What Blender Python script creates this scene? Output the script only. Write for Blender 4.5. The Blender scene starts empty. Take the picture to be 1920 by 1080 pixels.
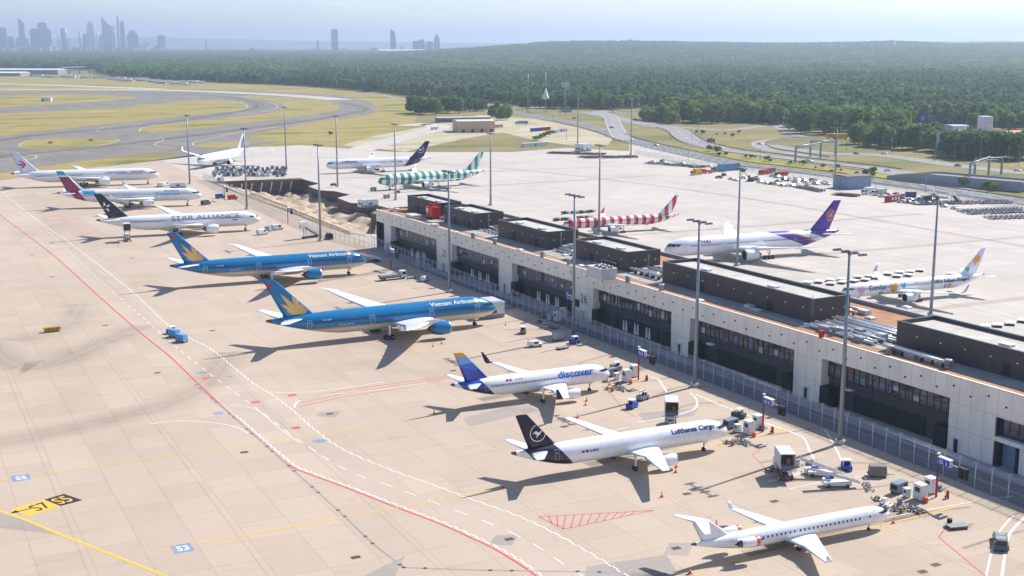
import bpy, bmesh, math, random
import numpy as np
from mathutils import Vector, Matrix
from mathutils.geometry import tessellate_polygon
from mathutils.bvhtree import BVHTree
random.seed(7)
R = math.radians
SC = bpy.context.scene
COL = SC.collection
PI = math.pi

# ------------------------------------------------------------------ camera model (metres; x towards the terminal, y along it)
CF, CYH, CYAW, CH = 2390.0, 82.0, R(26.3), 73.5
CPT = math.atan((540 - CYH) / CF)


def ray(px, py):
    u = (px - 960) / CF
    v = (540 - py) / CF
    f = math.cos(CPT) + v * math.sin(CPT)
    z = -math.sin(CPT) + v * math.cos(CPT)
    c, s = math.cos(CYAW), math.sin(CYAW)
    return u * c + f * s, -u * s + f * c, z


def G(px, py, h=0.0):
    r = ray(px, py)
    t = (CH - h) / -r[2]
    return r[0] * t, r[1] * t


def at_depth(px, D):
    """ground point at forward distance D under picture column px (far things)"""
    u = (px - 960) / CF * D / math.cos(CPT)
    c, s = math.cos(CYAW), math.sin(CYAW)
    return u * c + D * s, -u * s + D * c


def GP(pts, h=0.0):
    return [G(p[0], p[1], h) for p in pts]


# ------------------------------------------------------------------ objects
def link(o, parent=None):
    COL.objects.link(o)
    if parent is not None:
        o.parent = parent
    return o


def tag(o, label=None, cat=None, group=None, kind=None):
    if label: o['label'] = label
    if cat: o['category'] = cat
    if group: o['group'] = group
    if kind: o['kind'] = kind
    return o


def thing(name, label, cat, loc=(0, 0, 0), rz=0.0, group=None):
    o = bpy.data.objects.new(name, None)
    o.empty_display_size = 1
    link(o)
    o.location = loc
    o.rotation_euler = (0, 0, rz)
    return tag(o, label, cat, group)


def dup(o, loc=None, rz=None, label=None, group=None, parent=None, scale=None):
    c = o.copy()
    COL.objects.link(c)
    if parent is not None: c.parent = parent
    if loc is not None: c.location = loc
    if rz is not None: c.rotation_euler = (0, 0, rz)
    if scale is not None: c.scale = (scale,) * 3
    if label: c['label'] = label
    if group: c['group'] = group
    for ch in o.children:
        dup(ch, parent=c)
    return c


class MB:
    """collects shapes into one mesh"""
    def __init__(self):
        self.v, self.f, self.m, self.s = [], [], [], []
        self.T = Matrix.Identity(4)

    def add(self, vs, fs, mi=0, smooth=False):
        b = len(self.v)
        T = self.T
        self.v += [tuple(T @ Vector(p)) for p in vs]
        for f in fs:
            self.f.append([b + i for i in f])
            self.m.append(mi)
            self.s.append(smooth)
        return self

    def box(self, x0, x1, y0, y1, z0, z1, mi=0, tx=0.0, ty=0.0):
        """tx, ty: how much the top is drawn in on each side"""
        self.add([(x0, y0, z0), (x1, y0, z0), (x1, y1, z0), (x0, y1, z0),
                  (x0 + tx, y0 + ty, z1), (x1 - tx, y0 + ty, z1), (x1 - tx, y1 - ty, z1), (x0 + tx, y1 - ty, z1)],
                 [(3, 2, 1, 0), (4, 5, 6, 7), (0, 1, 5, 4), (1, 2, 6, 5), (2, 3, 7, 6), (3, 0, 4, 7)], mi)
        return self

    def rings(self, rs, cap=(True, True), mi=0, smooth=True, closed=True):
        n = len(rs[0])
        vs = [p for r in rs for p in r]
        fs = []
        for i in range(len(rs) - 1):
            for j in range(n if closed else n - 1):
                k = (j + 1) % n
                fs.append((i * n + j, i * n + k, (i + 1) * n + k, (i + 1) * n + j))
        self.add(vs, fs, mi, smooth)
        b = len(self.v) - len(vs)
        for c, i in ((cap[0], 0), (cap[1], len(rs) - 1)):
            if c:
                f = [b + i * n + j for j in range(n)]
                self.f.append(f[::-1] if i == 0 else f)
                self.m.append(mi)
                self.s.append(False)
        return self

    def tube(self, pts, r, n=8, mi=0, cap=True, smooth=True):
        pts = [Vector(p) for p in pts]
        rr = r if isinstance(r, (list, tuple)) else [r] * len(pts)
        rs = []
        for i, p in enumerate(pts):
            d = (pts[min(i + 1, len(pts) - 1)] - pts[max(i - 1, 0)]).normalized()
            a = Vector((0, 0, 1)) if abs(d.z) < .9 else Vector((1, 0, 0))
            e1 = d.cross(a).normalized()
            e2 = d.cross(e1)
            rs.append([tuple(p + e1 * (rr[i] * math.cos(2 * PI * k / n)) + e2 * (rr[i] * math.sin(2 * PI * k / n))) for k in range(n)])
        return self.rings(rs, (cap, cap), mi, smooth)

    def lathe(self, prof, axis='z', n=16, mi=0, c=(0, 0, 0), cap=(True, True)):
        """prof: [(along, radius)]"""
        rs = []
        for a, r in prof:
            ring = []
            for k in range(n):
                p, q = r * math.cos(2 * PI * k / n), r * math.sin(2 * PI * k / n)
                ring.append((c[0] + a, c[1] + p, c[2] + q) if axis == 'x' else (c[0] + p, c[1] + a, c[2] - q) if axis == 'y' else (c[0] + p, c[1] + q, c[2] + a))
            rs.append(ring)
        return self.rings(rs, cap, mi)

    def prism(self, poly, z0, z1, mi=0):
        n = len(poly)
        self.add([(p[0], p[1], z0) for p in poly] + [(p[0], p[1], z1) for p in poly],
                 [tuple(range(n))[::-1], tuple(range(n, 2 * n))] + [(i, (i + 1) % n, n + (i + 1) % n, n + i) for i in range(n)], mi)
        return self

    def build(self, name, mats, parent=None, loc=None, rz=0.0):
        me = bpy.data.meshes.new(name)
        me.from_pydata(self.v, [], self.f)
        for m in (mats if isinstance(mats, (list, tuple)) else [mats]):
            me.materials.append(m)
        me.polygons.foreach_set('material_index', self.m)
        me.polygons.foreach_set('use_smooth', self.s)
        me.update()
        o = link(bpy.data.objects.new(name, me), parent)
        if loc is not None: o.location = loc
        if rz: o.rotation_euler = (0, 0, rz)
        return o


def mesh_thing(mb, name, mats, label, cat, loc=None, rz=0.0, group=None):
    return tag(mb.build(name, mats, None, loc, rz), label, cat, group)


# ------------------------------------------------------------------ materials
def lin(c):
    c = [x / 255.0 for x in c]
    return tuple(x / 12.92 if x <= .04045 else ((x + .055) / 1.055) ** 2.4 for x in c)


class N:
    """a socket that does arithmetic through Math nodes"""
    def __init__(s, nt, k): s.nt, s.k = nt, k
    def op(s, o, *b, clamp=False):
        n = s.nt.nodes.new('ShaderNodeMath'); n.operation = o; n.use_clamp = clamp
        for i, x in enumerate((s,) + b):
            if isinstance(x, N): s.nt.links.new(x.k, n.inputs[i])
            else: n.inputs[i].default_value = x
        return N(s.nt, n.outputs[0])
    def __add__(s, b): return s.op('ADD', b)
    def __sub__(s, b): return s.op('SUBTRACT', b)
    def __mul__(s, b): return s.op('MULTIPLY', b)
    def __lt__(s, b): return s.op('LESS_THAN', b)
    def __gt__(s, b): return s.op('GREATER_THAN', b)
    def __mod__(s, b): return s.op('FLOORED_MODULO', b)
    def abs(s): return s.op('ABSOLUTE')
    def max(s, b): return s.op('MAXIMUM', b)
    def min(s, b): return s.op('MINIMUM', b)


MATS = {}


def nodes(name):
    m = bpy.data.materials.new(name)
    m.use_nodes = True
    nt = m.node_tree
    nt.nodes.clear()
    o = nt.nodes.new('ShaderNodeOutputMaterial')
    b = nt.nodes.new('ShaderNodeBsdfPrincipled')
    nt.links.new(b.outputs[0], o.inputs[0])
    return m, nt, b, o


def coord(nt, kind='Object', scale=None):
    t = nt.nodes.new('ShaderNodeTexCoord')
    if scale is None: return t.outputs[kind]
    mp = nt.nodes.new('ShaderNodeMapping')
    mp.inputs['Scale'].default_value = scale if isinstance(scale, tuple) else (scale,) * 3
    nt.links.new(t.outputs[kind], mp.inputs[0])
    return mp.outputs[0]


def noise(nt, vec, scale, detail=4.0, rough=.6):
    n = nt.nodes.new('ShaderNodeTexNoise')
    n.inputs['Scale'].default_value = scale
    n.inputs['Detail'].default_value = detail
    n.inputs['Roughness'].default_value = rough
    nt.links.new(vec, n.inputs['Vector'])
    return n.outputs[0]


def ramp(nt, fac, stops, interp='LINEAR'):
    r = nt.nodes.new('ShaderNodeValToRGB')
    r.color_ramp.interpolation = interp
    e = r.color_ramp.elements
    while len(e) < len(stops): e.new(.5)
    for el, (p, c) in zip(e, stops):
        el.position = p
        el.color = (*c, 1) if len(c) == 3 else c
    if isinstance(fac, N): fac = fac.k
    nt.links.new(fac, r.inputs[0])
    return r.outputs[0]


def mix(nt, fac, a, b, mode='MIX'):
    m = nt.nodes.new('ShaderNodeMix')
    m.data_type = 'RGBA'
    m.blend_type = mode
    for k, x in ((0, fac), (6, a), (7, b)):
        if isinstance(x, N): x = x.k
        if hasattr(x, 'is_linked'): nt.links.new(x, m.inputs[k])
        elif k == 0: m.inputs[0].default_value = x
        else: m.inputs[k].default_value = (*x, 1)
    return m.outputs[2]


def mat(name, rgb, rough=.6, metal=0.0, var=.15, scale=.6, spec=.4, coat=0.0, bump=0.0):
    """plain material; rgb in 0..255 is the surface's own colour; a noise gives it wear"""
    if name in MATS: return MATS[name]
    m, nt, b, o = nodes(name)
    c = lin(rgb)
    n = noise(nt, coord(nt), scale, 5, .65)
    lo = tuple(x * (1 - var) for x in c)
    hi = tuple(min(1, x * (1 + var)) for x in c)
    nt.links.new(ramp(nt, n, [(.3, lo), (.7, hi)]), b.inputs['Base Color'])
    b.inputs['Roughness'].default_value = rough
    b.inputs['Metallic'].default_value = metal
    b.inputs['Specular IOR Level'].default_value = spec
    b.inputs['Coat Weight'].default_value = coat
    if bump:
        bp = nt.nodes.new('ShaderNodeBump')
        bp.inputs['Strength'].default_value = bump
        nt.links.new(n, bp.inputs['Height'])
        nt.links.new(bp.outputs[0], b.inputs['Normal'])
    MATS[name] = m
    return m


def paint(name, base, layers, rough=.28):
    """aircraft paint: layers of (test(x,y,z), rgb) in the aircraft's own metres, over a base colour"""
    m, nt, b, o = nodes(name)
    v = coord(nt)
    s = nt.nodes.new('ShaderNodeSeparateXYZ')
    nt.links.new(v, s.inputs[0])
    x, y, z = (N(nt, k) for k in s.outputs)
    n = noise(nt, coord(nt, scale=(.6, 1, 2.5)), 1.2, 6, .7)
    c = mix(nt, 0.0, lin(base), lin(base))
    for fn, rgb in layers:
        c = mix(nt, fn(x, y, z), c, lin(rgb))
    c = mix(nt, ((x % 5.3) < .1).op('MAXIMUM', (z % 2.05) < .04) * .16, c, lin((90, 92, 98)))   # skin joints
    g = ramp(nt, n, [(.35, (.91, .91, .90)), (.65, (1, 1, 1))])
    nt.links.new(mix(nt, 1.0, c, g, 'MULTIPLY'), b.inputs['Base Color'])
    b.inputs['Roughness'].default_value = rough
    b.inputs['Coat Weight'].default_value = .35
    b.inputs['Coat Roughness'].default_value = .08
    return m


WHITE = mat('aircraft_white', (238, 238, 240), .3, var=.03, coat=.3)
GREYW = mat('aircraft_grey', (190, 194, 200), .4, var=.05)
METAL = mat('bare_metal', (190, 190, 192), .28, .9, .06)
DARK = mat('dark_metal', (58, 58, 62), .5, .3, .2, 2)
EXH = mat('exhaust_metal', (112, 104, 98), .38, .8, .15, 2)
TYRE = mat('tyre_rubber', (34, 34, 36), .85, 0, .15, 3)
GLASS = mat('window_glass', (30, 40, 54), .12, 0, .2, 1, spec=.6)
STEEL = mat('galvanised_steel', (138, 146, 158), .45, .35, .1, .4)
OFFWHITE = mat('white_paint', (224, 224, 222), .5, 0, .08, .5)
GREY = mat('grey_paint', (140, 143, 147), .55, 0, .12, .6)
DGREY = mat('dark_grey_paint', (70, 73, 79), .6, 0, .15, .6)
BLACK = mat('black_plastic', (28, 29, 32), .6, 0, .2, 1)
RED = mat('red_paint', (196, 36, 36), .45, 0, .12, .7)
ORANGE = mat('orange_paint', (226, 92, 34), .5, 0, .1, .7)
YELLOW = mat('yellow_paint', (222, 172, 46), .5, 0, .1, .7)
BLUE = mat('blue_paint', (46, 72, 176), .45, 0, .1, .7)
LBLUE = mat('light_blue_tarp', (104, 152, 206), .7, 0, .15, 1.2, bump=.3)
GREEN = mat('green_paint', (38, 120, 78), .5, 0, .12, .7)
BROWN = mat('rusty_steel', (104, 84, 72), .8, 0, .3, 1)
WOOD = mat('worn_timber', (150, 122, 88), .8, 0, .25, 1)
# ------------------------------------------------------------------ aircraft
FX = [1, .82, .6, .4, .22, .1, .03, 0]


def foil(t):
    f = lambda x: 5 * t * (.2969 * x ** .5 - .126 * x - .3516 * x * x + .2843 * x ** 3 - .1036 * x ** 4)
    return [(x, f(x)) for x in FX] + [(x, -f(x) * .8) for x in FX[-2:0:-1]]


def airfoil_loft(mb, secs, mi=0):
    """secs: (x_le, y, z, chord, thickness, roll); roll 0 = wing, 90 deg = fin"""
    rs = []
    for x, y, z, c, t, ro in secs:
        cs, sn = math.cos(ro), math.sin(ro)
        rs.append([(x + c * a, y - sn * c * b, z + cs * c * b) for a, b in foil(t)])
    return mb.rings(rs, (True, True), mi)


class Fus:
    def __init__(s, L, R_, z0, ln, lt, up=.25):
        s.L, s.R, s.z0, s.ln, s.lt, s.up = L, R_, z0, ln, lt, up

    def sec(s, x):
        r, zc = s.R, s.z0
        if x < s.ln:
            t = max(0.0, x / s.ln)
            r = s.R * max(.02, (1 - (1 - t) ** 2.3)) ** .60
            zc = s.z0 - .30 * s.R * (1 - t) ** 2.2
        elif x > s.L - s.lt:
            t = (x - s.L + s.lt) / s.lt
            r = s.R * (1 - .91 * t ** 1.55)
            zc = s.z0 + s.R - s.up * s.R * t ** 2 - r * 1.03
            zc += (s.z0 - s.z0 - s.R + s.R * 1.03) * (1 - t)
        return zc, r

    def S(s, x, a, side=1, off=0.0):
        zc, r = s.sec(x)
        return (x, side * (r + off) * math.sin(a), zc + (r * 1.03 + off) * math.cos(a))

    def ang(s, x, z):
        zc, r = s.sec(x)
        return math.acos(max(-1, min(1, (z - zc) / (r * 1.03))))


def cut(bm, step, ax):
    """slices a flat mesh so that it can follow a curved skin"""
    cs = [v.co[ax] for v in bm.verts]
    if not cs: return
    lo, hi = min(cs), max(cs)
    k = math.floor(lo / step) + 1
    while k * step < hi:
        no = Vector((0, 0, 0)); no[ax] = 1
        co = Vector((0, 0, 0)); co[ax] = k * step
        bmesh.ops.bisect_plane(bm, geom=bm.verts[:] + bm.edges[:] + bm.faces[:], plane_co=co, plane_no=no)
        k += 1


def text2d(body, size, bold=0.0, step=None):
    """lettering as a flat mesh: verts (x, y), faces, width"""
    cu = bpy.data.curves.new('lettering', 'FONT')
    cu.body = body
    cu.size = size
    cu.resolution_u = 3
    cu.offset = bold
    o = bpy.data.objects.new('lettering', cu)
    COL.objects.link(o)
    me = bpy.data.meshes.new_from_object(o.evaluated_get(bpy.context.evaluated_depsgraph_get()))
    bm = bmesh.new()
    bm.from_mesh(me)
    bmesh.ops.dissolve_limit(bm, angle_limit=.01, verts=bm.verts[:], edges=bm.edges[:])
    bmesh.ops.triangulate(bm, faces=bm.faces[:])
    if step: cut(bm, step, 1)
    v = [(p.co.x, p.co.y) for p in bm.verts]
    bm.verts.index_update()
    f = [[q.index for q in p.verts] for p in bm.faces]
    bm.free()
    bpy.data.objects.remove(o)
    bpy.data.curves.remove(cu)
    bpy.data.meshes.remove(me)
    return v, f, max(p[0] for p in v) if v else 0


def poly2d(polys, step):
    bm = bmesh.new()
    for p in polys:
        vs = [bm.verts.new((a, b, 0)) for a, b in p]
        for t in tessellate_polygon([[Vector((a, b, 0)) for a, b in p]]):
            try: bm.faces.new([vs[i] for i in t])
            except ValueError: pass
    cut(bm, step, 0)
    cut(bm, step, 1)
    bm.verts.index_update()
    v = [(p.co.x, p.co.y) for p in bm.verts]
    f = [[q.index for q in p.verts] for p in bm.faces]
    bm.free()
    return v, f


def mesh_of(v, f, m, name, parent):
    me = bpy.data.meshes.new(name)
    me.from_pydata(v, [], f)
    me.materials.append(m)
    return link(bpy.data.objects.new(name, me), parent)


def fus_text(root, F, body, x, z, size, s, m, bold=.03, width=None, name='lettering'):
    v, f, w = text2d(body, size, bold, size * .25)
    k = width / w if width else 1.0
    d = -s
    out = []
    for a, b in v:
        xx = x + d * a * k
        a0 = F.ang(xx, z)
        out.append(F.S(xx, a0 - b / F.R, s, .03))
    return mesh_of(out, f, m, name, root)


def skin_decal(root, bvh, polys, s, m, name, step=.8, off=.035):
    """flat outline laid on the skin of a fin or fuselage, seen from side s"""
    v, f = poly2d(polys, step)
    out, miss = [], set()
    for i, (a, b) in enumerate(v):
        h = bvh.ray_cast(Vector((a, s * 40, b)), Vector((0, -s, 0)))
        if not h[0]: miss.add(i)
        out.append((a, (h[0].y if h[0] else 0) + s * off, b))
    f = [q for q in f if not miss & set(q)]
    return mesh_of(out, f, m, name, root)


def fus_patch(F, x0, x1, z0, z1, s, off=.02, nx=2, nz=3):
    v = []
    for i in range(nx + 1):
        for j in range(nz + 1):
            x = x0 + (x1 - x0) * i / nx
            a0, a1 = F.ang(x, z0), F.ang(x, z1)
            v.append(F.S(x, a0 + (a1 - a0) * j / nz, s, off))
    f = [(i * (nz + 1) + j, (i + 1) * (nz + 1) + j, (i + 1) * (nz + 1) + j + 1, i * (nz + 1) + j + 1) for i in range(nx) for j in range(nz)]
    return v, f


def make_wheel(r, w):
    mb = MB()
    mb.lathe([(-w / 2, r * .55), (-w / 2, r * .86), (-w * .3, r), (w * .3, r), (w / 2, r * .86), (w / 2, r * .55)], 'y', 14, 0)
    for q in (-1, 1):
        mb.lathe([(q * w * .5, r * .5), (q * w * .52, r * .18)] if q > 0 else [(q * w * .52, r * .18), (q * w * .5, r * .5)], 'y', 10, 1)
    return mb


def gear(root, F, x, y, wr, ww, rows, cols, ztop, gap=None):
    """a leg with its wheels: rows along the aircraft, cols across"""
    mb = MB()
    mb.tube([(x, y, ztop), (x, y, wr * 1.1)], [wr * .34, wr * .28], 8, 0)
    mb.tube([(x - wr * 1.8, y * .86, ztop), (x, y, wr * 1.9)], wr * .14, 6, 0)
    if rows > 1:
        mb.box(x - wr * 1.25 * (rows - 1), x + wr * 1.25 * (rows - 1), y - wr * .2, y + wr * .2, wr * .85, wr * 1.2)
    mb.tube([(x, y - ww * .9, wr), (x, y + ww * .9, wr)], wr * .15, 6)
    if y == 0:   # doors of the nose bay
        for q in (-1, 1):
            mb.box(x - wr * 1.6, x + wr * .6, q * wr * 1.25 - .03, q * wr * 1.25 + .03, ztop - wr * 2.4, ztop, 1)
    else:
        q = 1 if y > 0 else -1
        mb.box(x - wr * .4, x + wr * .5, y + q * wr * .5, y + q * (wr * .5 + .06), wr * 2.0, ztop, 1)
    g = mb.build('landing_gear', [STEEL, WHITE], root)
    first = None
    for i in range(rows):
        for j in range(cols):
            wx = x + (i - (rows - 1) / 2) * wr * 2.35
            wy = y + (j - (cols - 1) / 2) * (gap or ww * 1.7)
            if first is None:
                first = make_wheel(wr, ww).build('wheel', [TYRE, STEEL], g, (wx, wy, wr))
            else:
                w = first.copy(); COL.objects.link(w); w.location = (wx, wy, wr)


def engine(root, x, y, z, r, l, nac, rear=False):
    mb = MB()
    n = 24
    mb.lathe([(.05 * l, .80 * r), (.02 * l, .84 * r), (0, .89 * r), (.015 * l, .93 * r), (.06 * l, .96 * r)], 'x', n, 1, (x, y, z), (False, False))
    mb.lathe([(.06 * l, .96 * r), (.2 * l, r), (.45 * l, r), (.7 * l, .93 * r), (.92 * l, .78 * r), (.93 * l, .74 * r), (.8 * l, .70 * r)], 'x', n, 0, (x, y, z), (False, False))
    mb.lathe([(.05 * l, .80 * r), (.25 * l, .82 * r)], 'x', n, 2, (x, y, z), (False, True))
    e = mb.build('engine', [nac, METAL, DARK], root)
    f = MB()
    f.lathe([(.09 * l, .02 * r), (.15 * l, .14 * r), (.19 * l, .24 * r), (.20 * l, .81 * r)], 'x', n, 0, (x, y, z), (False, False))
    for k in range(18):
        a = 2 * PI * k / 18
        p = [(.19, .24, a), (.14, .79, a + .12), (.19, .79, a + .3), (.195, .24, a + .2)]
        f.add([(x + q * l, y + w * r * math.cos(t), z + w * r * math.sin(t)) for q, w, t in p], [(0, 1, 2, 3)], 1)
    f.build('fan', [BLACK, DGREY], e)
    q = MB()
    q.lathe([(.76 * l, .70 * r), (.95 * l, .56 * r), (1.08 * l, .46 * r), (1.07 * l, .40 * r)], 'x', 18, 0, (x, y, z), (True, False))
    q.lathe([(1.0 * l, .36 * r), (1.1 * l, .3 * r), (1.28 * l, .04 * r)], 'x', 14, 1, (x, y, z))
    q.build('exhaust_nozzle', [EXH, DARK], e)
    p = MB()
    if rear:
        q = 1 if y > 0 else -1
        p.box(x + .25 * l, x + .85 * l, min(y - q * r * 1.9, y - q * r * .9), max(y - q * r * 1.9, y - q * r * .9), z - .16 * r, z + .16 * r)
    else:
        xs = [(.18, 1.0, .10), (.55, 1.38, .16), (1.0, 1.42, .16), (1.5, 1.25, .05)]
        rs = []
        for a, b, w in xs:
            lo = .85 if a < .9 else .6 if a < 1.2 else 1.0
            rs.append([(x + a * l, y - w * r, z + lo * r), (x + a * l, y + w * r, z + lo * r), (x + a * l, y + w * r * .6, z + b * r), (x + a * l, y - w * r * .6, z + b * r)])
        p.rings(rs, mi=0, smooth=False)
    p.build('pylon', [WHITE], e)


def aircraft(c, label, nose_px, nose_z, head, s, off=0.0):
    """c: type and livery; head: direction of the nose in degrees; s: +1 right, -1 left side faces the camera"""
    L, Rr, z0 = c['L'], c['R'], c['z0']
    F = Fus(L, Rr, z0, c.get('ln', 1.75) * 2 * Rr, c.get('lt', 3.1) * 2 * Rr, c.get('up', .25))
    gx, gy = G(nose_px[0], nose_px[1], nose_z)
    h = R(head)
    root = thing('passenger_jet' if not c.get('cargo') else 'cargo_jet', label, 'airliner', (gx + off * math.cos(h), gy + off * math.sin(h), 0), h + PI)
    c = dict(c); c['F'] = F
    # fuselage
    mb = MB()
    xs = [F.ln * (i / 12) ** 1.7 for i in range(13)] + [F.ln + (L - F.lt - F.ln) * i / 10 for i in range(1, 11)] + [L - F.lt + F.lt * i / 14 for i in range(1, 15)]
    n = 36
    rs = [[F.S(x, 2 * PI * k / n) for k in range(n)] for x in xs]
    mb.rings(rs[:-1] , (True, False), 0)
    mb.rings(rs[-2:], (False, True), 1)
    # belly fairing between the wings
    wx0, wx1 = c['wing'][0][0] - Rr * .9, c['wing'][0][0] + c['wing'][0][3] + Rr * .8
    if not c.get('nofair'):
        fr = []
        for i in range(9):
            t = i / 8
            k = math.sin(PI * t) ** .5 if 0 < t < 1 else 0.05
            x = wx0 + (wx1 - wx0) * t
            fr.append([(x, Rr * (1.0 * k) * 1.02 * math.cos(q), z0 - Rr * .52 + Rr * .62 * k * math.sin(q)) for q in [2 * PI * j / 20 for j in range(20)]])
        mb.rings(fr, mi=0)
    fo = mb.build('fuselage', [c['fus'], EXH], root)
    bv = BVHTree.FromPolygons([Vector(p) for p in mb.v], mb.f)
    # wings
    for q in (1, -1):
        w = MB()
        airfoil_loft(w, [(a, q * b, z, ch, t, ro * q) for a, b, z, ch, t, ro in c['wing']])
        # flap track fairings
        for fx in c.get('tracks', (.28, .45, .62)):
            yy = fx * c['wing'][-1][1]
            k = max(i for i in range(len(c['wing'])) if c['wing'][i][1] <= yy)
            A, B = c['wing'][k], c['wing'][min(k + 1, len(c['wing']) - 1)]
            t = (yy - A[1]) / max(.01, B[1] - A[1])
            te = A[0] + A[3] + t * (B[0] + B[3] - A[0] - A[3])
            zz = A[2] + t * (B[2] - A[2])
            ln = Rr * .9
            w.rings([[(te + a * ln, q * yy + b * Rr * .09 * math.cos(u), zz - Rr * .12 + b * Rr * .12 * math.sin(u)) for u in [2 * PI * j / 8 for j in range(8)]] for a, b in ((-.9, .1), (-.4, 1), (.1, .8), (.5, .1))], mi=0)
        wo = w.build('wing', [WHITE], root)
        if 'winglet' in c:
            w = MB()
            airfoil_loft(w, [(a, q * b, z, ch, t, ro * q) for a, b, z, ch, t, ro in c['winglet']])
            w.build('winglet', [c.get('wlm', WHITE)], wo)
        w = MB()
        airfoil_loft(w, [(a, q * b, z, ch, t, 0) for a, b, z, ch, t in c['stab']])
        w.build('horizontal_stabiliser', [c.get('stm', WHITE)], root)
    # fin
    w = MB()
    a, ch, zb, a1, ch1, z1 = c['fin']
    airfoil_loft(w, [(a - ch * .22, 0, zb - Rr * .35, ch * 1.2, .10, PI / 2), (a, 0, zb + Rr * .1, ch, .10, PI / 2), ((a + a1) / 2, 0, (zb + z1) / 2, (ch + ch1) / 2, .10, PI / 2), (a1, 0, z1 - .15, ch1, .09, PI / 2), (a1 + ch1 * .12, 0, z1, ch1 * .84, .04, PI / 2)])
    w.build('tail_fin', [c['finm']], root)
    bf = BVHTree.FromPolygons([Vector(p) for p in w.v], w.f)
    for e in c['eng']:
        for q in (1, -1):
            engine(root, e[0], q * e[1], e[2], e[3], e[4], c.get('nac', WHITE), c.get('rear', False))
    g = c['gear']
    gear(root, F, g[0], 0, g[1] * .8, g[1] * .55, 1, 2, z0 - Rr * .75)
    for q in (1, -1):
        gear(root, F, g[2], q * g[3], g[1], g[1] * .75, g[4], 2, z0 - Rr * .45, g[1] * 1.75)
    # cockpit windows, three panes a side: corners given by half width and height, found on the skin of the nose
    def on_nose(y, z):
        lo, hi = 0.0, F.ln
        for _ in range(30):
            x = (lo + hi) / 2
            zc, r = F.sec(x)
            t = (z - zc) / (r * 1.03)
            if abs(t) < 1 and r * math.sqrt(1 - t * t) > y: hi = x
            else: lo = x
        return hi
    zl, zh = z0 + Rr * c.get('cz', (.14, .44))[0], z0 + Rr * c.get('cz', (.14, .44))[1]
    for q in (1, -1):
        for y0, y1, dz in ((.03, .36, 0), (.40, .64, .02), (.67, .80, .04)):
            vs = []
            for yy in (y0, (y0 + y1) / 2, y1):
                for z in (zl + dz * Rr, (zl + zh) / 2, zh - dz * Rr):
                    vs.append((on_nose(yy * Rr, z) - .035, q * (yy * Rr + .03), z + .03))
            mesh_of(vs, [(0, 1, 4, 3), (1, 2, 5, 4), (3, 4, 7, 6), (4, 5, 8, 7)], GLASS, 'cockpit_window', root)
    # cabin windows on the side in view, one pane each
    if c.get('win'):
        wz, ww, wh, sp, runs = c['win']
        first = None
        for ra, rb in runs:
            x = ra * L
            while x < rb * L and not (c.get('gap') and any(ga * L < x < gb * L for ga, gb in c['gap'])):
                zc, r = F.sec(x)
                if first is None:
                    v, f = fus_patch(F, 0.5 * L - ww / 2, .5 * L + ww / 2, wz - wh / 2, wz + wh / 2, s, .02, 1, 2)
                    first = mesh_of(v, f, c.get('wm', GLASS), 'cabin_window', root)
                    first.location.x = x - .5 * L
                else:
                    w = first.copy(); COL.objects.link(w); w.location.x = x - .5 * L
                x += sp
    for dx, dz0, dz1, dw in c.get('doors', []):
        v, f = [], []
        x, t = dx * L, c.get('dt', .07)
        for b in ((x - dw / 2, x + dw / 2, dz1 - t, dz1), (x - dw / 2, x + dw / 2, dz0, dz0 + t), (x - dw / 2, x - dw / 2 + t, dz0, dz1), (x + dw / 2 - t, x + dw / 2, dz0, dz1), (x - .12, x + .12, dz0 + (dz1 - dz0) * .6, dz0 + (dz1 - dz0) * .75)):
            a, bb = fus_patch(F, *b, s, .025, 1, 4)
            k = len(v)
            v += a
            f += [[k + i for i in q] for q in bb]
        mesh_of(v, f, c.get('dm', GREYW), 'cabin_door', root)
    if 'deco' in c: c['deco'](root, F, bv, bf, s, c)
    return root


def wing_secs(xr, Rr, zr, cr, yk, ck, yt, ct, sweep, dih, tk=.13, flex=0.0, tip=None):
    """root, kink and tip sections of a swept wing"""
    tan = math.tan(R(sweep))
    f = lambda y: zr + math.tan(R(dih)) * (y - Rr) + flex * ((y - Rr) / (yt - Rr)) ** 2
    out = [(xr - Rr * .3, Rr * .35, zr - .1, cr * 1.05, tk, 0), (xr + .0, Rr * .95, f(Rr), cr, tk, 0)]
    out.append((xr + tan * (yk - Rr), yk, f(yk), ck, tk * .85, 0))
    for t in (.35, .7, 1):
        y = yk + (yt - yk) * t
        out.append((xr + tan * (y - Rr), y, f(y), ck + (ct - ck) * t, tk * (.85 - .1 * t), R(dih) + 2 * flex * t / (yt - Rr)))
    if tip: out += tip(out[-1])
    return out


def raked(p):
    x, y, z, c, t, ro = p
    return [(x + 1.0, y + .9, z + .12, c * .72, .09, ro), (x + 3.1, y + 2.3, z + .35, c * .22, .08, ro)]


def bent(p, h=2.4, out=.9, back=1.9):
    """upswept winglet as a chain of sections from the tip"""
    x, y, z, c, t, ro = p
    return [(x, y, z, c, .1, 0.1), (x + back * .25, y + out * .55, z + h * .12, c * .82, .09, .6), (x + back * .5, y + out * .82, z + h * .4, c * .66, .08, 1.2), (x + back, y + out * 1.15, z + h, c * .35, .08, 1.3)]


def ring_poly(cx, cz, r, w, n=28):
    o = [(cx + r * math.cos(2 * PI * k / n), cz + r * math.sin(2 * PI * k / n)) for k in range(n)]
    i = [(cx + (r - w) * math.cos(2 * PI * k / n), cz + (r - w) * math.sin(2 * PI * k / n)) for k in range(n)]
    return [[o[k], o[(k + 1) % n], i[(k + 1) % n], i[k]] for k in range(n)]


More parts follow.
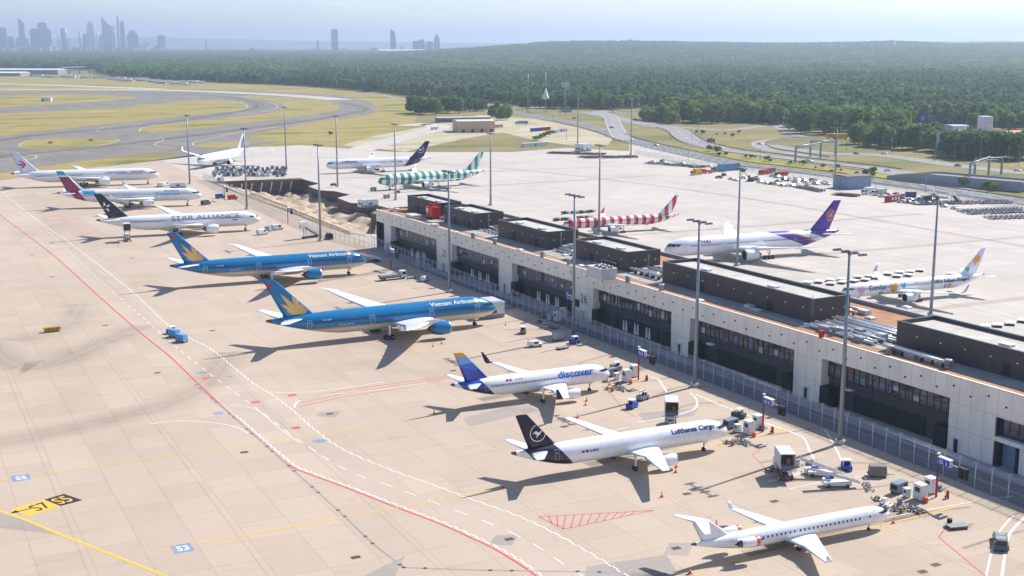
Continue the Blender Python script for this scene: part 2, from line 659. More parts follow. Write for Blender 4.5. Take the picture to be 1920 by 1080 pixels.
def ell(cx, cz, a, b, rot=0.0, n=16, pw=1.0):
    out = []
    for k in range(n):
        t = 2 * PI * k / n
        x, z = a * math.cos(t), b * math.copysign(abs(math.sin(t)) ** pw, math.sin(t))
        out.append((cx + x * math.cos(rot) - z * math.sin(rot), cz + x * math.sin(rot) + z * math.cos(rot)))
    return out


def heart(cx, cz, w, h, rot=0.0):
    p = []
    for k in range(24):
        t = 2 * PI * k / 24
        x = math.sin(t) ** 3
        z = (13 * math.cos(t) - 5 * math.cos(2 * t) - 2 * math.cos(3 * t) - math.cos(4 * t)) / 15
        x, z = x * w / 2, z * h / 2
        p.append((cx + x * math.cos(rot) - z * math.sin(rot), cz + x * math.sin(rot) + z * math.cos(rot)))
    return p


def petal(cx, cz, ang, l, w):
    """pointed petal from (cx, cz) outwards; ang from straight up"""
    out = []
    for t, k in ((0, .12), (.25, .75), (.5, 1), (.75, .66), (1, 0)):
        out.append((t * l, k * w / 2))
    pts = out + [(a, -b) for a, b in out[-2::-1]]
    return [(cx + a * math.sin(ang) + b * math.cos(ang), cz + a * math.cos(ang) - b * math.sin(ang)) for a, b in pts]


def place2d(pts, cx, cz, k, s, rot=0.0):
    """a mark drawn with x to the reader's right, put on a side of an aircraft (local x runs aft)"""
    o = []
    for a, b in pts:
        a, b = a * math.cos(rot) - b * math.sin(rot), a * math.sin(rot) + b * math.cos(rot)
        o.append((cx - s * a * k, cz + b * k))
    return o


CRANE = [[(-.95, -.12), (-.55, .28), (-.2, .30), (.02, .10), (.2, .05), (.55, .38), (.98, .62), (.62, .22), (.32, -.22), (.05, -.38), (-.18, -.62), (-.34, -.66), (-.16, -.30), (-.42, -.18), (-.55, .05)]]


def crane_mark(root, bf, cx, cz, r, s, m, w=.2):
    skin_decal(root, bf, ring_poly(cx, cz, r, w) + [place2d(p, cx, cz, r * .78, s) for p in CRANE], s, m, 'emblem', .6)
# ------------------------------------------------------------------ the fourteen aircraft
NAVY = (20, 22, 58)
T787 = dict(L=62.8, R=2.9, z0=4.95, ln=1.55, lt=3.5,
            wing=wing_secs(19.0, 2.9, 3.6, 12.6, 9.8, 7.4, 27.6, 2.6, 33, 5.5, flex=1.6, tip=raked),
            fin=(51.0, 7.6, 7.7, 60.2, 3.0, 17.0), stab=[(53.2, .4, 6.6, 6.0, .1), (60.4, 9.8, 7.7, 2.0, .09)],
            eng=[(18.2, 9.9, 2.75, 1.75, 5.0)], gear=(6.2, .62, 32.5, 4.9, 2), win=(5.75, .30, .48, .62, ((.13, .30), (.335, .56), (.60, .82))),
            doors=[(.105, 4.2, 6.3, 1.2), (.315, 4.2, 6.3, 1.2), (.575, 4.2, 6.3, 1.2), (.835, 4.4, 6.4, 1.2)])
T777 = dict(L=73.9, R=3.1, z0=5.4, ln=1.5, lt=3.2,
            wing=wing_secs(24.5, 3.1, 4.0, 14.5, 11.0, 8.4, 30.0, 2.6, 33, 6, flex=.8, tip=raked),
            fin=(60.6, 8.6, 8.4, 70.2, 3.4, 18.5), stab=[(63.5, .4, 6.6, 6.6, .1), (71.2, 10.7, 7.6, 2.2, .09)],
            eng=[(25.2, 9.9, 2.75, 1.95, 5.8)], gear=(5.9, .62, 38.5, 5.5, 3), win=(5.95, .28, .42, .56, ((.12, .29), (.33, .49), (.53, .69), (.73, .84))),
            doors=[(.09, 4.6, 6.6, 1.1), (.31, 4.6, 6.6, 1.1), (.51, 4.6, 6.6, 1.1), (.71, 4.6, 6.6, 1.1), (.855, 4.8, 6.8, 1.1)])
T330 = dict(L=63.7, R=2.82, z0=5.2, ln=1.4, lt=3.1,
            wing=wing_secs(20.0, 2.82, 3.9, 11.5, 9.6, 7.2, 28.6, 2.4, 31, 5.5, flex=.6, tip=lambda p: bent(p, 2.0, .5, 1.7)),
            fin=(52.0, 7.8, 7.9, 60.6, 3.0, 16.9), stab=[(54.6, .4, 6.6, 5.8, .1), (61.2, 9.6, 7.4, 2.1, .09)],
            eng=[(20.8, 9.4, 2.6, 1.55, 5.2)], gear=(6.6, .6, 32.6, 5.3, 2), win=(5.7, .26, .40, .54, ((.10, .30), (.34, .56), (.60, .83))),
            doors=[(.08, 4.5, 6.5, 1.1), (.32, 4.5, 6.5, 1.1), (.58, 4.5, 6.5, 1.1), (.85, 4.6, 6.6, 1.1)])
T350 = dict(T330, L=66.8, R=2.98, z0=5.3, fin=(54.4, 7.8, 8.2, 63.0, 3.0, 17.1), stab=[(57.0, .4, 6.8, 5.8, .1), (63.8, 9.4, 7.6, 2.1, .09)],
            wing=wing_secs(20.5, 2.98, 3.9, 12.0, 10.2, 7.4, 29.0, 2.6, 32, 6, flex=.8, tip=lambda p: bent(p, 2.6, 1.2, 2.6)))
T320 = dict(L=37.57, R=2.0, z0=3.85, ln=1.5, lt=2.9, up=.2,
            wing=wing_secs(11.7, 2.0, 2.75, 6.9, 6.3, 3.9, 16.4, 1.7, 27, 5.2, flex=.2),
            fin=(29.3, 5.2, 5.75, 34.6, 2.2, 11.8), stab=[(30.6, .3, 4.9, 3.7, .1), (34.6, 6.2, 5.6, 1.5, .09)],
            eng=[(10.8, 5.75, 1.7, 1.1, 3.7)], gear=(5.0, .40, 18.3, 3.8, 1), cz=(.2, .5),
            win=(4.35, .24, .36, .53, ((.17, .78),)), doors=[(.135, 3.3, 5.2, .85), (.80, 3.4, 5.2, .8)], dt=.05, tracks=(.22, .42, .66))
T321 = dict(T320, L=44.51, wing=wing_secs(16.0, 2.0, 2.75, 6.9, 6.3, 3.9, 16.7, 1.6, 27, 5.2, flex=.2, tip=lambda p: [(p[0] + .5, p[1] + .3, p[2] + .1, 1.0, .08, 0)]),
            fin=(36.2, 5.2, 5.75, 41.5, 2.2, 11.8), stab=[(37.5, .3, 4.9, 3.7, .1), (41.5, 6.2, 5.6, 1.5, .09)],
            eng=[(15.1, 5.75, 1.7, 1.1, 3.7)], gear=(5.1, .42, 22.2, 3.8, 1), win=None, doors=[(.12, 3.3, 5.1, .8), (.82, 3.4, 5.2, .8)])
T757 = dict(L=52.5, R=1.92, z0=4.25, ln=1.6, lt=3.4, up=.2,
            wing=wing_secs(17.4, 1.92, 3.2, 8.6, 6.8, 4.9, 18.6, 1.8, 27, 5, flex=.4),
            fin=(43.2, 5.8, 6.1, 50.6, 2.1, 13.6), stab=[(44.4, .3, 5.4, 4.6, .1), (49.6, 7.6, 6.2, 1.7, .09)],
            eng=[(17.2, 6.5, 2.25, 1.25, 4.6)], gear=(6.2, .45, 25.0, 3.8, 2), cz=(.2, .5),
            win=(4.75, .23, .34, .52, ((.12, .33), (.36, .58), (.61, .83))), doors=[(.10, 3.7, 5.5, .85), (.34, 3.7, 5.5, .7), (.595, 3.7, 5.5, .7), (.86, 3.8, 5.5, .8)], dt=.05)
TCRJ = dict(L=36.2, R=1.36, z0=2.5, ln=1.9, lt=4.0, up=.35, nofair=False,
            wing=wing_secs(15.0, 1.36, 1.65, 5.6, 4.6, 3.5, 11.6, 1.3, 27, 3, flex=.1),
            fin=(29.8, 4.9, 3.7, 33.2, 2.9, 6.6), stab=[(33.4, .05, 6.55, 2.5, .1), (35.8, 4.2, 6.3, 1.2, .09)],
            eng=[(26.2, 2.35, 3.05, .72, 3.3)], rear=True, gear=(3.9, .28, 18.6, 2.0, 1), cz=(.16, .5),
            win=(2.82, .26, .36, .79, ((.135, .155), (.19, .50), (.525, .55), (.57, .70))), doors=[(.10, 1.8, 3.5, .8)], dt=.04, tracks=(.3, .55))
PW = (238, 238, 240)


def lotus(cx, cz, k):
    return [petal(cx, cz, a, l * k, w * k) for a, l, w in ((-1.25, 2.9, 1.1), (1.25, 2.9, 1.1), (-.85, 3.9, 1.6), (.85, 3.9, 1.6), (-.36, 5.0, 1.75), (.36, 5.0, 1.75))]


def deco_lotus(root, F, bv, bf, s, c):
    sh = lambda ps: [(x + (z - 8.4) * .5, z) for x, z in ps]
    cx = c['fin'][0] + c['fin'][1] * .50
    for i, (a, l, w) in enumerate(((-1.2, 2.8, 1.1), (1.2, 2.8, 1.1), (-.78, 4.7, 1.25), (.84, 4.3, 1.25), (.34, 5.7, 1.35), (-.24, 6.6, 1.4))):
        skin_decal(root, bf, [sh(petal(cx - .1, 7.9, a, l * 1.04, w * 1.16))], s, GOLD2, 'lotus_outline', .35, .03 + i * .012)
        skin_decal(root, bf, [sh(petal(cx - .1, 7.95, a, l, w))], s, GOLD, 'lotus_petal', .35, .036 + i * .012)
    skin_decal(root, bf, [ell(c['fin'][3] + 1.35, 15.6, .75, .5)], s, RED, 'flag_mark', .5)
    fus_text(root, F, 'Vietnam Airlines', 19.9, 6.75, 1.75, s, OFFWHITE, .035, 12.2)
    skin_decal(root, bv, [petal(6.6, 6.75, a, 1.1, .42) for a in (-1.1, -.55, 0, .55, 1.1)], s, GOLD, 'lotus_emblem', .5)
    fus_text(root, F, 'VN-A868', 49.2, 6.0, .6, s, OFFWHITE, .02)
    fus_text(root, F, 'Boeing 787-9', 45.0, 4.5, .7, s, GREYW, .01)


GOLD = mat('gold_livery', (224, 184, 116), .4, .1, .08)
GOLD2 = mat('dark_gold_livery', (176, 134, 74), .4, .1, .08)  # darker gold for the petal outlines
VBLUE = (8, 118, 172)
vfus = paint('blue_and_cream_livery', VBLUE, [(lambda x, y, z: z < 4.05, (196, 156, 92)), (lambda x, y, z: z < 3.72, (222, 214, 198))], .22)
V787 = dict(T787, fus=vfus, finm=mat('blue_livery', VBLUE, .25, 0, .06, coat=.3), nac=MATS['blue_livery'], stm=WHITE, deco=deco_lotus, dm=OFFWHITE, wm=mat('dark_blue_glass', (16, 52, 92), .15))
aircraft(V787, 'blue and gold twin jet with its nose beside the white cabin at the fence', (929, 577), 4.2, 1.2, 1)
aircraft(V787, 'blue and gold twin jet parked between the star-tailed white jet and its near twin', (687.5, 488), 4.2, -2, 1)


def deco_star(root, F, bv, bf, s, c):
    fus_text(root, F, 'STAR ALLIANCE', 35.2, 5.75, 2.5, s, DGREY, -.02, 26.5)
    fus_text(root, F, 'ANA', 11.6, 4.6, .9, s, mat('navy_lettering', (32, 38, 104), .5), .03)
    cx, cz = c['fin'][3] - .9, 11.6
    P = []
    for k in range(5):
        a = 2 * PI * k / 5 + .2
        q = []
        for t, r in ((-.45, .75), (-.25, 1.75), (0, 2.15), (.30, 1.25), (.42, .85), (0, .62)):
            q.append((cx + r * math.sin(a + t), cz + r * math.cos(a + t)))
        P.append(q)
    skin_decal(root, bf, P, s, OFFWHITE, 'star_emblem', .6)


aircraft(dict(T787, fus=paint('white_livery_star', PW, []), finm=mat('black_livery', (40, 40, 46), .3), deco=deco_star),
         'white twin jet with a black fin bearing a silver star mark', (488.5, 411), 4.2, -5.7, 1)


def deco_crane(txt, x, z, size, w, cx, cz, r):
    def f(root, F, bv, bf, s, c):
        if txt: fus_text(root, F, txt, x, z, size, s, MATS['navy_lettering'], .045, w)
        crane_mark(root, bf, cx, cz, r, s, OFFWHITE, r * .1)
        fus_text(root, F, 'D-AEUC', c['L'] * .68, c['z0'] + .1 * c['R'], .5, s, MATS['navy_lettering'], .02)
        for k, m in enumerate((BLUE, RED)):
            v, f2 = fus_patch(F, c['L'] * .685 + k * .8, c['L'] * .685 + .6 + k * .8, c['z0'] + .1 * c['R'], c['z0'] + .1 * c['R'] + .4, s)
            mesh_of(v, f2, m, 'flag_mark', root)
    return f


band = lambda L, z0, Rr: (lambda x, y, z: ((x - (z - z0 + Rr) * .92) > .738 * L) .op('MULTIPLY', (x - (z - z0 + Rr) * .92) < .872 * L))
aircraft(dict(T321, cargo=1, fus=paint('white_livery_cargo', PW, [(band(44.51, 3.85, 2.0), (30, 24, 52))]), finm=mat('night_blue_livery', (36, 28, 52), .28, 0, .08),
              deco=deco_crane('Lufthansa Cargo', 13.3, 4.75, 1.25, 9.4, 39.5, 8.2, 1.55)),
         'white windowless cargo jet with a dark fin and encircled bird', (1363, 806), 3.3, 0, 1)


def deco_discover(root, F, bv, bf, s, c):
    fus_text(root, F, 'discover', 13.7, 4.2, 2.15, s, mat('bright_blue_lettering', (40, 104, 200), .4), .06, 8.6)
    for k, m in enumerate((BLACK, RED)):
        v, f2 = fus_patch(F, 25.2 - k * .8, 25.8 - k * .8, 4.95, 5.3, s)
        mesh_of(v, f2, m, 'flag_mark', root)
    fus_text(root, F, 'D-AIUQ', 23.6, 4.98, .5, s, GREY, .01)


bd = band(37.57, 3.85, 2.0)
aircraft(dict(T320, fus=paint('white_livery_blue_tail', PW, [(bd, (24, 74, 176)), (lambda x, y, z: bd(x, y, z).op('MULTIPLY', z < 4.1), (24, 26, 74))]),
              finm=paint('banded_fin', (30, 78, 186), [(lambda x, y, z: (z - (x - 33) * .25) > 8.0, (58, 112, 206)), (lambda x, y, z: (z + (x - 33) * .1) > 9.4, (126, 176, 228)), (lambda x, y, z: z > 10.9, (236, 174, 36)), (lambda x, y, z: ((z + (x - 33) * .5) < 7.2), (28, 60, 160))]),
              winglet=bent((20.15, 16.4, 4.25, 1.7, .1, 0)), wlm=mat('navy_livery', NAVY, .3), deco=deco_discover),
         'small white jet with a yellow topped blue fin and blue lettering', (1143, 700), 3.3, 0, 1)


def deco_crj(root, F, bv, bf, s, c):
    v, f = fus_patch(F, 24.6, 25.1, 2.5, 2.75, s)
    mesh_of(v, f, BLUE, 'flag_mark', root)
    fus_text(root, F, 'EC-MLC', 26.9, 2.5, .38, s, GREY, .01)


aircraft(dict(TCRJ, fus=paint('white_livery_regional', PW, []), finm=WHITE, nac=paint('white_and_red_nacelle', PW, [(lambda x, y, z: ((x > 26.4).op('MULTIPLY', x < 26.95)), (232, 66, 36))]),
              winglet=[(a, b, z, c, t, r) for a, b, z, c, t, r in bent((20.2, 11.6, 2.35, 1.3, .1, 0), 1.15, .35, 1.2)], deco=deco_crj),
         'white regional jet with rear engines and red intake bands', (1667, 962), 2.15, -1.2, 1)


def deco_euro(root, F, bv, bf, s, c):
    fus_text(root, F, 'discover', 21.0, 5.1, 2.3, s, mat('cyan_lettering', (96, 190, 226), .4), .04, 11.5)
    fus_text(root, F, 'Eurowings', 16.5, 6.9, 1.1, s, mat('maroon_lettering', (122, 40, 92), .4), .02, 6.5)


q_ = lambda x, z: x - (z - 7.9) * .80
mar = lambda x, y, z: (q_(x, z) > 54.5).op('MULTIPLY', (z < 14.2)).op('MULTIPLY', q_(x, z) < 58.5)
cya = lambda x, y, z: (q_(x, z) > 47.5).op('MULTIPLY', q_(x, z) < 53.0).op('MULTIPLY', z < 7.99).op('MULTIPLY', z > 6.3)
aircraft(dict(T330, fus=paint('white_livery_maroon_tail', PW, [(mar, (150, 16, 78)), (cya, (58, 178, 220))]),
              finm=paint('maroon_and_cyan_fin', PW, [(lambda x, y, z: (q_(x, z) > 53.3).op('MULTIPLY', z < 14.2), (140, 14, 74)), (lambda x, y, z: z > 15.0, (46, 160, 206))]), deco=deco_euro),
         'white jet with a maroon and cyan fin and light blue lettering', (378, 366), 4.5, -15, 1)


def deco_east(root, F, bv, bf, s, c):
    fus_text(root, F, 'CHINA EASTERN', 27.5, 6.5, 1.15, s, mat('navy_lettering', (32, 38, 104), .5), .01, 11.0)
    fus_text(root, F, '中国东方航空', 14.4, 6.6, 1.2, s, RED, .01, 7.0)
    cx, cz = c['fin'][3] - 1.6, 12.2
    skin_decal(root, bf, [place2d([(-1.7, 1.7), (.2, 1.7), (1.9, .5), (2.2, -.6), (1.2, -2.0), (-.4, -2.6), (.9, -.7), (.9, .4), (-.2, 1.0)], cx, cz, 1, s)], s, RED, 'swallow_emblem', .6)
    skin_decal(root, bf, [place2d([(-2.4, .4), (-.9, .0), (.1, .4), (.7, -.2), (.3, -1.3), (-.5, -1.5), (-.2, -.7), (-1.2, -.4)], cx, cz, 1, s)], s, BLUE, 'swallow_wing', .6)


aircraft(dict(T777, fus=paint('white_livery_swallow', PW, []), finm=mat('pale_grey_livery', (214, 216, 226), .3, 0, .04), deco=deco_east),
         'white long jet with a red and blue swallow on its fin', (298, 329), 4.3, -10, 1)


aircraft(dict(T330, fus=paint('white_livery_navy_tail', PW, [(lambda x, y, z: ((x - (z - 2.4) * .82) > 46.2).op('MULTIPLY', (x - (z - 2.4) * .82) < 54.2), NAVY)]), finm=mat('navy_fin', (18, 20, 84), .28, 0, .06),
              deco=deco_crane('Lufthansa', 9.0, 6.2, 1.6, 9.0, 57.7, 12.0, 2.1)),
         'white jet with a navy fin and encircled bird near the hoarding', (611, 311.5), 4.3, 177, -1)


def deco_lot(root, F, bv, bf, s, c):
    cx = c['fin'][3]
    skin_decal(root, bf, [[(cx - 4.6, 8.6), (cx - 2.4, 8.5), (cx - .6, 12.2), (cx - 1.8, 12.0)], [(cx - 3.4, 11.0), (cx - 2.0, 11.4), (cx - 1.0, 13.6), (cx - 1.7, 13.4)]], s, mat('violet_livery', (92, 92, 176), .3), 'fin_emblem', .6)


aircraft(dict(T350, fus=paint('white_livery_far', PW, []), finm=paint('white_and_indigo_fin', (206, 208, 228), [(lambda x, y, z: ((x - (z - 8) * .95) > 57.2).op('MULTIPLY', z > 12.2), (34, 34, 116)), (lambda x, y, z: (x - (z - 8) * .5) > 60.2, (50, 50, 132))]), deco=deco_lot),
         'white jet seen from its front quarter with an indigo fin and upswept wing tips', (372, 303.5), 4.5, -129, -1)


def stripes(p, ph, rgb): return [(lambda x, y, z: ((x + ph) % p) < p * .5, rgb)]


def deco_none(root, F, bv, bf, s, c): pass


sg = stripes(4.15, .6, (16, 150, 106))
aircraft(dict(T330, fus=paint('green_striped_livery', PW, sg), finm=paint('green_striped_fin', PW, sg), deco=lambda root, F, bv, bf, s, c: fus_text(root, F, 'Condor', 11.5, 4.7, 1.5, s, DGREY, .03, 6.0)),
         'jet with green and white striped body and fin', (709, 342), 4.2, 187, -1)
sr = stripes(3.62, 1.5, (206, 34, 40))
aircraft(dict(T757, fus=paint('red_striped_livery', PW, sr), finm=paint('red_striped_fin', PW, sr), winglet=bent((26.0, 18.6, 5.0, 1.8, .1, 0), 2.5, .7, 2.3), wlm=mat('pale_red_livery', (216, 90, 90), .4), deco=deco_none),
         'slender jet with red and white striped body and fin', (1054, 424), 3.6, 177, -1)


def deco_orchid(root, F, bv, bf, s, c):
    fus_text(root, F, 'THAI', 11.2, 6.6, 1.8, s, mat('violet_lettering', (104, 52, 130), .5), .03, 5.2)
    cx, cz = c['fin'][3] + .3 - 1.2, 13.1
    for k in range(5):
        a = 2 * PI * k / 5
        skin_decal(root, bf, [ell(cx + 1.25 * math.sin(a), cz + 1.45 * math.cos(a), 1.0, .85, a)], s, mat('orchid_gold', (204, 158, 84), .4), 'orchid_emblem', .5)
        skin_decal(root, bf, [ell(cx + 1.25 * math.sin(a), cz + 1.45 * math.cos(a), .72, .58, a)], s, mat('orchid_violet', (150, 60, 150), .4), 'orchid_petal', .5, .06)
    skin_decal(root, bf, [ell(cx, cz, .6, .6)], s, MATS['orchid_gold'], 'orchid_heart', .5, .075)


TL, TZ = 71.5, 8.5
w_ = lambda x, z: (x + (z - TZ) * (TL * .039))
bt = lambda a, b: (lambda x, y, z: (w_(x, z) > a * TL).op('MULTIPLY', w_(x, z) < b * TL))
PUR = (88, 44, 150)
aircraft(dict(T777, L=TL, fin=(59.4, 8.2, 8.4, 68.6, 3.4, 18.5), stab=[(61.5, .4, 6.6, 6.6, .1), (69.0, 10.4, 7.6, 2.2, .09)],
              fus=paint('white_and_purple_livery', (240, 238, 242), [(bt(.575, .665), PUR), (bt(.665, .685), (150, 90, 160)), (bt(.685, .70), (206, 160, 90)), (lambda x, y, z: (w_(x, z) > .775 * TL), PUR)]),
              finm=mat('purple_livery', PUR, .28, 0, .06), stm=WHITE, deco=deco_orchid),
         'white jet with purple and gold sweeps and a purple fin', (1246, 471), 4.3, 176.5, -1)


def deco_hearts(root, F, bv, bf, s, c):
    nav = MATS['navy_lettering']
    fus_text(root, F, 'Condor', 8.3, 4.2, 2.0, s, nav, .04, 6.4)
    fus_text(root, F, 'Wir lieben Fliegen', 32.0, 4.5, 1.6, s, nav, .04, 13.6)
    for x, z, w, h, m in ((5.6, 4.4, 2.6, 3.0, PINK), (17.2, 4.3, 2.9, 3.4, AMBER), (20.8, 4.7, 1.9, 2.0, SKYB), (12.8, 3.1, 1.8, 1.1, LEAF), (25.5, 5.0, 1.2, 1.0, PINK), (36.2, 3.4, 1.4, 1.6, LILAC), (37.8, 3.5, 1.5, 1.9, AMBER)):
        skin_decal(root, bv, [heart(x, z, w, h, .1)], s, m, 'heart_mark', .5)
    skin_decal(root, bf, [heart(48.7, 10.3, 3.1, 4.0, -.25)], s, AMBER, 'heart_mark', .5)
    skin_decal(root, bf, [heart(45.6, 7.5, 1.3, 2.0, -.2)], s, LEAF, 'leaf_mark', .4)


PINK, AMBER, SKYB, LEAF, LILAC = mat('pink_livery', (226, 160, 200), .4), mat('amber_livery', (236, 164, 30), .4), mat('sky_blue_livery', (110, 160, 220), .4), mat('leaf_green_livery', (96, 172, 92), .4), mat('lilac_livery', (160, 136, 200), .4)
aircraft(dict(T757, fus=paint('white_livery_hearts', PW, []), finm=mat('white_fin', (222, 226, 238), .3, 0, .04), winglet=bent((26.0, 18.6, 5.0, 1.8, .1, 0), 2.5, .7, 2.3), wlm=GREYW, deco=deco_hearts),
         'white slender jet with coloured hearts and a yellow heart on its fin', (1577, 549.5), 3.8, 177, -1)
# ------------------------------------------------------------------ ground, aprons, roads and painted markings
def sheet(name, outline, z, m, holes=(), kind='structure'):
    loops = [[Vector((p[0], p[1], 0)) for p in outline]] + [[Vector((p[0], p[1], 0)) for p in h] for h in holes]
    vs = [(p.x, p.y, z) for l in loops for p in l]
    fs = []
    for t in tessellate_polygon(loops):
        a, b, c = (Vector(vs[i]) for i in t)
        fs.append(list(t) if (b - a).cross(c - a).z > 0 else list(t)[::-1])
    me = bpy.data.meshes.new(name)
    me.from_pydata(vs, [], fs)
    me.materials.append(m)
    return tag(link(bpy.data.objects.new(name, me)), kind=kind)


def smooth(pts, k=6):
    P = [Vector((p[0], p[1])) for p in pts]
    if len(P) < 3: return P
    out = []
    for i in range(len(P) - 1):
        a, b, c, d = P[max(i - 1, 0)], P[i], P[i + 1], P[min(i + 2, len(P) - 1)]
        for j in range(k):
            t = j / k
            out.append(.5 * ((2 * b) + (c - a) * t + (2 * a - 5 * b + 4 * c - d) * t * t + (3 * b - a - 3 * c + d) * t ** 3))
    return out + [P[-1]]


def rib(mb, pts, w, z, off=0.0, mi=0, zs=None):
    n = len(pts)
    vs = []
    for i, p in enumerate(pts):
        d = (pts[min(i + 1, n - 1)] - pts[max(i - 1, 0)]).normalized()
        nn = Vector((-d.y, d.x))
        zz = zs[i] if zs else z
        for q in (-1, 1):
            c = p + nn * (off + q * w / 2)
            vs.append((c.x, c.y, zz))
    mb.add(vs, [(2 * i, 2 * i + 2, 2 * i + 3, 2 * i + 1)[::-1] for i in range(n - 1)], mi)
    return mb


def resample(pts, step):
    out = [pts[0]]
    acc = 0.0
    for a, b in zip(pts, pts[1:]):
        l = (b - a).length
        while acc + l >= step:
            t = (step - acc) / l
            a = a + (b - a) * t
            out.append(a)
            l = (b - a).length
            acc = 0.0
        acc += l
    return out


def dash(mb, pts, on, gap, w, z, off=0.0, start=0.0, mi=0):
    s = resample(pts, .5)
    k = start
    while k + on < len(s) * .5:
        seg = s[int(k * 2):int((k + on) * 2) + 1]
        if len(seg) > 1: rib(mb, seg[::max(1, len(seg) // 4)] + ([seg[-1]] if (len(seg) - 1) % max(1, len(seg) // 4) else []), w, z, off, mi)
        k += on + gap


def concrete(name, base, slab=7.5, joint=.10, dark=.78, tone=.045, seed=0.0):
    m, nt, b, o = nodes(name)
    v = coord(nt)
    br = nt.nodes.new('ShaderNodeTexBrick')
    br.offset = 0
    br.inputs['Scale'].default_value = 1
    br.inputs['Brick Width'].default_value = slab
    br.inputs['Row Height'].default_value = slab
    br.inputs['Mortar Size'].default_value = joint
    br.inputs['Mortar Smooth'].default_value = .1
    br.inputs['Bias'].default_value = 0
    c = lin(base)
    br.inputs['Color1'].default_value = (*[x * (1 - tone) for x in c], 1)
    br.inputs['Color2'].default_value = (*[x * (1 + tone) for x in c], 1)
    br.inputs['Mortar'].default_value = (*[x * dark for x in c], 1)
    nt.links.new(v, br.inputs['Vector'])
    col = br.outputs[0]
    big = noise(nt, coord(nt, scale=(.022, .012, 1)), 1.0, 5, .6)
    col = mix(nt, 1.0, col, ramp(nt, big, [(.3, (.90, .885, .87)), (.5, (1, 1, 1)), (.72, (1.05, 1.04, 1.03))]), 'MULTIPLY')
    # wide joints between paving lanes and blotchy wear in them
    s = nt.nodes.new('ShaderNodeSeparateXYZ')
    nt.links.new(v, s.inputs[0])
    lx = (N(nt, s.outputs[0]) + 1.3) % 22.5
    col = mix(nt, (lx < .32) * .28, col, tuple(x * .6 for x in c))
    ly = (N(nt, s.outputs[1]) + 4.1) % 30.0
    col = mix(nt, (ly < .25) * .2, col, tuple(x * .65 for x in c))
    st = noise(nt, coord(nt, scale=(.09, .25, 1)), 1.0, 8, .72)
    col = mix(nt, 1.0, col, ramp(nt, st, [(.30, (.86, .85, .84)), (.42, (1, 1, 1))]), 'MULTIPLY')
    sp = noise(nt, v, .55, 3, .5)
    col = mix(nt, 1.0, col, ramp(nt, sp, [(.20, (.70, .69, .68)), (.30, (1, 1, 1))]), 'MULTIPLY')
    fine = noise(nt, v, 3.0, 4, .7)
    col = mix(nt, 1.0, col, ramp(nt, fine, [(.25, (.94, .94, .94)), (.75, (1.04, 1.04, 1.04))]), 'MULTIPLY')
    nt.links.new(col, b.inputs['Base Color'])
    b.inputs['Roughness'].default_value = .85
    b.inputs['Specular IOR Level'].default_value = .25
    return m


def patchy(name, stops, scale=(.02, .02, 1), rough=.95, fine=.35):
    m, nt, b, o = nodes(name)
    n = noise(nt, coord(nt, scale=scale), 1.0, 8, .62)
    c = ramp(nt, n, [(p, lin(q)) for p, q in stops])
    f = noise(nt, coord(nt), fine, 5, .7)
    nt.links.new(mix(nt, 1.0, c, ramp(nt, f, [(.3, (.85, .85, .85)), (.7, (1.1, 1.1, 1.1))]), 'MULTIPLY'), b.inputs['Base Color'])
    b.inputs['Roughness'].default_value = rough
    b.inputs['Specular IOR Level'].default_value = .15
    return m


def worn(name, rgb, cover=.62, scale=.9, var=.1):
    """paint or rubber with gaps where the ground shows through"""
    m, nt, b, o = nodes(name)
    c = lin(rgb)
    n = noise(nt, coord(nt), scale, 7, .72)
    b.inputs['Base Color'].default_value = (*c, 1)
    b.inputs['Roughness'].default_value = .8
    t = nt.nodes.new('ShaderNodeBsdfTransparent')
    mx = nt.nodes.new('ShaderNodeMixShader')
    nt.links.new(ramp(nt, n, [(max(0, .98 - cover - .17), (0, 0, 0)), (.98 - cover + .1, (.92, .92, .92))]), mx.inputs[0])
    nt.links.new(t.outputs[0], mx.inputs[1])
    nt.links.new(b.outputs[0], mx.inputs[2])
    nt.links.new(mx.outputs[0], o.inputs[0])
    return m


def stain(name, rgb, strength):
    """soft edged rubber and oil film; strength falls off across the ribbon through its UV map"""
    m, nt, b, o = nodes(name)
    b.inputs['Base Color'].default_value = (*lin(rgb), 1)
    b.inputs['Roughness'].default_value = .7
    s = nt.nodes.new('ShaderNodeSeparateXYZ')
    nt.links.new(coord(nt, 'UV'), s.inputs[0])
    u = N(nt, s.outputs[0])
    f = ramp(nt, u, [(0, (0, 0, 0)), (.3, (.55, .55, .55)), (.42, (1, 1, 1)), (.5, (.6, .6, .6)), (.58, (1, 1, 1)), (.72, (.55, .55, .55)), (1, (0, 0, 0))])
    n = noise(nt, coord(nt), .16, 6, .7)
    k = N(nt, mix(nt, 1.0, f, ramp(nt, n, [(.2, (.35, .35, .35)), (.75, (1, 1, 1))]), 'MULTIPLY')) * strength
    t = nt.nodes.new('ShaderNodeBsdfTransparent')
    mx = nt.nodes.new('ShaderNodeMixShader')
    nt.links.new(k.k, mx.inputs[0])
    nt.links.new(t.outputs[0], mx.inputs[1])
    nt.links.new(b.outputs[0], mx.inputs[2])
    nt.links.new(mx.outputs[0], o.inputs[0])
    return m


def stain_ribbon(name, pts, w, z, m):
    P = smooth(pts)
    mb = rib(MB(), P, w, z)
    o = mb.build(name, [m])
    uv = o.data.uv_layers.new(name='UVMap')
    for p in o.data.polygons:
        for li in p.loop_indices:
            vi = o.data.loops[li].vertex_index
            uv.data[li].uv = (vi % 2, vi // 2 / len(P))
    return tag(o, kind='structure')


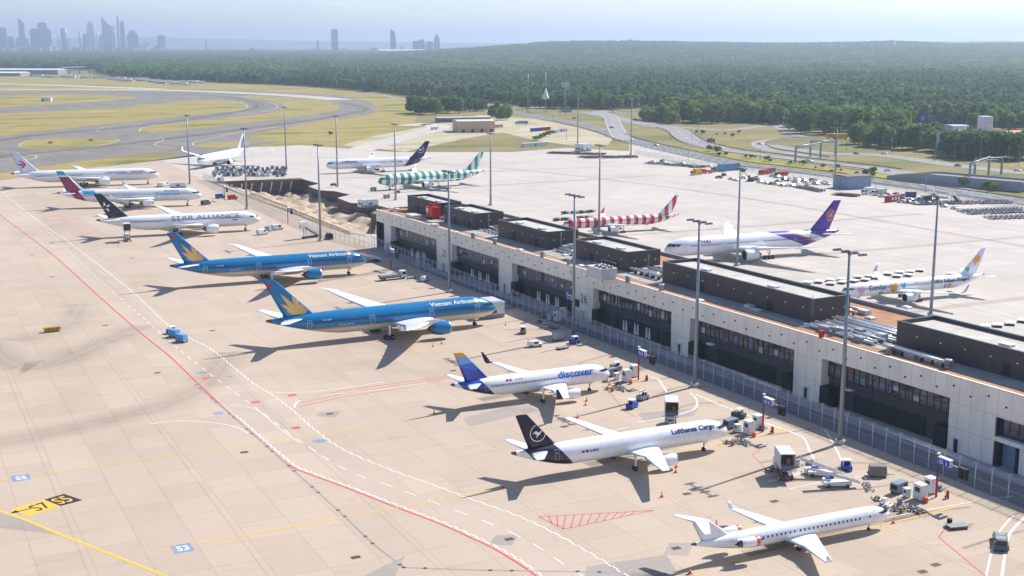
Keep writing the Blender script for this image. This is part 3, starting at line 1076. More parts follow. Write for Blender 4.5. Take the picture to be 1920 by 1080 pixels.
V2 = lambda l: [Vector(p) for p in l]
PIT = [(163.5, 472), (172, 471), (192, 520), (193, 532), (205, 545), (204, 560), (196, 568), (197, 590), (207, 600), (205, 618), (199, 626), (200, 646), (209, 655), (208, 684), (160, 690), (160, 640), (163, 545)]
GRASSM = patchy('dry_grass', [(.25, (92, 100, 56)), (.42, (120, 116, 72)), (.58, (142, 128, 86)), (.75, (158, 142, 104))], (.008, .022, 1))
FIELDM = patchy('airfield_grass_cover', [(.30, (98, 108, 50)), (.40, (130, 126, 66)), (.5, (160, 142, 88)), (.58, (146, 136, 82)), (.70, (184, 160, 116))], (.010, .018, 1), fine=.2)
ASPH = patchy('asphalt', [(.3, (116, 112, 107)), (.7, (138, 132, 125))], (.05, .02, 1), .85)
ASPH2 = patchy('worn_asphalt', [(.3, (134, 132, 132)), (.7, (158, 154, 150))], (.05, .05, 1), .85)
APR = concrete('apron_concrete', (182, 165, 147), 7.5, .09, .86)
APR2 = concrete('far_apron_concrete', (186, 178, 168), 7.5, .09, .84, .05)
WAYM = concrete('service_road_concrete', (184, 167, 150), 7.5, .05, .8, .05)

sheet('terrain', [(-30000, -3000), (40000, -3000), (40000, 45000), (-30000, 45000)], -.20, GRASSM, [PIT])
sheet('forest_floor', GP([(-400, 118), (-100, 122), (110, 129), (200, 129), (232, 144), (330, 150), (450, 155), (560, 159), (640, 165), (700, 171), (760, 178), (870, 187), (960, 194), (1050, 199), (1150, 204), (1200, 201), (1300, 209), (1480, 215), (1600, 220), (1690, 217), (1800, 215), (1925, 223), (2300, 262)]) + [(26000, 2000), (26000, 32000), (-20000, 32000), (-20000, 9000)], -.17, patchy('forest_floor_soil', [(.3, (52, 60, 36)), (.7, (84, 84, 54))]))
edge = [(470, 276), (405, 288), (330, 297), (170, 315), (0, 338), (-200, 372)]
left = [(162, -80), (162, 471), (160, 540), (158, 640), (158, 700), (162, 840)] + GP(edge) + [(-420, 470), (-420, -80)]
sheet('apron', left, 0, APR)
sheet('far_apron', [(162, -80), (520, -80), (470, 180)] + GP([(1925, 400), (1800, 384), (1640, 374), (1560, 360), (1420, 330), (1300, 315), (1192, 284), (1060, 277), (960, 285), (740, 285), (560, 272)]) + [(259, 909), G(470, 276), (162, 840), (158, 700), (162, 690), (208, 688)] + PIT[13:3:-1] + [(195, 518), (174, 467), (162, 471)], 0, APR2)

# airfield: asphalt taxiways round islands of dry grass, runway strips
sheet('airfield_grass', GP([(-250, 420), (-250, 139), (90, 142), (330, 152), (640, 166), (790, 184), (775, 240), (640, 272), (470, 276), (405, 288), (330, 297), (170, 315), (0, 338)]), -.15, FIELDM)
sheet('taxiway', GP([(-250, 355), (-250, 176), (-40, 172), (200, 170), (400, 169), (560, 174), (650, 181), (694, 191), (708, 202), (702, 212), (650, 221), (570, 231), (515, 243), (470, 254), (463, 262), (520, 266), (470, 276), (405, 288), (330, 297), (170, 315), (0, 338)]), -.12, ASPH)
for p in ([(37, 271), (48, 265), (75, 261), (130, 259), (195, 259.5), (220, 263), (216, 268), (180, 273), (120, 277), (65, 277.5), (42, 275)],
          [(-250, 230), (-20, 214), (130, 206), (287, 195), (350, 188), (425, 188), (455, 193), (462, 200), (440, 208), (330, 219), (200, 233), (60, 248), (-20, 258), (-250, 285)],
          [(-250, 183), (0, 178.5), (60, 177), (150, 176.5), (235, 180), (257, 184), (190, 190), (100, 196), (0, 202), (-250, 216)],
          [(261, 245), (270, 239), (330, 230), (420, 221), (500, 212), (528, 204), (530, 196), (500, 188), (440, 180), (520, 181), (590, 186), (628, 193), (637, 201), (620, 209), (540, 221), (450, 232), (350, 243), (285, 249)],
          [(-250, 352), (0, 324), (100, 309), (200, 296), (300, 287), (332, 288), (318, 295), (200, 311), (60, 329), (0, 337), (-200, 371)],
          [(370, 270), (400, 267), (440, 265), (468, 267), (462, 272), (420, 276), (375, 275)]):
    sheet('grass_island', [tuple(q) for q in smooth(GP(p), 4)], -.09, FIELDM)
RUN = patchy('runway_concrete', [(.3, (176, 168, 158)), (.7, (194, 186, 174))], (.03, .01, 1), .85)
mb = MB()
rib(mb, smooth(GP([(-250, 164), (0, 167), (160, 167.5), (300, 169), (430, 173), (560, 180), (640, 187)])), 38, -.08)
rib(mb, smooth(GP([(-250, 153), (0, 157), (140, 161), (300, 167)])), 36, -.084)
tag(mb.build('runway', [RUN]), kind='structure')
mb = MB()
yl = lambda p, w=1.2: rib(mb, smooth(GP(p)), w, -.06)
yl([(-40, 283), (20, 285), (62, 290), (68, 294), (60, 298), (20, 304)])
yl([(36, 271), (50, 264), (75, 260)]); yl([(36, 271), (45, 276), (90, 278.5), (170, 275), (222, 264), (214, 259.5)])
yl([(290, 262), (302, 258), (306, 262), (294, 268), (292, 272), (330, 278)])
yl([(362, 270), (372, 264), (440, 250), (520, 238)]); yl([(362, 270), (368, 273), (420, 277)])
yl([(186, 246), (184, 242), (220, 234), (330, 221)]); yl([(261, 246), (268, 239), (300, 233)])
yl([(430, 209), (458, 203), (464, 198), (450, 191)], 1.2); yl([(440, 214), (478, 205), (490, 199), (478, 193), (450, 188)], 1.2); yl([(470, 214), (512, 205), (521, 199), (505, 191)], 1.2)
yl([(0, 300), (150, 280), (330, 262), (480, 243), (600, 226), (660, 214), (680, 203), (650, 194)], 1.0)
tag(mb.build('taxiway_marking', [mat('taxi_yellow', (190, 172, 128), .8, 0, .25)]), kind='structure')

for q in ([(-40, 296), (60, 288), (180, 276), (330, 258), (480, 239), (600, 223), (670, 210), (682, 202), (640, 192)], [(-40, 268), (100, 250), (260, 236), (420, 214), (480, 203), (470, 190), (380, 178), (200, 174)]):
    stain_ribbon('rubber_streak', GP(q), 20, -.052, stain('taxi_rubber', (84, 80, 78), .4))
# service road strip on the near apron, tyre bands, patches
RED_L = [(-60, 355), (0, 403), (93, 473), (187, 557), (267, 627), (317, 667), (370, 718), (433, 777), (473, 812), (540, 870), (583, 890), (640, 911), (740, 950), (827, 983), (880, 1007), (923, 1027), (973, 1057), (1003, 1078), (1060, 1118)]
ZIP = [(-40, 325), (7, 363), (67, 410), (133, 457), (240, 540), (320, 613), (393, 653), (443, 693), (477, 720), (510, 740), (550, 770), (587, 803), (640, 841), (723, 877), (807, 907), (873, 932), (973, 968), (1040, 1000), (1107, 1037), (1173, 1078), (1240, 1120)]
RL, ZL = smooth(GP(RED_L)), smooth(GP(ZIP))
sheet('service_road', [tuple(p) for p in RL[::3]] + [tuple(p) for p in ZL[::-3]], .004, WAYM)
RUB = stain('rubber_film', (112, 100, 92), .22)
stain_ribbon('tyre_band', GP([(-60, 838), (60, 818), (200, 788), (300, 762), (372, 728), (410, 690), (425, 660)]), 13, .009, RUB)
stain_ribbon('tyre_band', GP([(60, 396), (180, 512), (300, 622), (420, 712), (540, 800), (640, 862)]), 7, .010, stain('rubber_film_light', (116, 104, 96), .05))
stain_ribbon('tyre_band', GP([(-40, 640), (60, 690), (200, 640), (270, 610)]), 16, .011, stain('soot_film', (100, 90, 80), .22))
stain_ribbon('tyre_band', GP([(30, 640), (120, 612), (150, 570)]), 14, .012, stain('soot_film_dark', (94, 86, 78), .18))
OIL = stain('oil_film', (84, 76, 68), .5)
for q in ([(1020, 560), (900, 590), (700, 625)], [(760, 500), (680, 515), (480, 545)], [(1210, 690), (1100, 712), (900, 750)], [(1430, 800), (1300, 826), (1100, 872)], [(1740, 960), (1600, 985), (1400, 1040)], [(1240, 1075), (1140, 1100), (1000, 1130)]):
    stain_ribbon('oil_band', GP(q), 4.5, .013, OIL)
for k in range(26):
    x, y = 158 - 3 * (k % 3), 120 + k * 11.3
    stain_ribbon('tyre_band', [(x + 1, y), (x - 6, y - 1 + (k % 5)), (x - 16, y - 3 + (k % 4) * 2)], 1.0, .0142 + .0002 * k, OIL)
GP_ = concrete('repaired_concrete', (158, 148, 140), 7.5, .05, .8, .08)
for q in ([(930, 1003), (973, 1003), (960, 1023), (915, 1022)], [(1255, 1018), (1300, 1018), (1290, 1042), (1243, 1040)], [(1100, 1062), (1250, 1040), (1290, 1110), (1090, 1110)], [(760, 1042), (640, 1100), (720, 1120)], [(600, 772), (640, 770), (630, 782), (592, 781)], [(0, 962), (60, 978), (112, 1002), (0, 990)],
          [(867, 785), (980, 755), (1010, 770), (880, 800)], [(1195, 775), (1310, 765), (1300, 780), (1210, 792)]):
    sheet('concrete_repair', GP(q), .006, GP_)

# the far apron's joints, guide lines and wear
mb = MB()
for x in (232, 276, 322, 366, 410):
    rib(mb, V2([(x, -60), (x - 4, 300), (x - 12, 760)]), .28, .004)
for y in (180, 330, 480, 620):
    rib(mb, V2([(206, y), (420, y + 2)]), .2, .005)
tag(mb.build('expansion_joint', [mat('joint_sealant', (128, 122, 116), .8, 0, .2)]), kind='structure')
for q in ([(245, 262), (290, 263), (400, 258)], [(240, 355), (300, 352), (420, 350)], [(240, 424), (290, 421), (410, 420)], [(225, 596), (290, 606), (400, 612)], [(229, 677), (290, 676), (400, 670)], [(380, 40), (376, 300), (372, 520), (330, 700), (250, 820)]):
    stain_ribbon('oil_band', q, 6.0, .0065, stain('faint_oil_film', (96, 90, 84), .3))
# painted lines
WP, RP, YP, BP = worn('worn_white_paint', (228, 224, 218), .62), worn('worn_red_paint', (204, 78, 86), .68), worn('worn_yellow_paint', (224, 178, 70), .66), worn('worn_blue_paint', (112, 158, 206), .44)
YP2 = worn('fresh_yellow_paint', (230, 186, 62), .85)
mb = MB()
rib(mb, RL, .36, .018)
tag(mb.build('red_boundary_line', [RP]), kind='structure')
mb = MB()
dash(mb, ZL, 1.5, 1.5, .22, .018, .11)
dash(mb, ZL, 1.5, 1.5, .22, .018, -.11, 1.5)
zr = smooth(GP(RED_L[11 - 4:]))
dash(mb, zr, 1.2, 1.2, .25, .018, .62)
dash(mb, zr, 1.2, 1.2, .25, .018, .87, 1.2)
tag(mb.build('zipper_marking', [worn('fresh_white_paint', (232, 228, 222), .62)]), kind='structure')
mb = MB()
cl = smooth(GP([(60, 405), (160, 500), (330, 650), (430, 728), (500, 780), (567, 830), (653, 883), (737, 913), (830, 948), (927, 985), (1000, 1020), (1063, 1062), (1140, 1110)]))
dash(mb, cl, 3, 3.2, .22, .016)
w = lambda p, ww=.25: rib(mb, smooth(GP(p)), ww, .017)
w([(280, 795), (340, 789), (400, 793), (440, 800), (465, 812)]); w([(430, 758), (480, 768), (520, 800), (560, 830)], .18)
w([(505, 735), (560, 736), (640, 728), (720, 716)]); w([(552, 765), (560, 752), (600, 742), (700, 732), (850, 712)], .3)
w([(1208, 703), (1233, 711), (1242, 722), (1250, 735)], .4); w([(1295, 737), (1304, 746), (1307, 755), (1303, 766), (1280, 775), (1240, 785), (1195, 792)], .4)
w([(1305, 740), (1373, 768), (1447, 797), (1500, 817), (1512, 830), (1517, 843), (1524, 856), (1526, 866), (1520, 877), (1487, 892), (1440, 903)], .4)
w([(1547, 805), (1563, 833), (1580, 867), (1587, 882)], .4)
w([(1848, 1085), (1858, 1040), (1870, 1003), (1900, 966)], .3); w([(1878, 1085), (1886, 1030), (1895, 998), (1930, 962)], .42)
w([(1480, 917), (1560, 900), (1650, 890)], .2); w([(1180, 800), (1130, 812)], .2)
w([(1030, 655), (1100, 640)], .2); w([(900, 735), (1000, 718), (1060, 708)], .15)
w([(900, 660), (1010, 640), (1060, 610)], .15); w([(650, 545), (760, 522), (830, 505)], .15); w([(1640, 975), (1800, 945), (1900, 930)], .18)
w([(260, 360), (420, 395), (480, 410)], .2); w([(500, 262), (560, 258), (640, 262)], .3)
tag(mb.build('white_lane_marking', [WP]), kind='structure')
mb = MB()
w = lambda p, ww=.32: rib(mb, smooth(GP(p)), ww, .020)
w([(-40, 946), (0, 958), (47, 975), (113, 1002), (310, 1080), (400, 1118)], .5)
tag(mb.build('taxi_guide_line', [YP2]), kind='structure')
mb = MB()
w([(63, 893), (300, 856), (640, 808), (860, 770), (1090, 731), (1250, 700)], .3); w([(0, 902), (16, 900)], .3)
w([(365, 1020), (640, 971), (923, 918), (1190, 863), (1330, 839), (1440, 813), (1480, 800)], .34); w([(298, 1033), (320, 1031)], .34)
w([(1180, 1100), (1293, 1074), (1652, 985), (1795, 950)], .34)
w([(1650, 985), (1690, 997)], .2); w([(1635, 990), (1668, 999)], .2); w([(1345, 832), (1362, 846)], .2)
for y in (262, 354, 422, 604, 677): rib(mb, V2([(222, y), (300, y + .5), (372, y + 6), (380, y + 20)]), .25, .0200)
w([(-40, 712), (300, 688), (620, 645), (900, 604), (985, 592)], .25); w([(-40, 575), (240, 552), (480, 526), (660, 508), (760, 492)], .22)
tag(mb.build('stand_lead_in_line', [YP]), kind='structure')
mb = MB()
w = lambda p, ww=.16: rib(mb, V2(GP(p)), ww, .019)
w([(1010, 969), (1225, 957)], .22); w([(1010, 969), (1058, 992)], .22); w([(1058, 992), (1225, 957)], .22)
for k in range(11):
    t = k / 11
    a = (1028 + t * 180, 968 - t * 10)
    b = (1010 + 48 * min(1, .55 + t * 2.2) + (167 * max(0, t - .2)), 969 + 23 * min(1, .6 + t * 2.2) - 35 * max(0, t - .2))
    w([a, b], .2)
w([(1760, 1007), (1850, 1082)], .22); w([(1760, 1007), (1778, 984)], .22)
w([(1410, 853), (1440, 832)]); w([(1410, 853), (1462, 905)]); w([(1140, 732), (1170, 770), (1192, 782)])
for k in range(3):
    w([(562, 762 - 6 * k), (640, 745 - 6 * k), (760, 726 - 5 * k), (880, 706 - 4 * k)], .26)
for k in range(14):
    w([(60 + k * 6, 395 + k * 4), (110 + k * 6, 392 + k * 3)], .3)
for p in ((388, 710), (555, 803), (548, 742), (480, 755)):
    rib(mb, V2([(a + p[0], b + p[1]) for a, b in ((0, 0), (0, 0))]) if 0 else V2(GP([(p[0] - 8, p[1]), (p[0] + 8, p[1] - 2)])), 1.6, .019)
tag(mb.build('red_hatching', [worn('faded_red_paint', (206, 96, 100), .6)]), kind='structure')
mb = MB()
for p, l in (((410, 775), 3.2), ((599, 827), 3.4), ((378, 699), 3.0), ((430, 706), 2.0)):
    x, y = G(*p)
    mb.add([(x + l * .36 * math.cos(t), y + l * .36 * math.sin(t), .021) for t in [2 * PI * k / 14 for k in range(14)]], [tuple(range(14))])
tag(mb.build('blue_stand_marking', [BP]), kind='structure')


def ground_text(body, p, size, ang, m, name, z=.03, bold=.03, xs=.64):
    v, f, wd = text2d(body, size, bold)
    x0, y0 = p
    v = [(a * xs, b) for a, b in v]
    c, s = math.cos(ang), math.sin(ang)
    return tag(mesh_of([(x0 + a * c - b * s, y0 + a * s + b * c, z) for a, b in v], f, m, name, None), kind='structure')


# painted taxi sign: yellow field with an arrow and S7, dark field with S5
BLKP, YLP = worn('black_ground_paint', (44, 42, 44), .9), worn('sign_yellow_paint', (224, 182, 74), .92)
a, b, c, d_, e, f = [Vector(G(*p)) for p in ((17, 956), (55, 969), (113, 949), (83, 937), (120, 926), (155, 938))]
sheet('taxi_sign_field', [a, b, c, d_], .022, YLP)
sheet('taxi_sign_dark_field', [d_, c, f, e], .022, BLKP)
u = ((c - b).normalized() + (f - c).normalized()).normalized()
an = math.atan2(u.y, u.x)
nv = Vector((-u.y, u.x))
ground_text('S7', c - u * 3.7 + nv * .7, 4.6, an, BLKP, 'taxi_sign_lettering', bold=.05)
ground_text('S5', c + u * .3 + nv * .7, 4.6, an, YLP, 'taxi_sign_lettering', bold=.05)
mb = MB()
p0 = Vector(G(42, 957.5))
nn = Vector((-u.y, u.x))
q = lambda s, t: (*(p0 + u * s + nn * t), .026)
mb.add([q(-1.5, .1), q(1.4, -.35), q(1.4, .05), q(-1.5, .4)], [(0, 1, 2, 3)]); mb.add([q(-1.9, .35), q(-.7, -.35), q(-.6, 1.0)], [(0, 1, 2)])
tag(mb.build('taxi_sign_arrow', [BLKP]), kind='structure')
for px, t in (((39, 896), 'S5'), ((342, 1028), 'S3')):
    x, y = G(*px)
    sheet('stand_number_field', [(x - 1.5, y - 1.7), (x + 1.5, y - 1.7), (x + 1.5, y + 1.7), (x - 1.5, y + 1.7)], .022, BP)
    v, f_, wd = text2d(t, 2.2, .04)
    tag(mesh_of([(x + (b - .8) * 1.0 * 0 + (a - wd / 2) * .9, y + (b - .8) * 1.2, .028) for a, b in v], f_, WP, 'stand_number_lettering', None), kind='structure')
# slot drain with its gratings, sumps in their concrete squares
mb = MB()
dr = V2(GP([(368, 722), (433, 778), (540, 872), (640, 962), (700, 1020), (757, 1064)]))
d2 = V2(GP([(757, 1064), (900, 1069), (1100, 1072), (1300, 1078)]))
rib(mb, dr, .30, .024); rib(mb, d2, .30, .024)
tag(mb.build('slot_drain', [mat('drain_concrete', (150, 146, 142), .8)]), kind='structure')
mb = MB()
for l in (dr, d2):
    for i, p in enumerate(resample(l, 3.1)):
        if i % 4 in (0, 1): mb.add([(p.x - .28, p.y - .28, .028), (p.x + .28, p.y - .28, .028), (p.x + .28, p.y + .28, .028), (p.x - .28, p.y + .28, .028)], [(0, 1, 2, 3)])
for px in ((95, 455), (100, 456), (97, 519), (198, 610), (295, 699), (458, 848), (618, 776), (667, 1045), (955, 1011), (1268, 1028), (248, 484), (398, 620), (850, 695), (1300, 918), (1288, 926), (1058, 800), (60, 478), (1452, 940), (1755, 1059), (1730, 1072)):
    x, y = G(*px)
    mb.add([(x - .7, y - .5, .028), (x + .7, y - .5, .028), (x + .7, y + .5, .028), (x - .7, y + .5, .028)], [(0, 1, 2, 3)])
tag(mb.build('drain_grating', [mat('drain_iron', (78, 74, 72), .7, .2)]), kind='structure')
# ------------------------------------------------------------------ terminal pier
def panels(name, base, w, h, joint=.05, dark=.62, rough=.55, tone=.02, metal=0.0):
    """cladding with seams along the facade (y) and up it (z)"""
    m, nt, b, o = nodes(name)
    s = nt.nodes.new('ShaderNodeSeparateXYZ')
    nt.links.new(coord(nt), s.inputs[0])
    y, z, x = N(nt, s.outputs[1]), N(nt, s.outputs[2]), N(nt, s.outputs[0])
    c = lin(base)
    n = noise(nt, coord(nt, scale=(.4, .25, .06)), 1.0, 6, .65)
    col = ramp(nt, n, [(.28, tuple(q * .82 for q in c)), (.5, tuple(q * .97 for q in c)), (.72, tuple(q * 1.05 for q in c))])
    se = ((y % w) < joint).op('MAXIMUM', ((z + .2) % h) < joint)
    nt.links.new(mix(nt, se, col, tuple(q * dark for q in c)), b.inputs['Base Color'])
    b.inputs['Roughness'].default_value = rough
    b.inputs['Metallic'].default_value = metal
    return m


FAC = panels('white_cladding', (248, 238, 222), 2.9, 4.7, .08, .55)
CHAR = panels('charcoal_cladding', (62, 60, 64), 3.2, 6.0, .06, .5)
CHAR2 = panels('bronze_cladding', (66, 60, 60), 3.6, 9.0, .07, .45)
ROOFM = patchy('sedum_roof', [(.3, (128, 100, 76)), (.45, (166, 122, 94)), (.6, (180, 142, 114)), (.75, (164, 148, 118))], (.14, .06, 1), .95)
PAVE = patchy('roof_paving', [(.3, (150, 146, 142)), (.7, (182, 178, 172))], (.3, .2, 1), .9)
PALE = patchy('pale_roof_gravel', [(.3, (178, 172, 162)), (.7, (202, 196, 186))], (.3, .3, 1), .95)
GLZ = mat('terminal_glass', (22, 42, 72), .06, 0, .3, .8, spec=.9)  # blue of the reflections put into the glass colour
TA = math.atan(12.0 / 290)
TER = thing('terminal_building', 'long white terminal pier with dark plant rooms along its roof', 'terminal', (172.5, 150, 0), TA)
tw = lambda x, y: (172.5 + x * math.cos(TA) - y * math.sin(TA), 150 + x * math.sin(TA) + y * math.cos(TA))
Y0, Y1 = -95.0, 287.5
BAYS = [(236, 274), (192.2, 224.5), (148.3, 183.8), (103.4, 138.8), (59.1, 95.9), (16.6, 50.6)]
mb = MB()
mb.box(0, .5, Y0, Y1, 9.8, 14.1); mb.box(.5, 2.2, Y0, Y1, 9.8, 13.75)
edges = [Y0] + [q for a, b in sorted(BAYS) for q in (a, b)] + [280.2]
cols = [(edges[i], edges[i + 1]) for i in range(0, len(edges), 2)]
for a, b in cols:
    if a == Y0:
        mb.box(0, 2.2, 6.2, b, 0, 9.797); mb.box(0, 2.2, Y0, .6, 0, 5.4); mb.box(0, 2.2, .6, 6.2, 4.6, 5.4)
        mb.box(0, 2.2, Y0, 6.2, 9.0, 9.797)
    else:
        mb.box(0, 2.2, a, b, 0, 9.797)
mb.build('facade', [FAC], TER)
mb = MB()
mb.box(2.2, 33, Y0, Y1 - .4, 0, 13.75)
mb.build('wall', [CHAR], TER)
mb = MB().box(.0, 33.2, Y1 - .4, Y1, 0, 13.7)
mb.build('end_glazing', [GLZ], TER)
mb = MB()
mb.box(32.6, 33.2, Y0, Y1 - .4, 13.2, 14.8); mb.box(2.2, 32.6, Y1 - .9, Y1 - .4, 13.2, 14.4)
mb.build('parapet', [GREY], TER)
mb = MB()
mb.box(.5, 32.6, Y0, Y1 - .9, 13.75, 13.9, 0)
mb.box(3.6, 8.2, Y0, Y1 - 12, 13.9, 13.98, 1)
for a, b in ((208, 224), (162, 177), (119, 135), (39, 63)):
    mb.box(8.2, 15, a + .5, b - .5, 13.90, 14.01, 1)
mb.build('roof', [ROOFM, PAVE], TER)
# bays: band of glass with mullions, dark wall and black opening below
for i, (a, b) in enumerate(BAYS):
    w = MB().box(1.9, 2.25, a, b, 6.0, 9.79)
    w = w.build('window_band', [GLZ], TER)
    f = MB()
    k = int((b - a) / 1.75)
    for j in range(k + 1):
        y = a + .1 + (b - a - .2) * j / k
        f.box(1.78, 1.9, y - .07, y + .07, 6.0, 9.79)
    f.box(1.78, 1.9, a, b, 5.85, 6.0); f.box(1.80, 1.9, a, b, 7.9, 7.97)
    f.build('frame', [DGREY if i > 2 else STEEL], w)
    if True:   # pale and blue reflections, brown interior, painted as panels on some panes
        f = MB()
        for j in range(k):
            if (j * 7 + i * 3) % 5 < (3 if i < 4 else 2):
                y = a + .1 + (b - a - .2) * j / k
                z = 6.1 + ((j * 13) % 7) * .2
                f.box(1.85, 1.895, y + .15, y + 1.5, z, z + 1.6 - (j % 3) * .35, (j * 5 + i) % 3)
        f.build('reflection_interior_panel', [mat('pale_reflection', (176, 188, 196), .3, 0, .2, .8), mat('blue_reflection', (96, 132, 168), .3, 0, .2, .8), mat('brown_interior', (120, 104, 90), .4, 0, .25, .8)], w)
    mid = (a + b) / 2
    mb = MB().box(2.0, 2.25, mid - (b - a) * .28, mid + (b - a) * .28, .2, 3.7)
    op = mb.build('ground_opening', [BLACK], TER)
    if i < 4:
        f = MB()
        for j in range(3):
            y = mid + (j - 1) * 5.2
            for h in (-1.1, .15):
                f.add([(1.96, y + h, .4), (1.96, y + h + 1.05, .4), (1.96, y + h + .75, 3.2), (1.96, y + h + .3, 3.2)], [(0, 1, 2, 3)])
        f.build('pale_panel', [OFFWHITE], op)  # pale trapezoid panels in front of the black slab
    for y in (a + .2, b - 3.0):
        MB().box(-.5, 2.0, y, y + 2.8, 0, 4.1).build('stair_hood', [BLACK], TER)
for a, b in cols[1:] + [(6.2, 16.6)]:
    y = (a + b) / 2 if a > 20 else 14.4
    d = MB().box(-.06, .1, y - .55, y + .55, 0, 2.5).build('door', [BLACK], TER)
    f = MB()
    f.box(-.3, 0, y - .8, y - .55, 0, 2.7); f.box(-.3, 0, y + .55, y + .8, 0, 2.7); f.box(-.3, 0, y - .8, y + .8, 2.7, 2.95)
    f.build('frame', [OFFWHITE], d)
# near end: strip window and vehicle gate
w = MB().box(1.2, 1.6, Y0, 6.2, 5.4, 9.0).build('window_band', [GLZ], TER)
f = MB()
for j in range(30): f.box(1.1, 1.2, 6.0 - j * 2.0 - .08, 6.0 - j * 2.0 + .08, 5.4, 9.0)
f.box(.3, 2.2, 6.0, 6.2, 5.4, 9.0, 1)
f.build('frame', [DGREY, BLACK], w)
g = MB().box(1.3, 1.5, 1.6, 5.2, 0, 4.6).build('vehicle_gate', [mat('gate_blue_grey', (120, 134, 160), .5)], TER)
f = MB().box(.2, 1.6, .6, 1.6, 0, 4.6).box(.2, 1.6, 5.2, 6.2, 0, 4.6)
f.build('jamb', [BLACK], g)
for t, (a, b) in (('25', cols[-2]), ('26', cols[-4])):
    v, f, wd = text2d(t, 3.4, .0)
    mesh_of([(-.03, (a + b) / 2 + wd / 2 - p, 4.9 + q) for p, q in v], f, DGREY, 'gate_number', TER)
# small lamps and cameras along the fascia
first = None
for j in range(72):
    y = 4 + j * 3.95
    z = 12.3 if j % 2 else 11.2
    if first is None:
        first = MB().box(-.22, 0, -.15, .15, -.15, .15).build('facade_lamp', [DGREY], TER, (0, y, z))
    else:
        q = first.copy(); COL.objects.link(q); q.location = (0, y, z)
for y in (88, 84.5, 75, 71, 46, 42, 35, 31):
    m = MB()
    m.tube([(-.9, y, 5.5), (-.9, y, 9.0), (-.2, y, 9.4), (0, y, 9.4)], .09, 6)
    m.build('exhaust_pipe', [BLACK], TER)
for y in (87, 42):
    MB().box(-1.2, .0, y - 1.0, y + 1.0, 5.2, 5.45).build('lamp_tray', [OFFWHITE], TER)


def plant_room(a, b, x0=8.2, x1=18.8, z=19.2):
    m = MB()
    m.box(x0, x0 + .4, a, b, 13.98, z); m.box(x1 - .4, x1, a, b, 13.98, z)
    m.box(x0 + .4, x1 - .4, a, a + .4, 13.98, z); m.box(x0 + .4, x1 - .4, b - .4, b, 13.98, z)
    p = m.build('plant_room', [CHAR2], TER)
    MB().box(x0 + .4, x1 - .4, a + .4, b - .4, z - .9, z - .7).build('roof', [PALE], p)
    m = MB()
    m.box(x0 - .06, x0 + .46, a - .06, b + .06, z, z + .1); m.box(x1 - .46, x1 + .06, a - .06, b + .06, z, z + .1)
    m.box(x0 + .46, x1 - .46, a - .06, a + .46, z, z + .1); m.box(x0 + .46, x1 - .46, b - .46, b + .06, z, z + .1)
    m.build('coping', [mat('slate_coping', (78, 88, 96), .5)], p)
    for k, y in enumerate((a + (b - a) * .3, a + (b - a) * .75)):
        m = MB().box(x0 + 3.4, x0 + 5.0, y, y + 2.6, z - .7, z - .3)
        m.box(x0 + 3.3, x0 + 5.1, y - .1, y + 2.7, z - .3, z - .22)
        m.build('roof_hatch', [OFFWHITE], p)
        MB().box(x0 - .08, x0, y + 1, y + 2.1, 14.0, 16.2).build('door', [DGREY], p)
        MB().box(x0 - .07, x0, y - 3.4, y - 1.6, 14.2, 16.4).build('louvre', [BLACK], p)
    for k in range(int((b - a) / 6)):
        MB().box(x0 - .22, x0, a + 3 + k * 6 - .15, a + 3 + k * 6 + .15, 16.9, 17.15).build('wall_lamp', [OFFWHITE], p)
    for k in range(3):
        MB().box(x0 + 2 + k * 3.4, x0 + 2.3 + k * 3.4, a - .2, a, 16.6, 16.9).build('wall_lamp', [OFFWHITE], p)
    return p


for a, b in ((255, 282), (224, 247), (177, 208), (135, 162), (63, 119), (-60, 38.5)):
    plant_room(a, b, 10.2 if a == 255 else 8.2)


def on_roof(px, z=13.9):
    x, y = G(px[0], px[1], z)
    dx, dy = x - 172.5, y - 150
    return dx * math.cos(TA) + dy * math.sin(TA), -dx * math.sin(TA) + dy * math.cos(TA)


vent0 = MB()
vent0.lathe([(0, .62), (1.5, .62), (1.5, .72), (1.75, .78), (1.8, .5)], 'z', 14)
vent0.lathe([(.25, .66), (.4, .66)], 'z', 14, 0, cap=(False, False))
first = None
for px in ((887, 447), (928, 458), (1017, 483), (1067, 497), (1177, 530), (1240, 546), (1668, 664), (1777, 691), (1565, 628)):
    x, y = on_roof(px)
    if first is None: first = vent0.build('roof_vent', [mat('zinc_vent', (176, 182, 188), .4, .4)], TER, (x, y, 13.90))
    else:
        q = first.copy(); COL.objects.link(q); q.location = (x, y, 13.90)
first = None
for px in ((855, 437), (976, 470), (1060, 480), (1090, 500), (745, 393), (1700, 578), (1632, 598), (1312, 565), (880, 412)):
    x, y = on_roof(px)
    if first is None: first = MB().box(-.8, .8, -1.0, 1.0, 0, .4).box(-.7, .7, -.9, .9, .4, .55, 0, .2, .2).build('skylight', [OFFWHITE], TER, (x, y, 13.90))
    else:
        q = first.copy(); COL.objects.link(q); q.location = (x, y, 13.90)


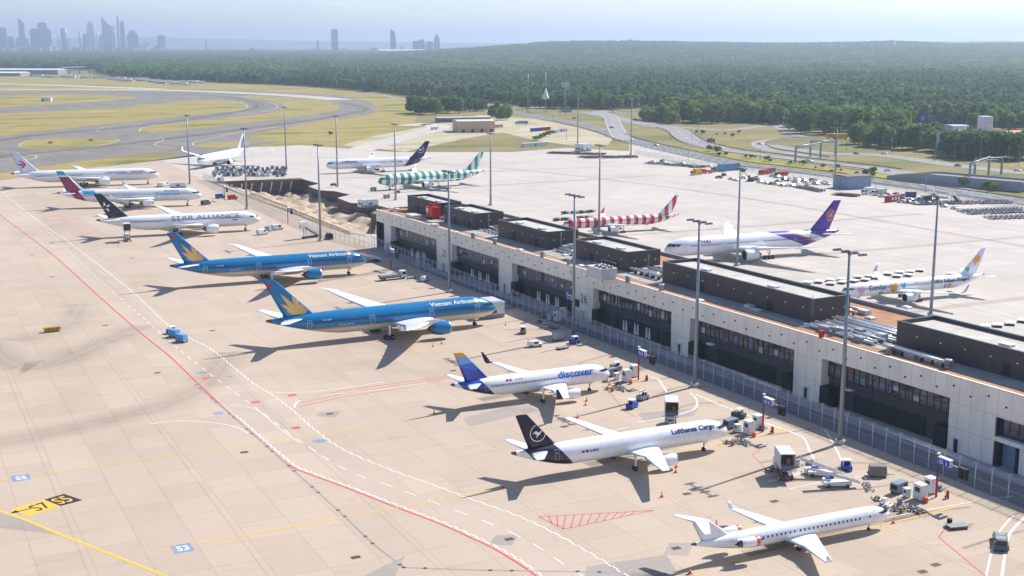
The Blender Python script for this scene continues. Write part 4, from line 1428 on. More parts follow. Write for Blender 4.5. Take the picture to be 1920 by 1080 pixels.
def ahu(px, sx, sy, sz, fans=0):
    x, y = on_roof(px)
    m = MB().box(x - sx / 2, x + sx / 2, y - sy / 2, y + sy / 2, 13.9, 13.6 + sz).box(x - sx / 2 - .1, x + sx / 2 + .1, y - sy / 2 - .1, y + sy / 2 + .1, 13.6 + sz, 13.75 + sz)
    a = m.build('air_handler', [mat('pale_unit_paint', (206, 202, 196), .5)], TER)
    for k in range(fans):
        f = MB().lathe([(0, .65), (.55, .65), (.55, .5), (.35, .45)], 'z', 12, 0, (x - sx * .2 + (k % 2) * sx * .4, y - sy * .38 + (k // 2) * sy * .25, 13.75 + sz))
        f.build('fan', [STEEL], a)
    if fans:
        f = MB()
        for p, q in ((-1, -1), (-1, 1), (1, -1), (1, 1)): f.tube([(x + p * sx * .45, y + q * sy * .46, 13.75 + sz), (x + p * sx * .45, y + q * sy * .46, 15.0 + sz)], .05, 5)
        for p in (-1, 1): f.tube([(x + p * sx * .45, y - sy * .46, 15.0 + sz), (x + p * sx * .45, y + sy * .46, 15.0 + sz)], .05, 5)
        f.build('guard_rail', [STEEL], a)


ahu((1128, 520), 4.6, 7.4, 3.0, 6)
ahu((775, 408), 3.5, 6, 1.3)
ahu((1405, 577), 1.4, 2.2, .9)
ahu((1418, 583), 1.2, 2.6, .7)
ahu((815, 425), 2.0, 3.0, 1.1)
ahu((735, 397), 1.4, 1.4, 1.5)
PIPE = mat('pipe_lagging', (198, 200, 204), .35, .4, .12, 1)


def pipe_field(y0, y1, x0, x1, n, seed):
    rr = random.Random(seed)
    for k in range(n):
        x = x0 + (x1 - x0) * k / max(1, n - 1)
        h = 14.3 + rr.random() * .9
        r = .16 + rr.random() * .22
        a, b = y0 + rr.random() * 2, y1 - rr.random() * 2
        m = MB()
        if k % 3 == 2:
            m.tube([(x - 1.5, a + 3, h), (x - .2, a + 3, h + .3), (x - .2, b - 2, h + .3), (x + 1.5, b - 2, h)], r, 8)
        else:
            m.tube([(x, a, h), (x, b, h)], r, 8)
        for j in range(int((b - a) / 2.6)):
            y = a + 1 + j * 2.6
            m.box(x - r - .1, x + r + .1, y - .08, y + .08, 13.9, h - r * .6, 1)
        m.build('pipe_run', [PIPE, DGREY], TER)
    for k in range(n // 2):
        x, y = x0 + rr.random() * (x1 - x0), y0 + rr.random() * (y1 - y0)
        m = MB()
        s = .5 + rr.random() * .5
        m.box(x - s, x + s, y - s * 1.4, y + s * 1.4, 13.9, 14.7 + rr.random() * .9)
        m.build('roof_unit', [PIPE if k % 2 else GREY], TER)


pipe_field(39.5, 62, 4.6, 16, 14, 1)
pipe_field(120, 134, 8.5, 17, 8, 2)
pipe_field(163, 176, 9, 17, 7, 3)
pipe_field(209, 223, 9, 16, 6, 4)
pipe_field(247.5, 254, 9, 16, 5, 5)
pipe_field(20, 38, 3.6, 5.2, 4, 6)
pipe_field(64, 80, 20.5, 25, 4, 7)
for px in ((1540, 634), (1167, 490), (1175, 500)):
    x, y = on_roof(px)
    MB().box(x - .4, x + .4, y - .4, y + .4, 13.9, 15.4).box(x - .45, x + .45, y - .45, y + .45, 15.4, 15.5).build('hose_cabinet', [RED], TER)
for s in (60, 122, 166, 211):   # ladders up the plant rooms
    m = MB()
    for q in (-.25, .25): m.tube([(8.0, s + 3 + q, 13.4), (8.0, s + 3 + q, 20.2)], .04, 5)
    for j in range(14): m.tube([(8.0, s + 2.75, 13.8 + j * .45), (8.0, s + 3.25, 13.8 + j * .45)], .03, 4)
    m.build('ladder', [STEEL], TER)

# red telescopic lift standing on the pier's roof
x, y = on_roof((812, 410))
bl = thing('boom_lift', 'red lift with folded boom standing on the terminal roof', 'boom lift', (*tw(x, y), 13.98), TA)
MB().box(-1.6, 1.6, -2.6, 2.6, .5, 4.0).box(-1.7, 1.7, -2.7, 2.7, 4.0, 4.15).build('body', [RED], bl)
MB().box(-1.63, -1.6, .6, 2.2, 2.2, 3.6).build('panel', [OFFWHITE], bl)
m = MB()
m.tube([(0, 2.4, 4.6), (0, -1.0, 4.9), (.4, -6.5, 5.9)], [.5, .45, .35], 6, 0, smooth=False)
m.tube([(0, 2.4, 4.15), (0, 2.4, 4.9)], .5, 8)
m.build('boom', [RED], bl)
MB().box(-.5, 1.2, -7.8, -6.5, 5.0, 6.2).build('basket', [BLACK], bl)
m = MB()
for p in (-1.4, 1.4):
    for q in (-1.8, 1.8): m.lathe([(p - .2, .5), (p + .2, .5)], 'x', 12, 0, (0, q, .5))
m.build('running_gear', [TYRE], bl)

# lane in front of the pier, raised walkway
lane = [(160.4, -80), (160.3, 150), (160.3, 200), (158.2, 284), (157.2, 384), (158.4, 436), tw(0, 287)[:2], tw(0, 287), tw(0, -90)]
sheet('service_lane', lane, .012, patchy('lane_asphalt', [(.3, (96, 98, 108)), (.7, (116, 116, 124))], (.2, .05, 1), .85))
m = MB().box(-4.2, -.5, Y0, 285, .012, .14)
w = m.build('walkway', [patchy('walkway_paving', [(.3, (150, 156, 168)), (.7, (172, 176, 184))], (.4, .2, 1), .85)], None, (172.5, 150, 0), TA)
tag(w, kind='structure')

# ------------------------------------------------------------------ fences
CHAIN, nt, b, o = nodes('chain_link')
b.inputs['Base Color'].default_value = (*lin((150, 154, 162)), 1)
b.inputs['Metallic'].default_value = .3
t = nt.nodes.new('ShaderNodeBsdfTransparent')
mx = nt.nodes.new('ShaderNodeMixShader')
mx.inputs[0].default_value = .17
nt.links.new(t.outputs[0], mx.inputs[1]); nt.links.new(b.outputs[0], mx.inputs[2]); nt.links.new(mx.outputs[0], o.inputs[0])


def fence(name, label, line, h, step, m=CHAIN, arms=True, zb=0.0):
    P = V2(line)
    x0, y0 = P[0]
    fe = thing(name, label, 'fence', (x0, y0, zb))
    P = [p - V2([(x0, y0)])[0] for p in P]
    mb = MB()
    for a, b in zip(P, P[1:]):
        mb.add([(a.x, a.y, .1), (b.x, b.y, .1), (b.x, b.y, h * .86), (a.x, a.y, h * .86)], [(0, 1, 2, 3)])
    mb.build('mesh', [m], fe)
    mb = MB()
    for z in (h * .86, h * .43, .25):
        for a, b in zip(P, P[1:]): mb.tube([(a.x, a.y, z), (b.x, b.y, z)], .045 if z > .3 else .03, 5)
    mb.build('rail', [STEEL], fe)
    if arms:
        mb = MB()
        for q, z in ((-.3, h * .97), (.3, h * .97), (-.16, h * .92), (.16, h * .92)):
            for a, b in zip(P, P[1:]): mb.tube([(a.x + q, a.y, z), (b.x + q, b.y, z)], .025, 4)
        mb.build('barbed_wire', [STEEL], fe)
    S_ = resample(P, step)
    first = None
    for p in S_[:99]:
        if first is None:
            mb = MB().tube([(0, 0, 0), (0, 0, h * .88)], .075, 6)
            if arms:
                mb.tube([(0, 0, h * .87), (-.34, 0, h)], .05, 5); mb.tube([(0, 0, h * .87), (.34, 0, h)], .05, 5)
            first = mb.build('post', [GREYW], fe, (p.x, p.y, 0))
        else:
            q = first.copy(); COL.objects.link(q); q.location = (p.x, p.y, 0)
    return fe


fence('security_fence', 'tall wire fence with forked posts between the near aircraft and terminal', [(160, 88), (159.9, 150), (159.9, 200), (157.8, 284), (156.8, 385), (158, 436)], 4.9, 3.55)
fence('security_fence', 'tall wire fence running beside the sandy building pit', [(158, 438), (152, 470), (153, 560), (156, 660), (157, 700)], 4.2, 3.6)
for px, lb in (((783, 505), 'pale mesh gate bay in the fence by the farther blue jet'), ((1077, 620), 'pale mesh gate bay in the fence beside the mast behind the blue jet')):
    x, y = G(*px)
    g = thing('fence_gate', lb, 'gate', (x, y, 0))
    for q in (0, 1):
        for yy in (-.8, .8): MB().tube([(q * 2.0, yy, 0), (q * 2.0, yy, 5.6)], .1, 6).build('post', [OFFWHITE], g)
    m = MB()
    m.add([(0, -.8, .2), (2, -.8, .2), (2, -.8, 5.3), (0, -.8, 5.3)], [(0, 1, 2, 3)]); m.add([(0, .8, .2), (2, .8, .2), (2, .8, 5.3), (0, .8, 5.3)], [(0, 1, 2, 3)])
    m.build('mesh', [CHAIN], g)

# ------------------------------------------------------------------ light masts
def make_mast(label, loc, h, lamps=8, span=3.4):
    t = thing('light_mast', label, 'light mast', loc, 0, 'tall apron light masts')
    MB().lathe([(0, .95), (.75, .95), (.85, .85)], 'z', 14).build('foundation', [mat('mast_foundation', (196, 186, 180), .8)], t)
    m = MB()
    m.lathe([(.85, .48), (h * .5, .36), (h - .2, .22)], 'z', 12)
    m.lathe([(.85, .62), (1.0, .62)], 'z', 12)
    m.build('pole', [STEEL], t)
    m = MB()
    m.box(-.12, .12, -span, span, h - .15, h + .05); m.box(-span * .5, span * .5, -.1, .1, h - .15, h)
    m.lathe([(h - .5, .4), (h + .1, .4)], 'z', 10)
    m.build('crossbar', [DGREY], t)
    for k in range(lamps):
        q = -1 if k % 2 else 1
        y = (-span + 2 * span * (k // 2) / (lamps // 2 - 1))
        MB().box(q * .45 - .42, q * .45 + .42, y - .32, y + .32, h - .28, h + .12, 0, .1, .1).build('floodlight', [GREY], t)
    return t


masts = [((1303, 725), 'mast at the fence behind the white cabinets and ahead of the cargo jet'), ((1575, 832), 'nearest mast at the fence, between the cargo jet and rear engined jet'),
         ((1075, 633), 'mast at the fence right of the nearer blue jet nose'), ((843, 548), 'mast at the fence between the two blue jets'),
         ((601, 452), 'mast beside the white stairs near the end of the terminal'), ((463, 392), 'mast behind the nose of the star tailed jet'), ((356, 345), 'mast behind the nose of the swallow tailed jet')]
back = [((1745, 592), 32.9, 'mast behind the pier beside the jet with hearts', 8), ((1382, 498), 32.9, 'mast behind the pier before the purple tailed jet', 8), ((1123, 440), 35.0, 'mast behind the pier before the red striped jet', 8),
        ((920, 385), 33.2, 'mast behind the pier beside the green striped fin', 8), ((742, 375), 36.2, 'mast before the nose of the green striped jet', 8), ((633, 350), 36.8, 'mast before the nose of the navy finned jet by the hoarding', 8),
        ((537, 320), 37.0, 'mast between the indigo finned jet and the navy finned jet', 8), ((1083, 278), 37.0, 'mast at the far apron edge left of the dark dolly rows', 8), ((1183, 290), 37.2, 'mast at the far apron edge right of the dark dolly rows', 8),
        ((1565, 345), 30.0, 'thin mast beside the grey shed at the far fence', 6)]
pm = None
for px, lb in masts:
    x, y = G(*px)
    lb = 'grey light ' + lb
    if pm is None: pm = make_mast(lb, (x, y, 0), 36.4)
    else: dup(pm, (x, y, 0), 0, lb)
pb = None
for px, h, lb, n in back:
    x, y = G(*px)
    lb = 'grey light ' + lb
    if pb is None: pb = make_mast(lb, (x, y, 0), 33.0, 8, 2.6)
    else:
        q = dup(pb, (x, y, 0), 0, lb)
        q.scale = (1, 1, h / 33.0)
# ------------------------------------------------------------------ ground support equipment
WH = {}


def wheels(par, xs, ys, r, w=.22):
    key = (round(r, 2), round(w, 2))
    for x in xs:
        for y in ys:
            if key not in WH:
                o = make_wheel(r, w).build('wheel', [TYRE, STEEL], par, (x, y, r))
                WH[key] = o
            else:
                o = WH[key].copy(); COL.objects.link(o); o.parent = par; o.location = (x, y, r)


def gat(px, z=0.0): return (*G(px[0], px[1], z), z)


def van(px, ang, m, label, name='van', cat='van', L=5.2, W_=2.0, H=2.2, cab=1.5, loc=None, group=None, lights=True):
    """front along +x"""
    t = thing(name, label, cat, loc or gat(px), R(ang), group)
    b = MB()
    b.box(-L / 2, L / 2, -W_ / 2, W_ / 2, .35, H * .55)
    b.box(-L / 2, L / 2 - cab * .6, -W_ / 2, W_ / 2, H * .55, H, 0, .12, .12)
    b.build('body', [m], t)
    g = MB()
    x1 = L / 2 - cab * .6
    g.add([(x1 + .02, -W_ * .42, H * .57), (x1 + .02, W_ * .42, H * .57), (x1 - .1, W_ * .38, H * .93), (x1 - .1, -W_ * .38, H * .93)], [(0, 1, 2, 3)])
    for q in (-1, 1):
        g.add([(x1 - 1.3, q * (W_ / 2 + .0), H * .6), (x1 - .2, q * (W_ / 2 + .0), H * .6), (x1 - .3, q * (W_ / 2 - .08), H * .9), (x1 - 1.3, q * (W_ / 2 - .08), H * .9)], [(0, 1, 2, 3)])
    g.build('window', [GLASS], t)
    wheels(t, (-L * .32, L * .32), (-W_ / 2 + .1, W_ / 2 - .1), .36)
    return t


def car(px, ang, m, label, z=0.0, loc=None, group=None):
    t = thing('car', label, 'car', loc or gat(px, z), R(ang), group)
    b = MB()
    prof = [(-2.1, .35), (-2.15, .75), (-1.9, .95), (-1.5, 1.0), (-.9, 1.42), (.3, 1.45), (1.0, 1.0), (1.9, .85), (2.15, .65), (2.1, .35)]
    vs = [(x, -.88, z_) for x, z_ in prof] + [(x, .88, z_) for x, z_ in prof]
    n = len(prof)
    b.add(vs, [tuple(range(n)), tuple(range(n, 2 * n))[::-1]] + [(i, n + i, n + (i + 1) % n, (i + 1) % n) for i in range(n)])
    b.build('body', [m], t)
    g = MB()
    for q in (-1, 1): g.add([(-1.35, q * .89, 1.02), (.85, q * .89, 1.02), (.25, q * .89, 1.38), (-.85, q * .89, 1.36)], [(0, 1, 2, 3)])
    g.add([(.36, -.75, 1.43), (.36, .75, 1.43), (.98, .8, 1.04), (.98, -.8, 1.04)], [(0, 1, 2, 3)]); g.add([(-.96, -.75, 1.41), (-.96, .75, 1.41), (-1.46, .8, 1.03), (-1.46, -.8, 1.03)], [(0, 1, 2, 3)])
    g.build('window', [GLASS], t)
    wheels(t, (-1.3, 1.35), (-.82, .82), .32)
    return t


def truck(px, ang, mc, mbx, label, L=8.0, H=3.4, loc=None, name='box_truck', boxname='cargo_box', group=None):
    t = thing(name, label, 'truck', loc or gat(px), R(ang), group)
    MB().box(L / 2 - 1.9, L / 2, -1.2, 1.2, .5, 2.6, 0, .12, .1).build('cab', [mc], t)
    g = MB().add([(L / 2 + .01, -1.05, 1.5), (L / 2 + .01, 1.05, 1.5), (L / 2 - .08, 1.0, 2.4), (L / 2 - .08, -1.0, 2.4)], [(0, 1, 2, 3)])
    for q in (-1, 1): g.add([(L / 2 - 1.5, q * 1.2, 1.5), (L / 2 - .3, q * 1.2, 1.5), (L / 2 - .3, q * 1.13, 2.3), (L / 2 - 1.5, q * 1.13, 2.3)], [(0, 1, 2, 3)])
    g.build('window', [GLASS], t)
    MB().box(-L / 2, L / 2 - 2.1, -1.25, 1.25, .95, H).build(boxname, [mbx], t)
    MB().box(-L / 2, L / 2 - .4, -.5, .5, .55, .9).build('chassis', [DGREY], t)
    wheels(t, (-L * .36, L / 2 - 1.0), (-1.05, 1.05), .46, .3)
    return t


def tug(px, ang, m, label, cab=True, name='baggage_tractor'):
    t = thing(name, label, 'tractor', gat(px), R(ang))
    MB().box(-1.4, 1.4, -.75, .75, .35, 1.0, 0, .05, .03).box(.3, 1.35, -.7, .7, 1.0, 1.15).build('body', [m], t)
    if cab:
        p = MB()
        for a in (-.75, .25):
            for q in (-.65, .65): p.tube([(a, q, 1.0), (a, q, 1.85)], .045, 5)
        p.box(-.9, .4, -.72, .72, 1.85, 1.95)
        p.build('canopy', [OFFWHITE], t)
    MB().box(-.6, -.1, -.5, .5, 1.0, 1.2).box(-.65, -.55, -.5, .5, 1.2, 1.65).build('seat', [BLACK], t)
    wheels(t, (-.9, .9), (-.68, .68), .36)
    return t


def dolly_mb(L=3.4, W_=1.7, rails=True):
    m = MB()
    m.box(-L / 2, L / 2, -W_ / 2, W_ / 2, .42, .56, 0)
    m.tube([(L / 2, 0, .45), (L / 2 + 1.2, 0, .35)], .05, 5, 0)
    if rails:
        for q in (-1, 1):
            m.tube([(-L / 2 + .05, q * (W_ / 2 - .04), .56), (-L / 2 + .05, q * (W_ / 2 - .04), 1.15), (L / 2 - .05, q * (W_ / 2 - .04), 1.15), (L / 2 - .05, q * (W_ / 2 - .04), .56)], .05, 5, 0)
        m.box(-L / 2, -L / 2 + .08, -W_ / 2, W_ / 2, .56, 1.2, 0)
    for a in (-L * .32, L * .32):
        for q in (-1, 1): m.lathe([(-.09, .21), (.09, .21)], 'y', 8, 1, (a, q * (W_ / 2 - .12), .21))
    return m


def full_dolly(px, ang, label, load=None, group=None):
    t = thing('baggage_dolly', label, 'dolly', gat(px), R(ang), group)
    MB().box(-1.7, 1.7, -.85, .85, .42, .56).build('bed', [GREY], t)
    MB().tube([(1.7, 0, .45), (2.9, 0, .35)], .05, 5).build('drawbar', [DGREY], t)
    if load:
        MB().box(-1.5, 1.5, -.8, .8, .56, 2.0, 0, .12, .1).build('tarp_cover', [load], t)
    wheels(t, (-1.1, 1.1), (-.72, .72), .22, .16)
    return t


def cabinet(px, label, w=1.5, d=1.2, h=2.4, m=None, ang=0, name='air_unit', cat='air unit'):
    t = thing(name, label, cat, gat(px), R(ang))
    MB().box(-d / 2, d / 2, -w / 2, w / 2, .15, h, 0, .02, .02).build('body', [m or OFFWHITE], t)
    MB().box(-d / 2 - .05, d / 2 + .05, -w / 2 - .05, w / 2 + .05, h, h + .1).build('lid', [m or OFFWHITE], t)
    MB().box(-d / 2 - .02, -d / 2, -w * .3, w * .3, h * .55, h * .85).build('grille', [DGREY], t)
    MB().box(-d * .4, d * .4, -w * .4, w * .4, 0, .15).build('plinth', [DGREY], t)
    return t


def gpu(px, ang, label, m=None):
    t = thing('ground_power_unit', label, 'generator', gat(px), R(ang))
    MB().box(-1.5, 1.5, -.8, .8, .5, 1.9, 0, .05, .05).build('housing', [m or mat('gpu_blue_grey', (120, 132, 150), .5)], t)
    MB().box(-1.52, -1.5, -.6, .6, .9, 1.6).box(.2, 1.1, -.82, -.8, .8, 1.6).build('grille', [BLACK], t)
    MB().tube([(1.5, 0, .5), (2.8, 0, .4)], .05, 5).build('drawbar', [DGREY], t)
    wheels(t, (-.9, .9), (-.7, .7), .3, .2)
    return t


def cone(px, label):
    t = thing('traffic_cone', label, 'traffic cone', gat(px), 0, 'red traffic cones on the apron')
    m = MB()
    m.box(-.26, .26, -.26, .26, 0, .06, 0)
    m.lathe([(.06, .2), (.38, .14)], 'z', 10, 0); m.lathe([(.38, .14), (.58, .10)], 'z', 10, 1); m.lathe([(.58, .10), (.95, .04)], 'z', 10, 0)
    m.build('body', [mat('cone_red', (226, 62, 40), .5), OFFWHITE], t)
    return t


def sign_post(px, label, num, h=7.4):
    t = thing('stand_sign', label, 'sign', gat(px), 0)
    m = MB()
    m.tube([(0, 0, 0), (0, 0, h)], .17, 10, 0)
    m.lathe([(2.2, .2), (3.4, .2)], 'z', 10, 1); m.lathe([(.6, .2), (1.4, .2)], 'z', 10, 1)
    m.lathe([(h, .28), (h + .25, .28)], 'z', 10, 2)
    m.build('post', [DGREY, RED, OFFWHITE], t)
    MB().box(-.3, .3, -2.8, -.15, h - 1.45, h - .35).box(-.4, .4, -2.9, -.1, h - .35, h - .22).build('sign_box', [OFFWHITE], t)
    s = MB().box(-.35, -.305, -2.7, -.25, h - 1.4, h - .45).build('sign_face', [mat('sign_blue', (36, 44, 190), .4)], t)
    v, f, wd = text2d(num, .8, .02)
    mesh_of([(-.37, -.5 - a * 1.7 / wd, h - 1.25 + b) for a, b in v], f, OFFWHITE, 'lettering', s)
    m = MB()
    m.box(-.15, .15, -4.6, -2.8, h - 1.1, h - .9, 0)
    m.build('arm', [STEEL], t)
    m = MB()
    m.box(-.3, .3, -6.3, -4.6, h - 1.2, h - .75); m.box(-.3, .3, -5.2, -4.6, h - 2.6, h - 1.2); m.box(-.3, .3, -6.3, -5.75, h - 2.6, h - 1.2)
    m.build('signal_box', [BLACK], t)
    return t


def lifted_box(px, ang, label, lift=3.2, L=5.0, openend=True):
    """high loader: box on scissor legs over a truck chassis; the open end looks along -x"""
    t = thing('catering_loader', label, 'catering truck', gat(px), R(ang))
    MB().box(-L / 2, L / 2 + 1.9, -.6, .6, .5, .9).build('chassis', [DGREY], t)
    MB().box(L / 2 + .1, L / 2 + 1.9, -1.15, 1.15, .6, 2.4, 0, .1, .1).build('cab', [OFFWHITE], t)
    m = MB()
    for y in (-.9, .9):
        m.tube([(-L * .38, y, .95), (L * .38, y, lift - .1)], .09, 6); m.tube([(L * .38, y, .95), (-L * .38, y, lift - .1)], .09, 6)
    m.build('scissor_lift', [GREY], t)
    m = MB()
    z0, z1 = lift, lift + 2.6
    m.box(-L / 2, L / 2, -1.3, 1.3, z0, z0 + .12); m.box(-L / 2, L / 2, -1.3, 1.3, z1 - .1, z1)
    m.box(-L / 2, L / 2, -1.3, -1.2, z0 + .12, z1 - .1); m.box(-L / 2, L / 2, 1.2, 1.3, z0 + .12, z1 - .1); m.box(L / 2 - .1, L / 2, -1.2, 1.2, z0 + .12, z1 - .1)
    b = m.build('cargo_box', [mat('box_grey_white', (196, 196, 196), .5)], t)
    MB().box(L * .1, L * .1 + .08, -1.15, 1.15, z0 + .2, z1 - .2).box(-L * .2, L * .05, -.9, -.1, z0 + .15, z0 + 1.3).build('load', [WOOD], b)
    m = MB().box(-L / 2 - 1.2, -L / 2, -1.2, 1.2, z0 - .05, z0 + .06)
    for y in (-1.15, 1.15): m.tube([(-L / 2, y, z0 + 1.0), (-L / 2 - 1.2, y, z0 + 1.0), (-L / 2 - 1.2, y, z0)], .04, 5)
    m.build('platform', [STEEL], b)
    wheels(t, (-L * .35, L / 2 + 1.0), (-1.0, 1.0), .45, .3)
    m = MB()
    for x in (-L * .45, L * .3):
        for y in (-1.35, 1.35): m.tube([(x, y * .7, .7), (x, y, .6), (x, y, .02)], .08, 6)
    m.build('outrigger', [YELLOW], t)
    return t


def belt_loader(px, ang, label):
    t = thing('belt_loader', label, 'belt loader', gat(px), R(ang))
    MB().box(-2.2, 2.4, -.95, .95, .45, .95).box(1.0, 2.4, -.95, -.1, .95, 1.3).build('chassis', [OFFWHITE], t)
    m = MB()
    m.add([(x, y, z) for x, z in ((-3.6, .8), (3.9, 2.9), (3.9, 3.15), (-3.6, 1.05)) for y in (-.05, .95)], [(0, 1, 3, 2), (2, 3, 5, 4), (4, 5, 7, 6), (6, 7, 1, 0), (0, 2, 4, 6), (1, 7, 5, 3)], 0)
    m.add([(-3.5, .05, 1.08), (-3.5, .85, 1.08), (3.8, .85, 3.17), (3.8, .05, 3.17)], [(3, 2, 1, 0)], 1)
    m.build('conveyor', [GREYW, DGREY], t)
    m = MB()
    for y in (-.08, .98): m.tube([(-2.4, y, 1.9), (3.6, y, 3.7)], .035, 5); m.tube([(3.6, y, 3.7), (3.8, y, 3.1)], .035, 5); m.tube([(-2.4, y, 1.9), (-2.5, y, 1.2)], .035, 5)
    m.build('hand_rail', [OFFWHITE], t)
    MB().box(.9, 1.9, -.9, -.15, 1.3, 1.5).box(.8, .95, -.9, -.15, 1.5, 2.0).build('seat', [BLUE], t)
    wheels(t, (-1.5, 1.7), (-.85, .85), .38)
    return t


def stairs(px, ang, label, h=4.4, canopy=False):
    """boarding stairs, foot towards -x"""
    t = thing('boarding_stairs', label, 'boarding stairs', gat(px), R(ang))
    n = 16
    m = MB()
    for k in range(n):
        m.box(-4 + k * .42, -4 + (k + 1) * .42, -.9, .9, .4 + k * h / n * .88, .55 + k * h / n * .88 + .1)
    m.box(-4 + n * .42, -4 + n * .42 + 1.8, -1.0, 1.0, h - .35, h - .15)
    m.build('steps', [GREY], t)
    for q in (-1, 1):
        m = MB()
        m.add([(x, y, z) for x, z in ((-4, .5), (2.7, h), (4.5, h - .2), (4.5, h + .9), (2.7, h + 1.0), (-4, 1.5)) for y in (q * .95, q * 1.03)], [(0, 2, 4, 6, 8, 10), (11, 9, 7, 5, 3, 1)] + [((2 * i), (2 * i + 1), (2 * i + 3) % 12, (2 * i + 2) % 12) for i in range(6)])
        m.build('side_panel', [OFFWHITE], t)
    if canopy:
        m = MB()
        for k in range(6):
            m.tube([(2.2 + k * .45, -1.0, h - .1), (2.2 + k * .45, -1.0, h + 2.0), (2.2 + k * .45, 1.0, h + 2.0), (2.2 + k * .45, 1.0, h - .1)], .05, 5)
        m.box(1.8, 4.6, -1.05, 1.05, h + 2.0, h + 2.1)
        m.build('canopy', [OFFWHITE], t)
    m = MB().box(-3.4, 3.6, -.8, .8, .35, .75)
    m.tube([(2.6, -.7, .7), (2.6, -.7, h - .3)], .1, 6); m.tube([(2.6, .7, .7), (2.6, .7, h - .3)], .1, 6)
    m.build('chassis', [DGREY], t)
    wheels(t, (-2.6, 2.9), (-.9, .9), .38)
    return t


def hose_trolley(px, ang, label):
    t = thing('hose_trolley', label, 'trolley', gat(px), R(ang))
    m = MB()
    for q in (-.6, .6): m.tube([(-2.2, q, .35), (2.2, q * .6, .35)], .06, 5)
    for k in range(5): m.tube([(-1.8 + k * .9, -.55, .35), (-1.8 + k * .9, .55, .35)], .05, 5)
    m.tube([(2.2, 0, .35), (2.7, 0, .9)], .05, 5)
    m.build('frame', [STEEL], t)
    m = MB()
    m.tube([(-1.6 + .35 * k, .4 * math.sin(k * 1.9), .55 + .1 * math.cos(k * 1.3)) for k in range(10)], .14, 7)
    m.build('hose', [mat('hose_grey', (150, 146, 140), .8)], t)
    wheels(t, (-1.5, 1.5), (-.6, .6), .2, .12)
    return t


def extinguisher(px, label):
    t = thing('fire_extinguisher', label, 'fire extinguisher', gat(px), 0)
    MB().lathe([(.15, .18), (.3, .26), (1.1, .26), (1.25, .1), (1.4, .06)], 'z', 12).build('tank', [RED], t)
    MB().tube([(-.1, -.3, .2), (-.35, -.3, 1.2), (-.35, .3, 1.2), (-.1, .3, .2)], .03, 5).build('handle', [BLACK], t)
    wheels(t, (-.1,), (-.32, .32), .2, .08)


def drum(px, label, m, h=1.0, r=.4):
    mesh_thing(MB().lathe([(0, r), (h * .33, r), (h * .34, r * 1.05), (h * .38, r), (h * .66, r), (h * .67, r * 1.05), (h * .71, r), (h, r), (h, r * .9)], 'z', 14), 'drum', [m], label, 'drum', gat(px))


# stands: sign, cabinets, power unit and trolley
for (sx, sy), who, num in (((1755, 932), 'rear engined regional jet', 'G 1'), ((1430, 810), 'white cargo jet', 'G 2'), ((1197, 712), 'small blue tailed jet', 'G 3'), ((1063, 600), 'nearer blue and gold jet', 'G 4')):
    sign_post((sx, sy), 'blue stand sign on a banded post ahead of the ' + who, num)
    k = (sy - 82) / 800
    o = lambda dx, dy: (sx + dx * k, sy + dy * k)
    cabinet(o(-28, 4), 'larger white air cabinet beside the sign post ahead of the ' + who, 1.9, 1.5, 2.6)
    cabinet(o(-10, -8), 'white air cabinet behind its larger twin ahead of the ' + who, 1.7, 1.5, 2.6)
    cabinet(o(-52, 0), 'small white cabinet beside the power unit ahead of the ' + who, 1.0, .9, 1.5, name='utility_cabinet', cat='cabinet')
    gpu(o(-66, -8), 14, 'blue grey power unit by the white cabinets ahead of the ' + who)
    hose_trolley(o(-58, 24), 150, 'long steel hose trolley lying ahead of the ' + who)
    hose_trolley(o(-40, 24), 95, 'short steel hose trolley near the sign post ahead of the ' + who)
    extinguisher(o(20, 2), 'red wheeled extinguisher beside the sign post ahead of the ' + who)
    drum(o(-18, 10), 'orange drum below the sign post ahead of the ' + who, ORANGE, .9, .35)
    drum(o(-62, 28), 'pale timber drum among the hoses ahead of the ' + who, WOOD, .9, .3)
tug((1385, 783), 120, DGREY, 'dark tractor with canopy beside the power unit ahead of the cargo jet')
tug((1155, 693), 100, GREY, 'grey tractor with canopy right by the nose of the small blue tailed jet')

rq = random.Random(8)
for (cx, cy, n, who) in ((1715, 925, 5, 'regional jet'), (1400, 800, 4, 'cargo jet'), (1172, 712, 3, 'small blue tailed jet'), (1560, 885, 4, 'belt loaders'), (1030, 600, 3, 'white cabin')):
    k = (cy - 82) / 800
    proto_ = None
    for i in range(n):
        p = (cx + rq.uniform(-75, 40) * k, cy + rq.uniform(-14, 26) * k)
        a = rq.uniform(0, 180)
        lb = 'small steel cart or frame among the loose gear by the ' + who
        gp = 'loose gear by the ' + who
        x, y = G(*p)
        t = thing('equipment_cart', lb, 'cart', (x, y, 0), R(a), gp)
        m = MB()
        l = rq.uniform(.7, 1.5)
        for q in (-.5, .5):
            m.tube([(-l, q, .3), (l, q, .3)], .05, 5)
            m.tube([(-l, q, .3), (-l, q, rq.uniform(.7, 1.3)), (-l * .3, q, .9)], .04, 5)
        m.box(-l * .8, l * .5, -.45, .45, .3, .36)
        m.build('frame', [STEEL if i % 2 else OFFWHITE], t)
        MB().box(-l * .6, l * .1 * (i % 3), -.35, .35, .36, .6 + .25 * (i % 4)).build('load', [(GREYW, DGREY, OFFWHITE, GREY, BROWN)[i % 5]], t)
        wheels(t, (-l * .7, l * .7), (-.48, .48), .16, .1)
lifted_box((1258, 803), 58, 'raised white catering box seen end on behind the cargo jet nose', 3.4)
lifted_box((1470, 893), 64, 'raised open box loader standing right of the cargo jet nose', 2.2)
belt_loader((1542, 893), 140, 'white belt loader sloping beside the open box loader')
belt_loader((1570, 912), 155, 'white belt loader nearest the regional jet')
tug((1587, 880), 60, BLUE, 'blue baggage tractor behind the white belt loaders')
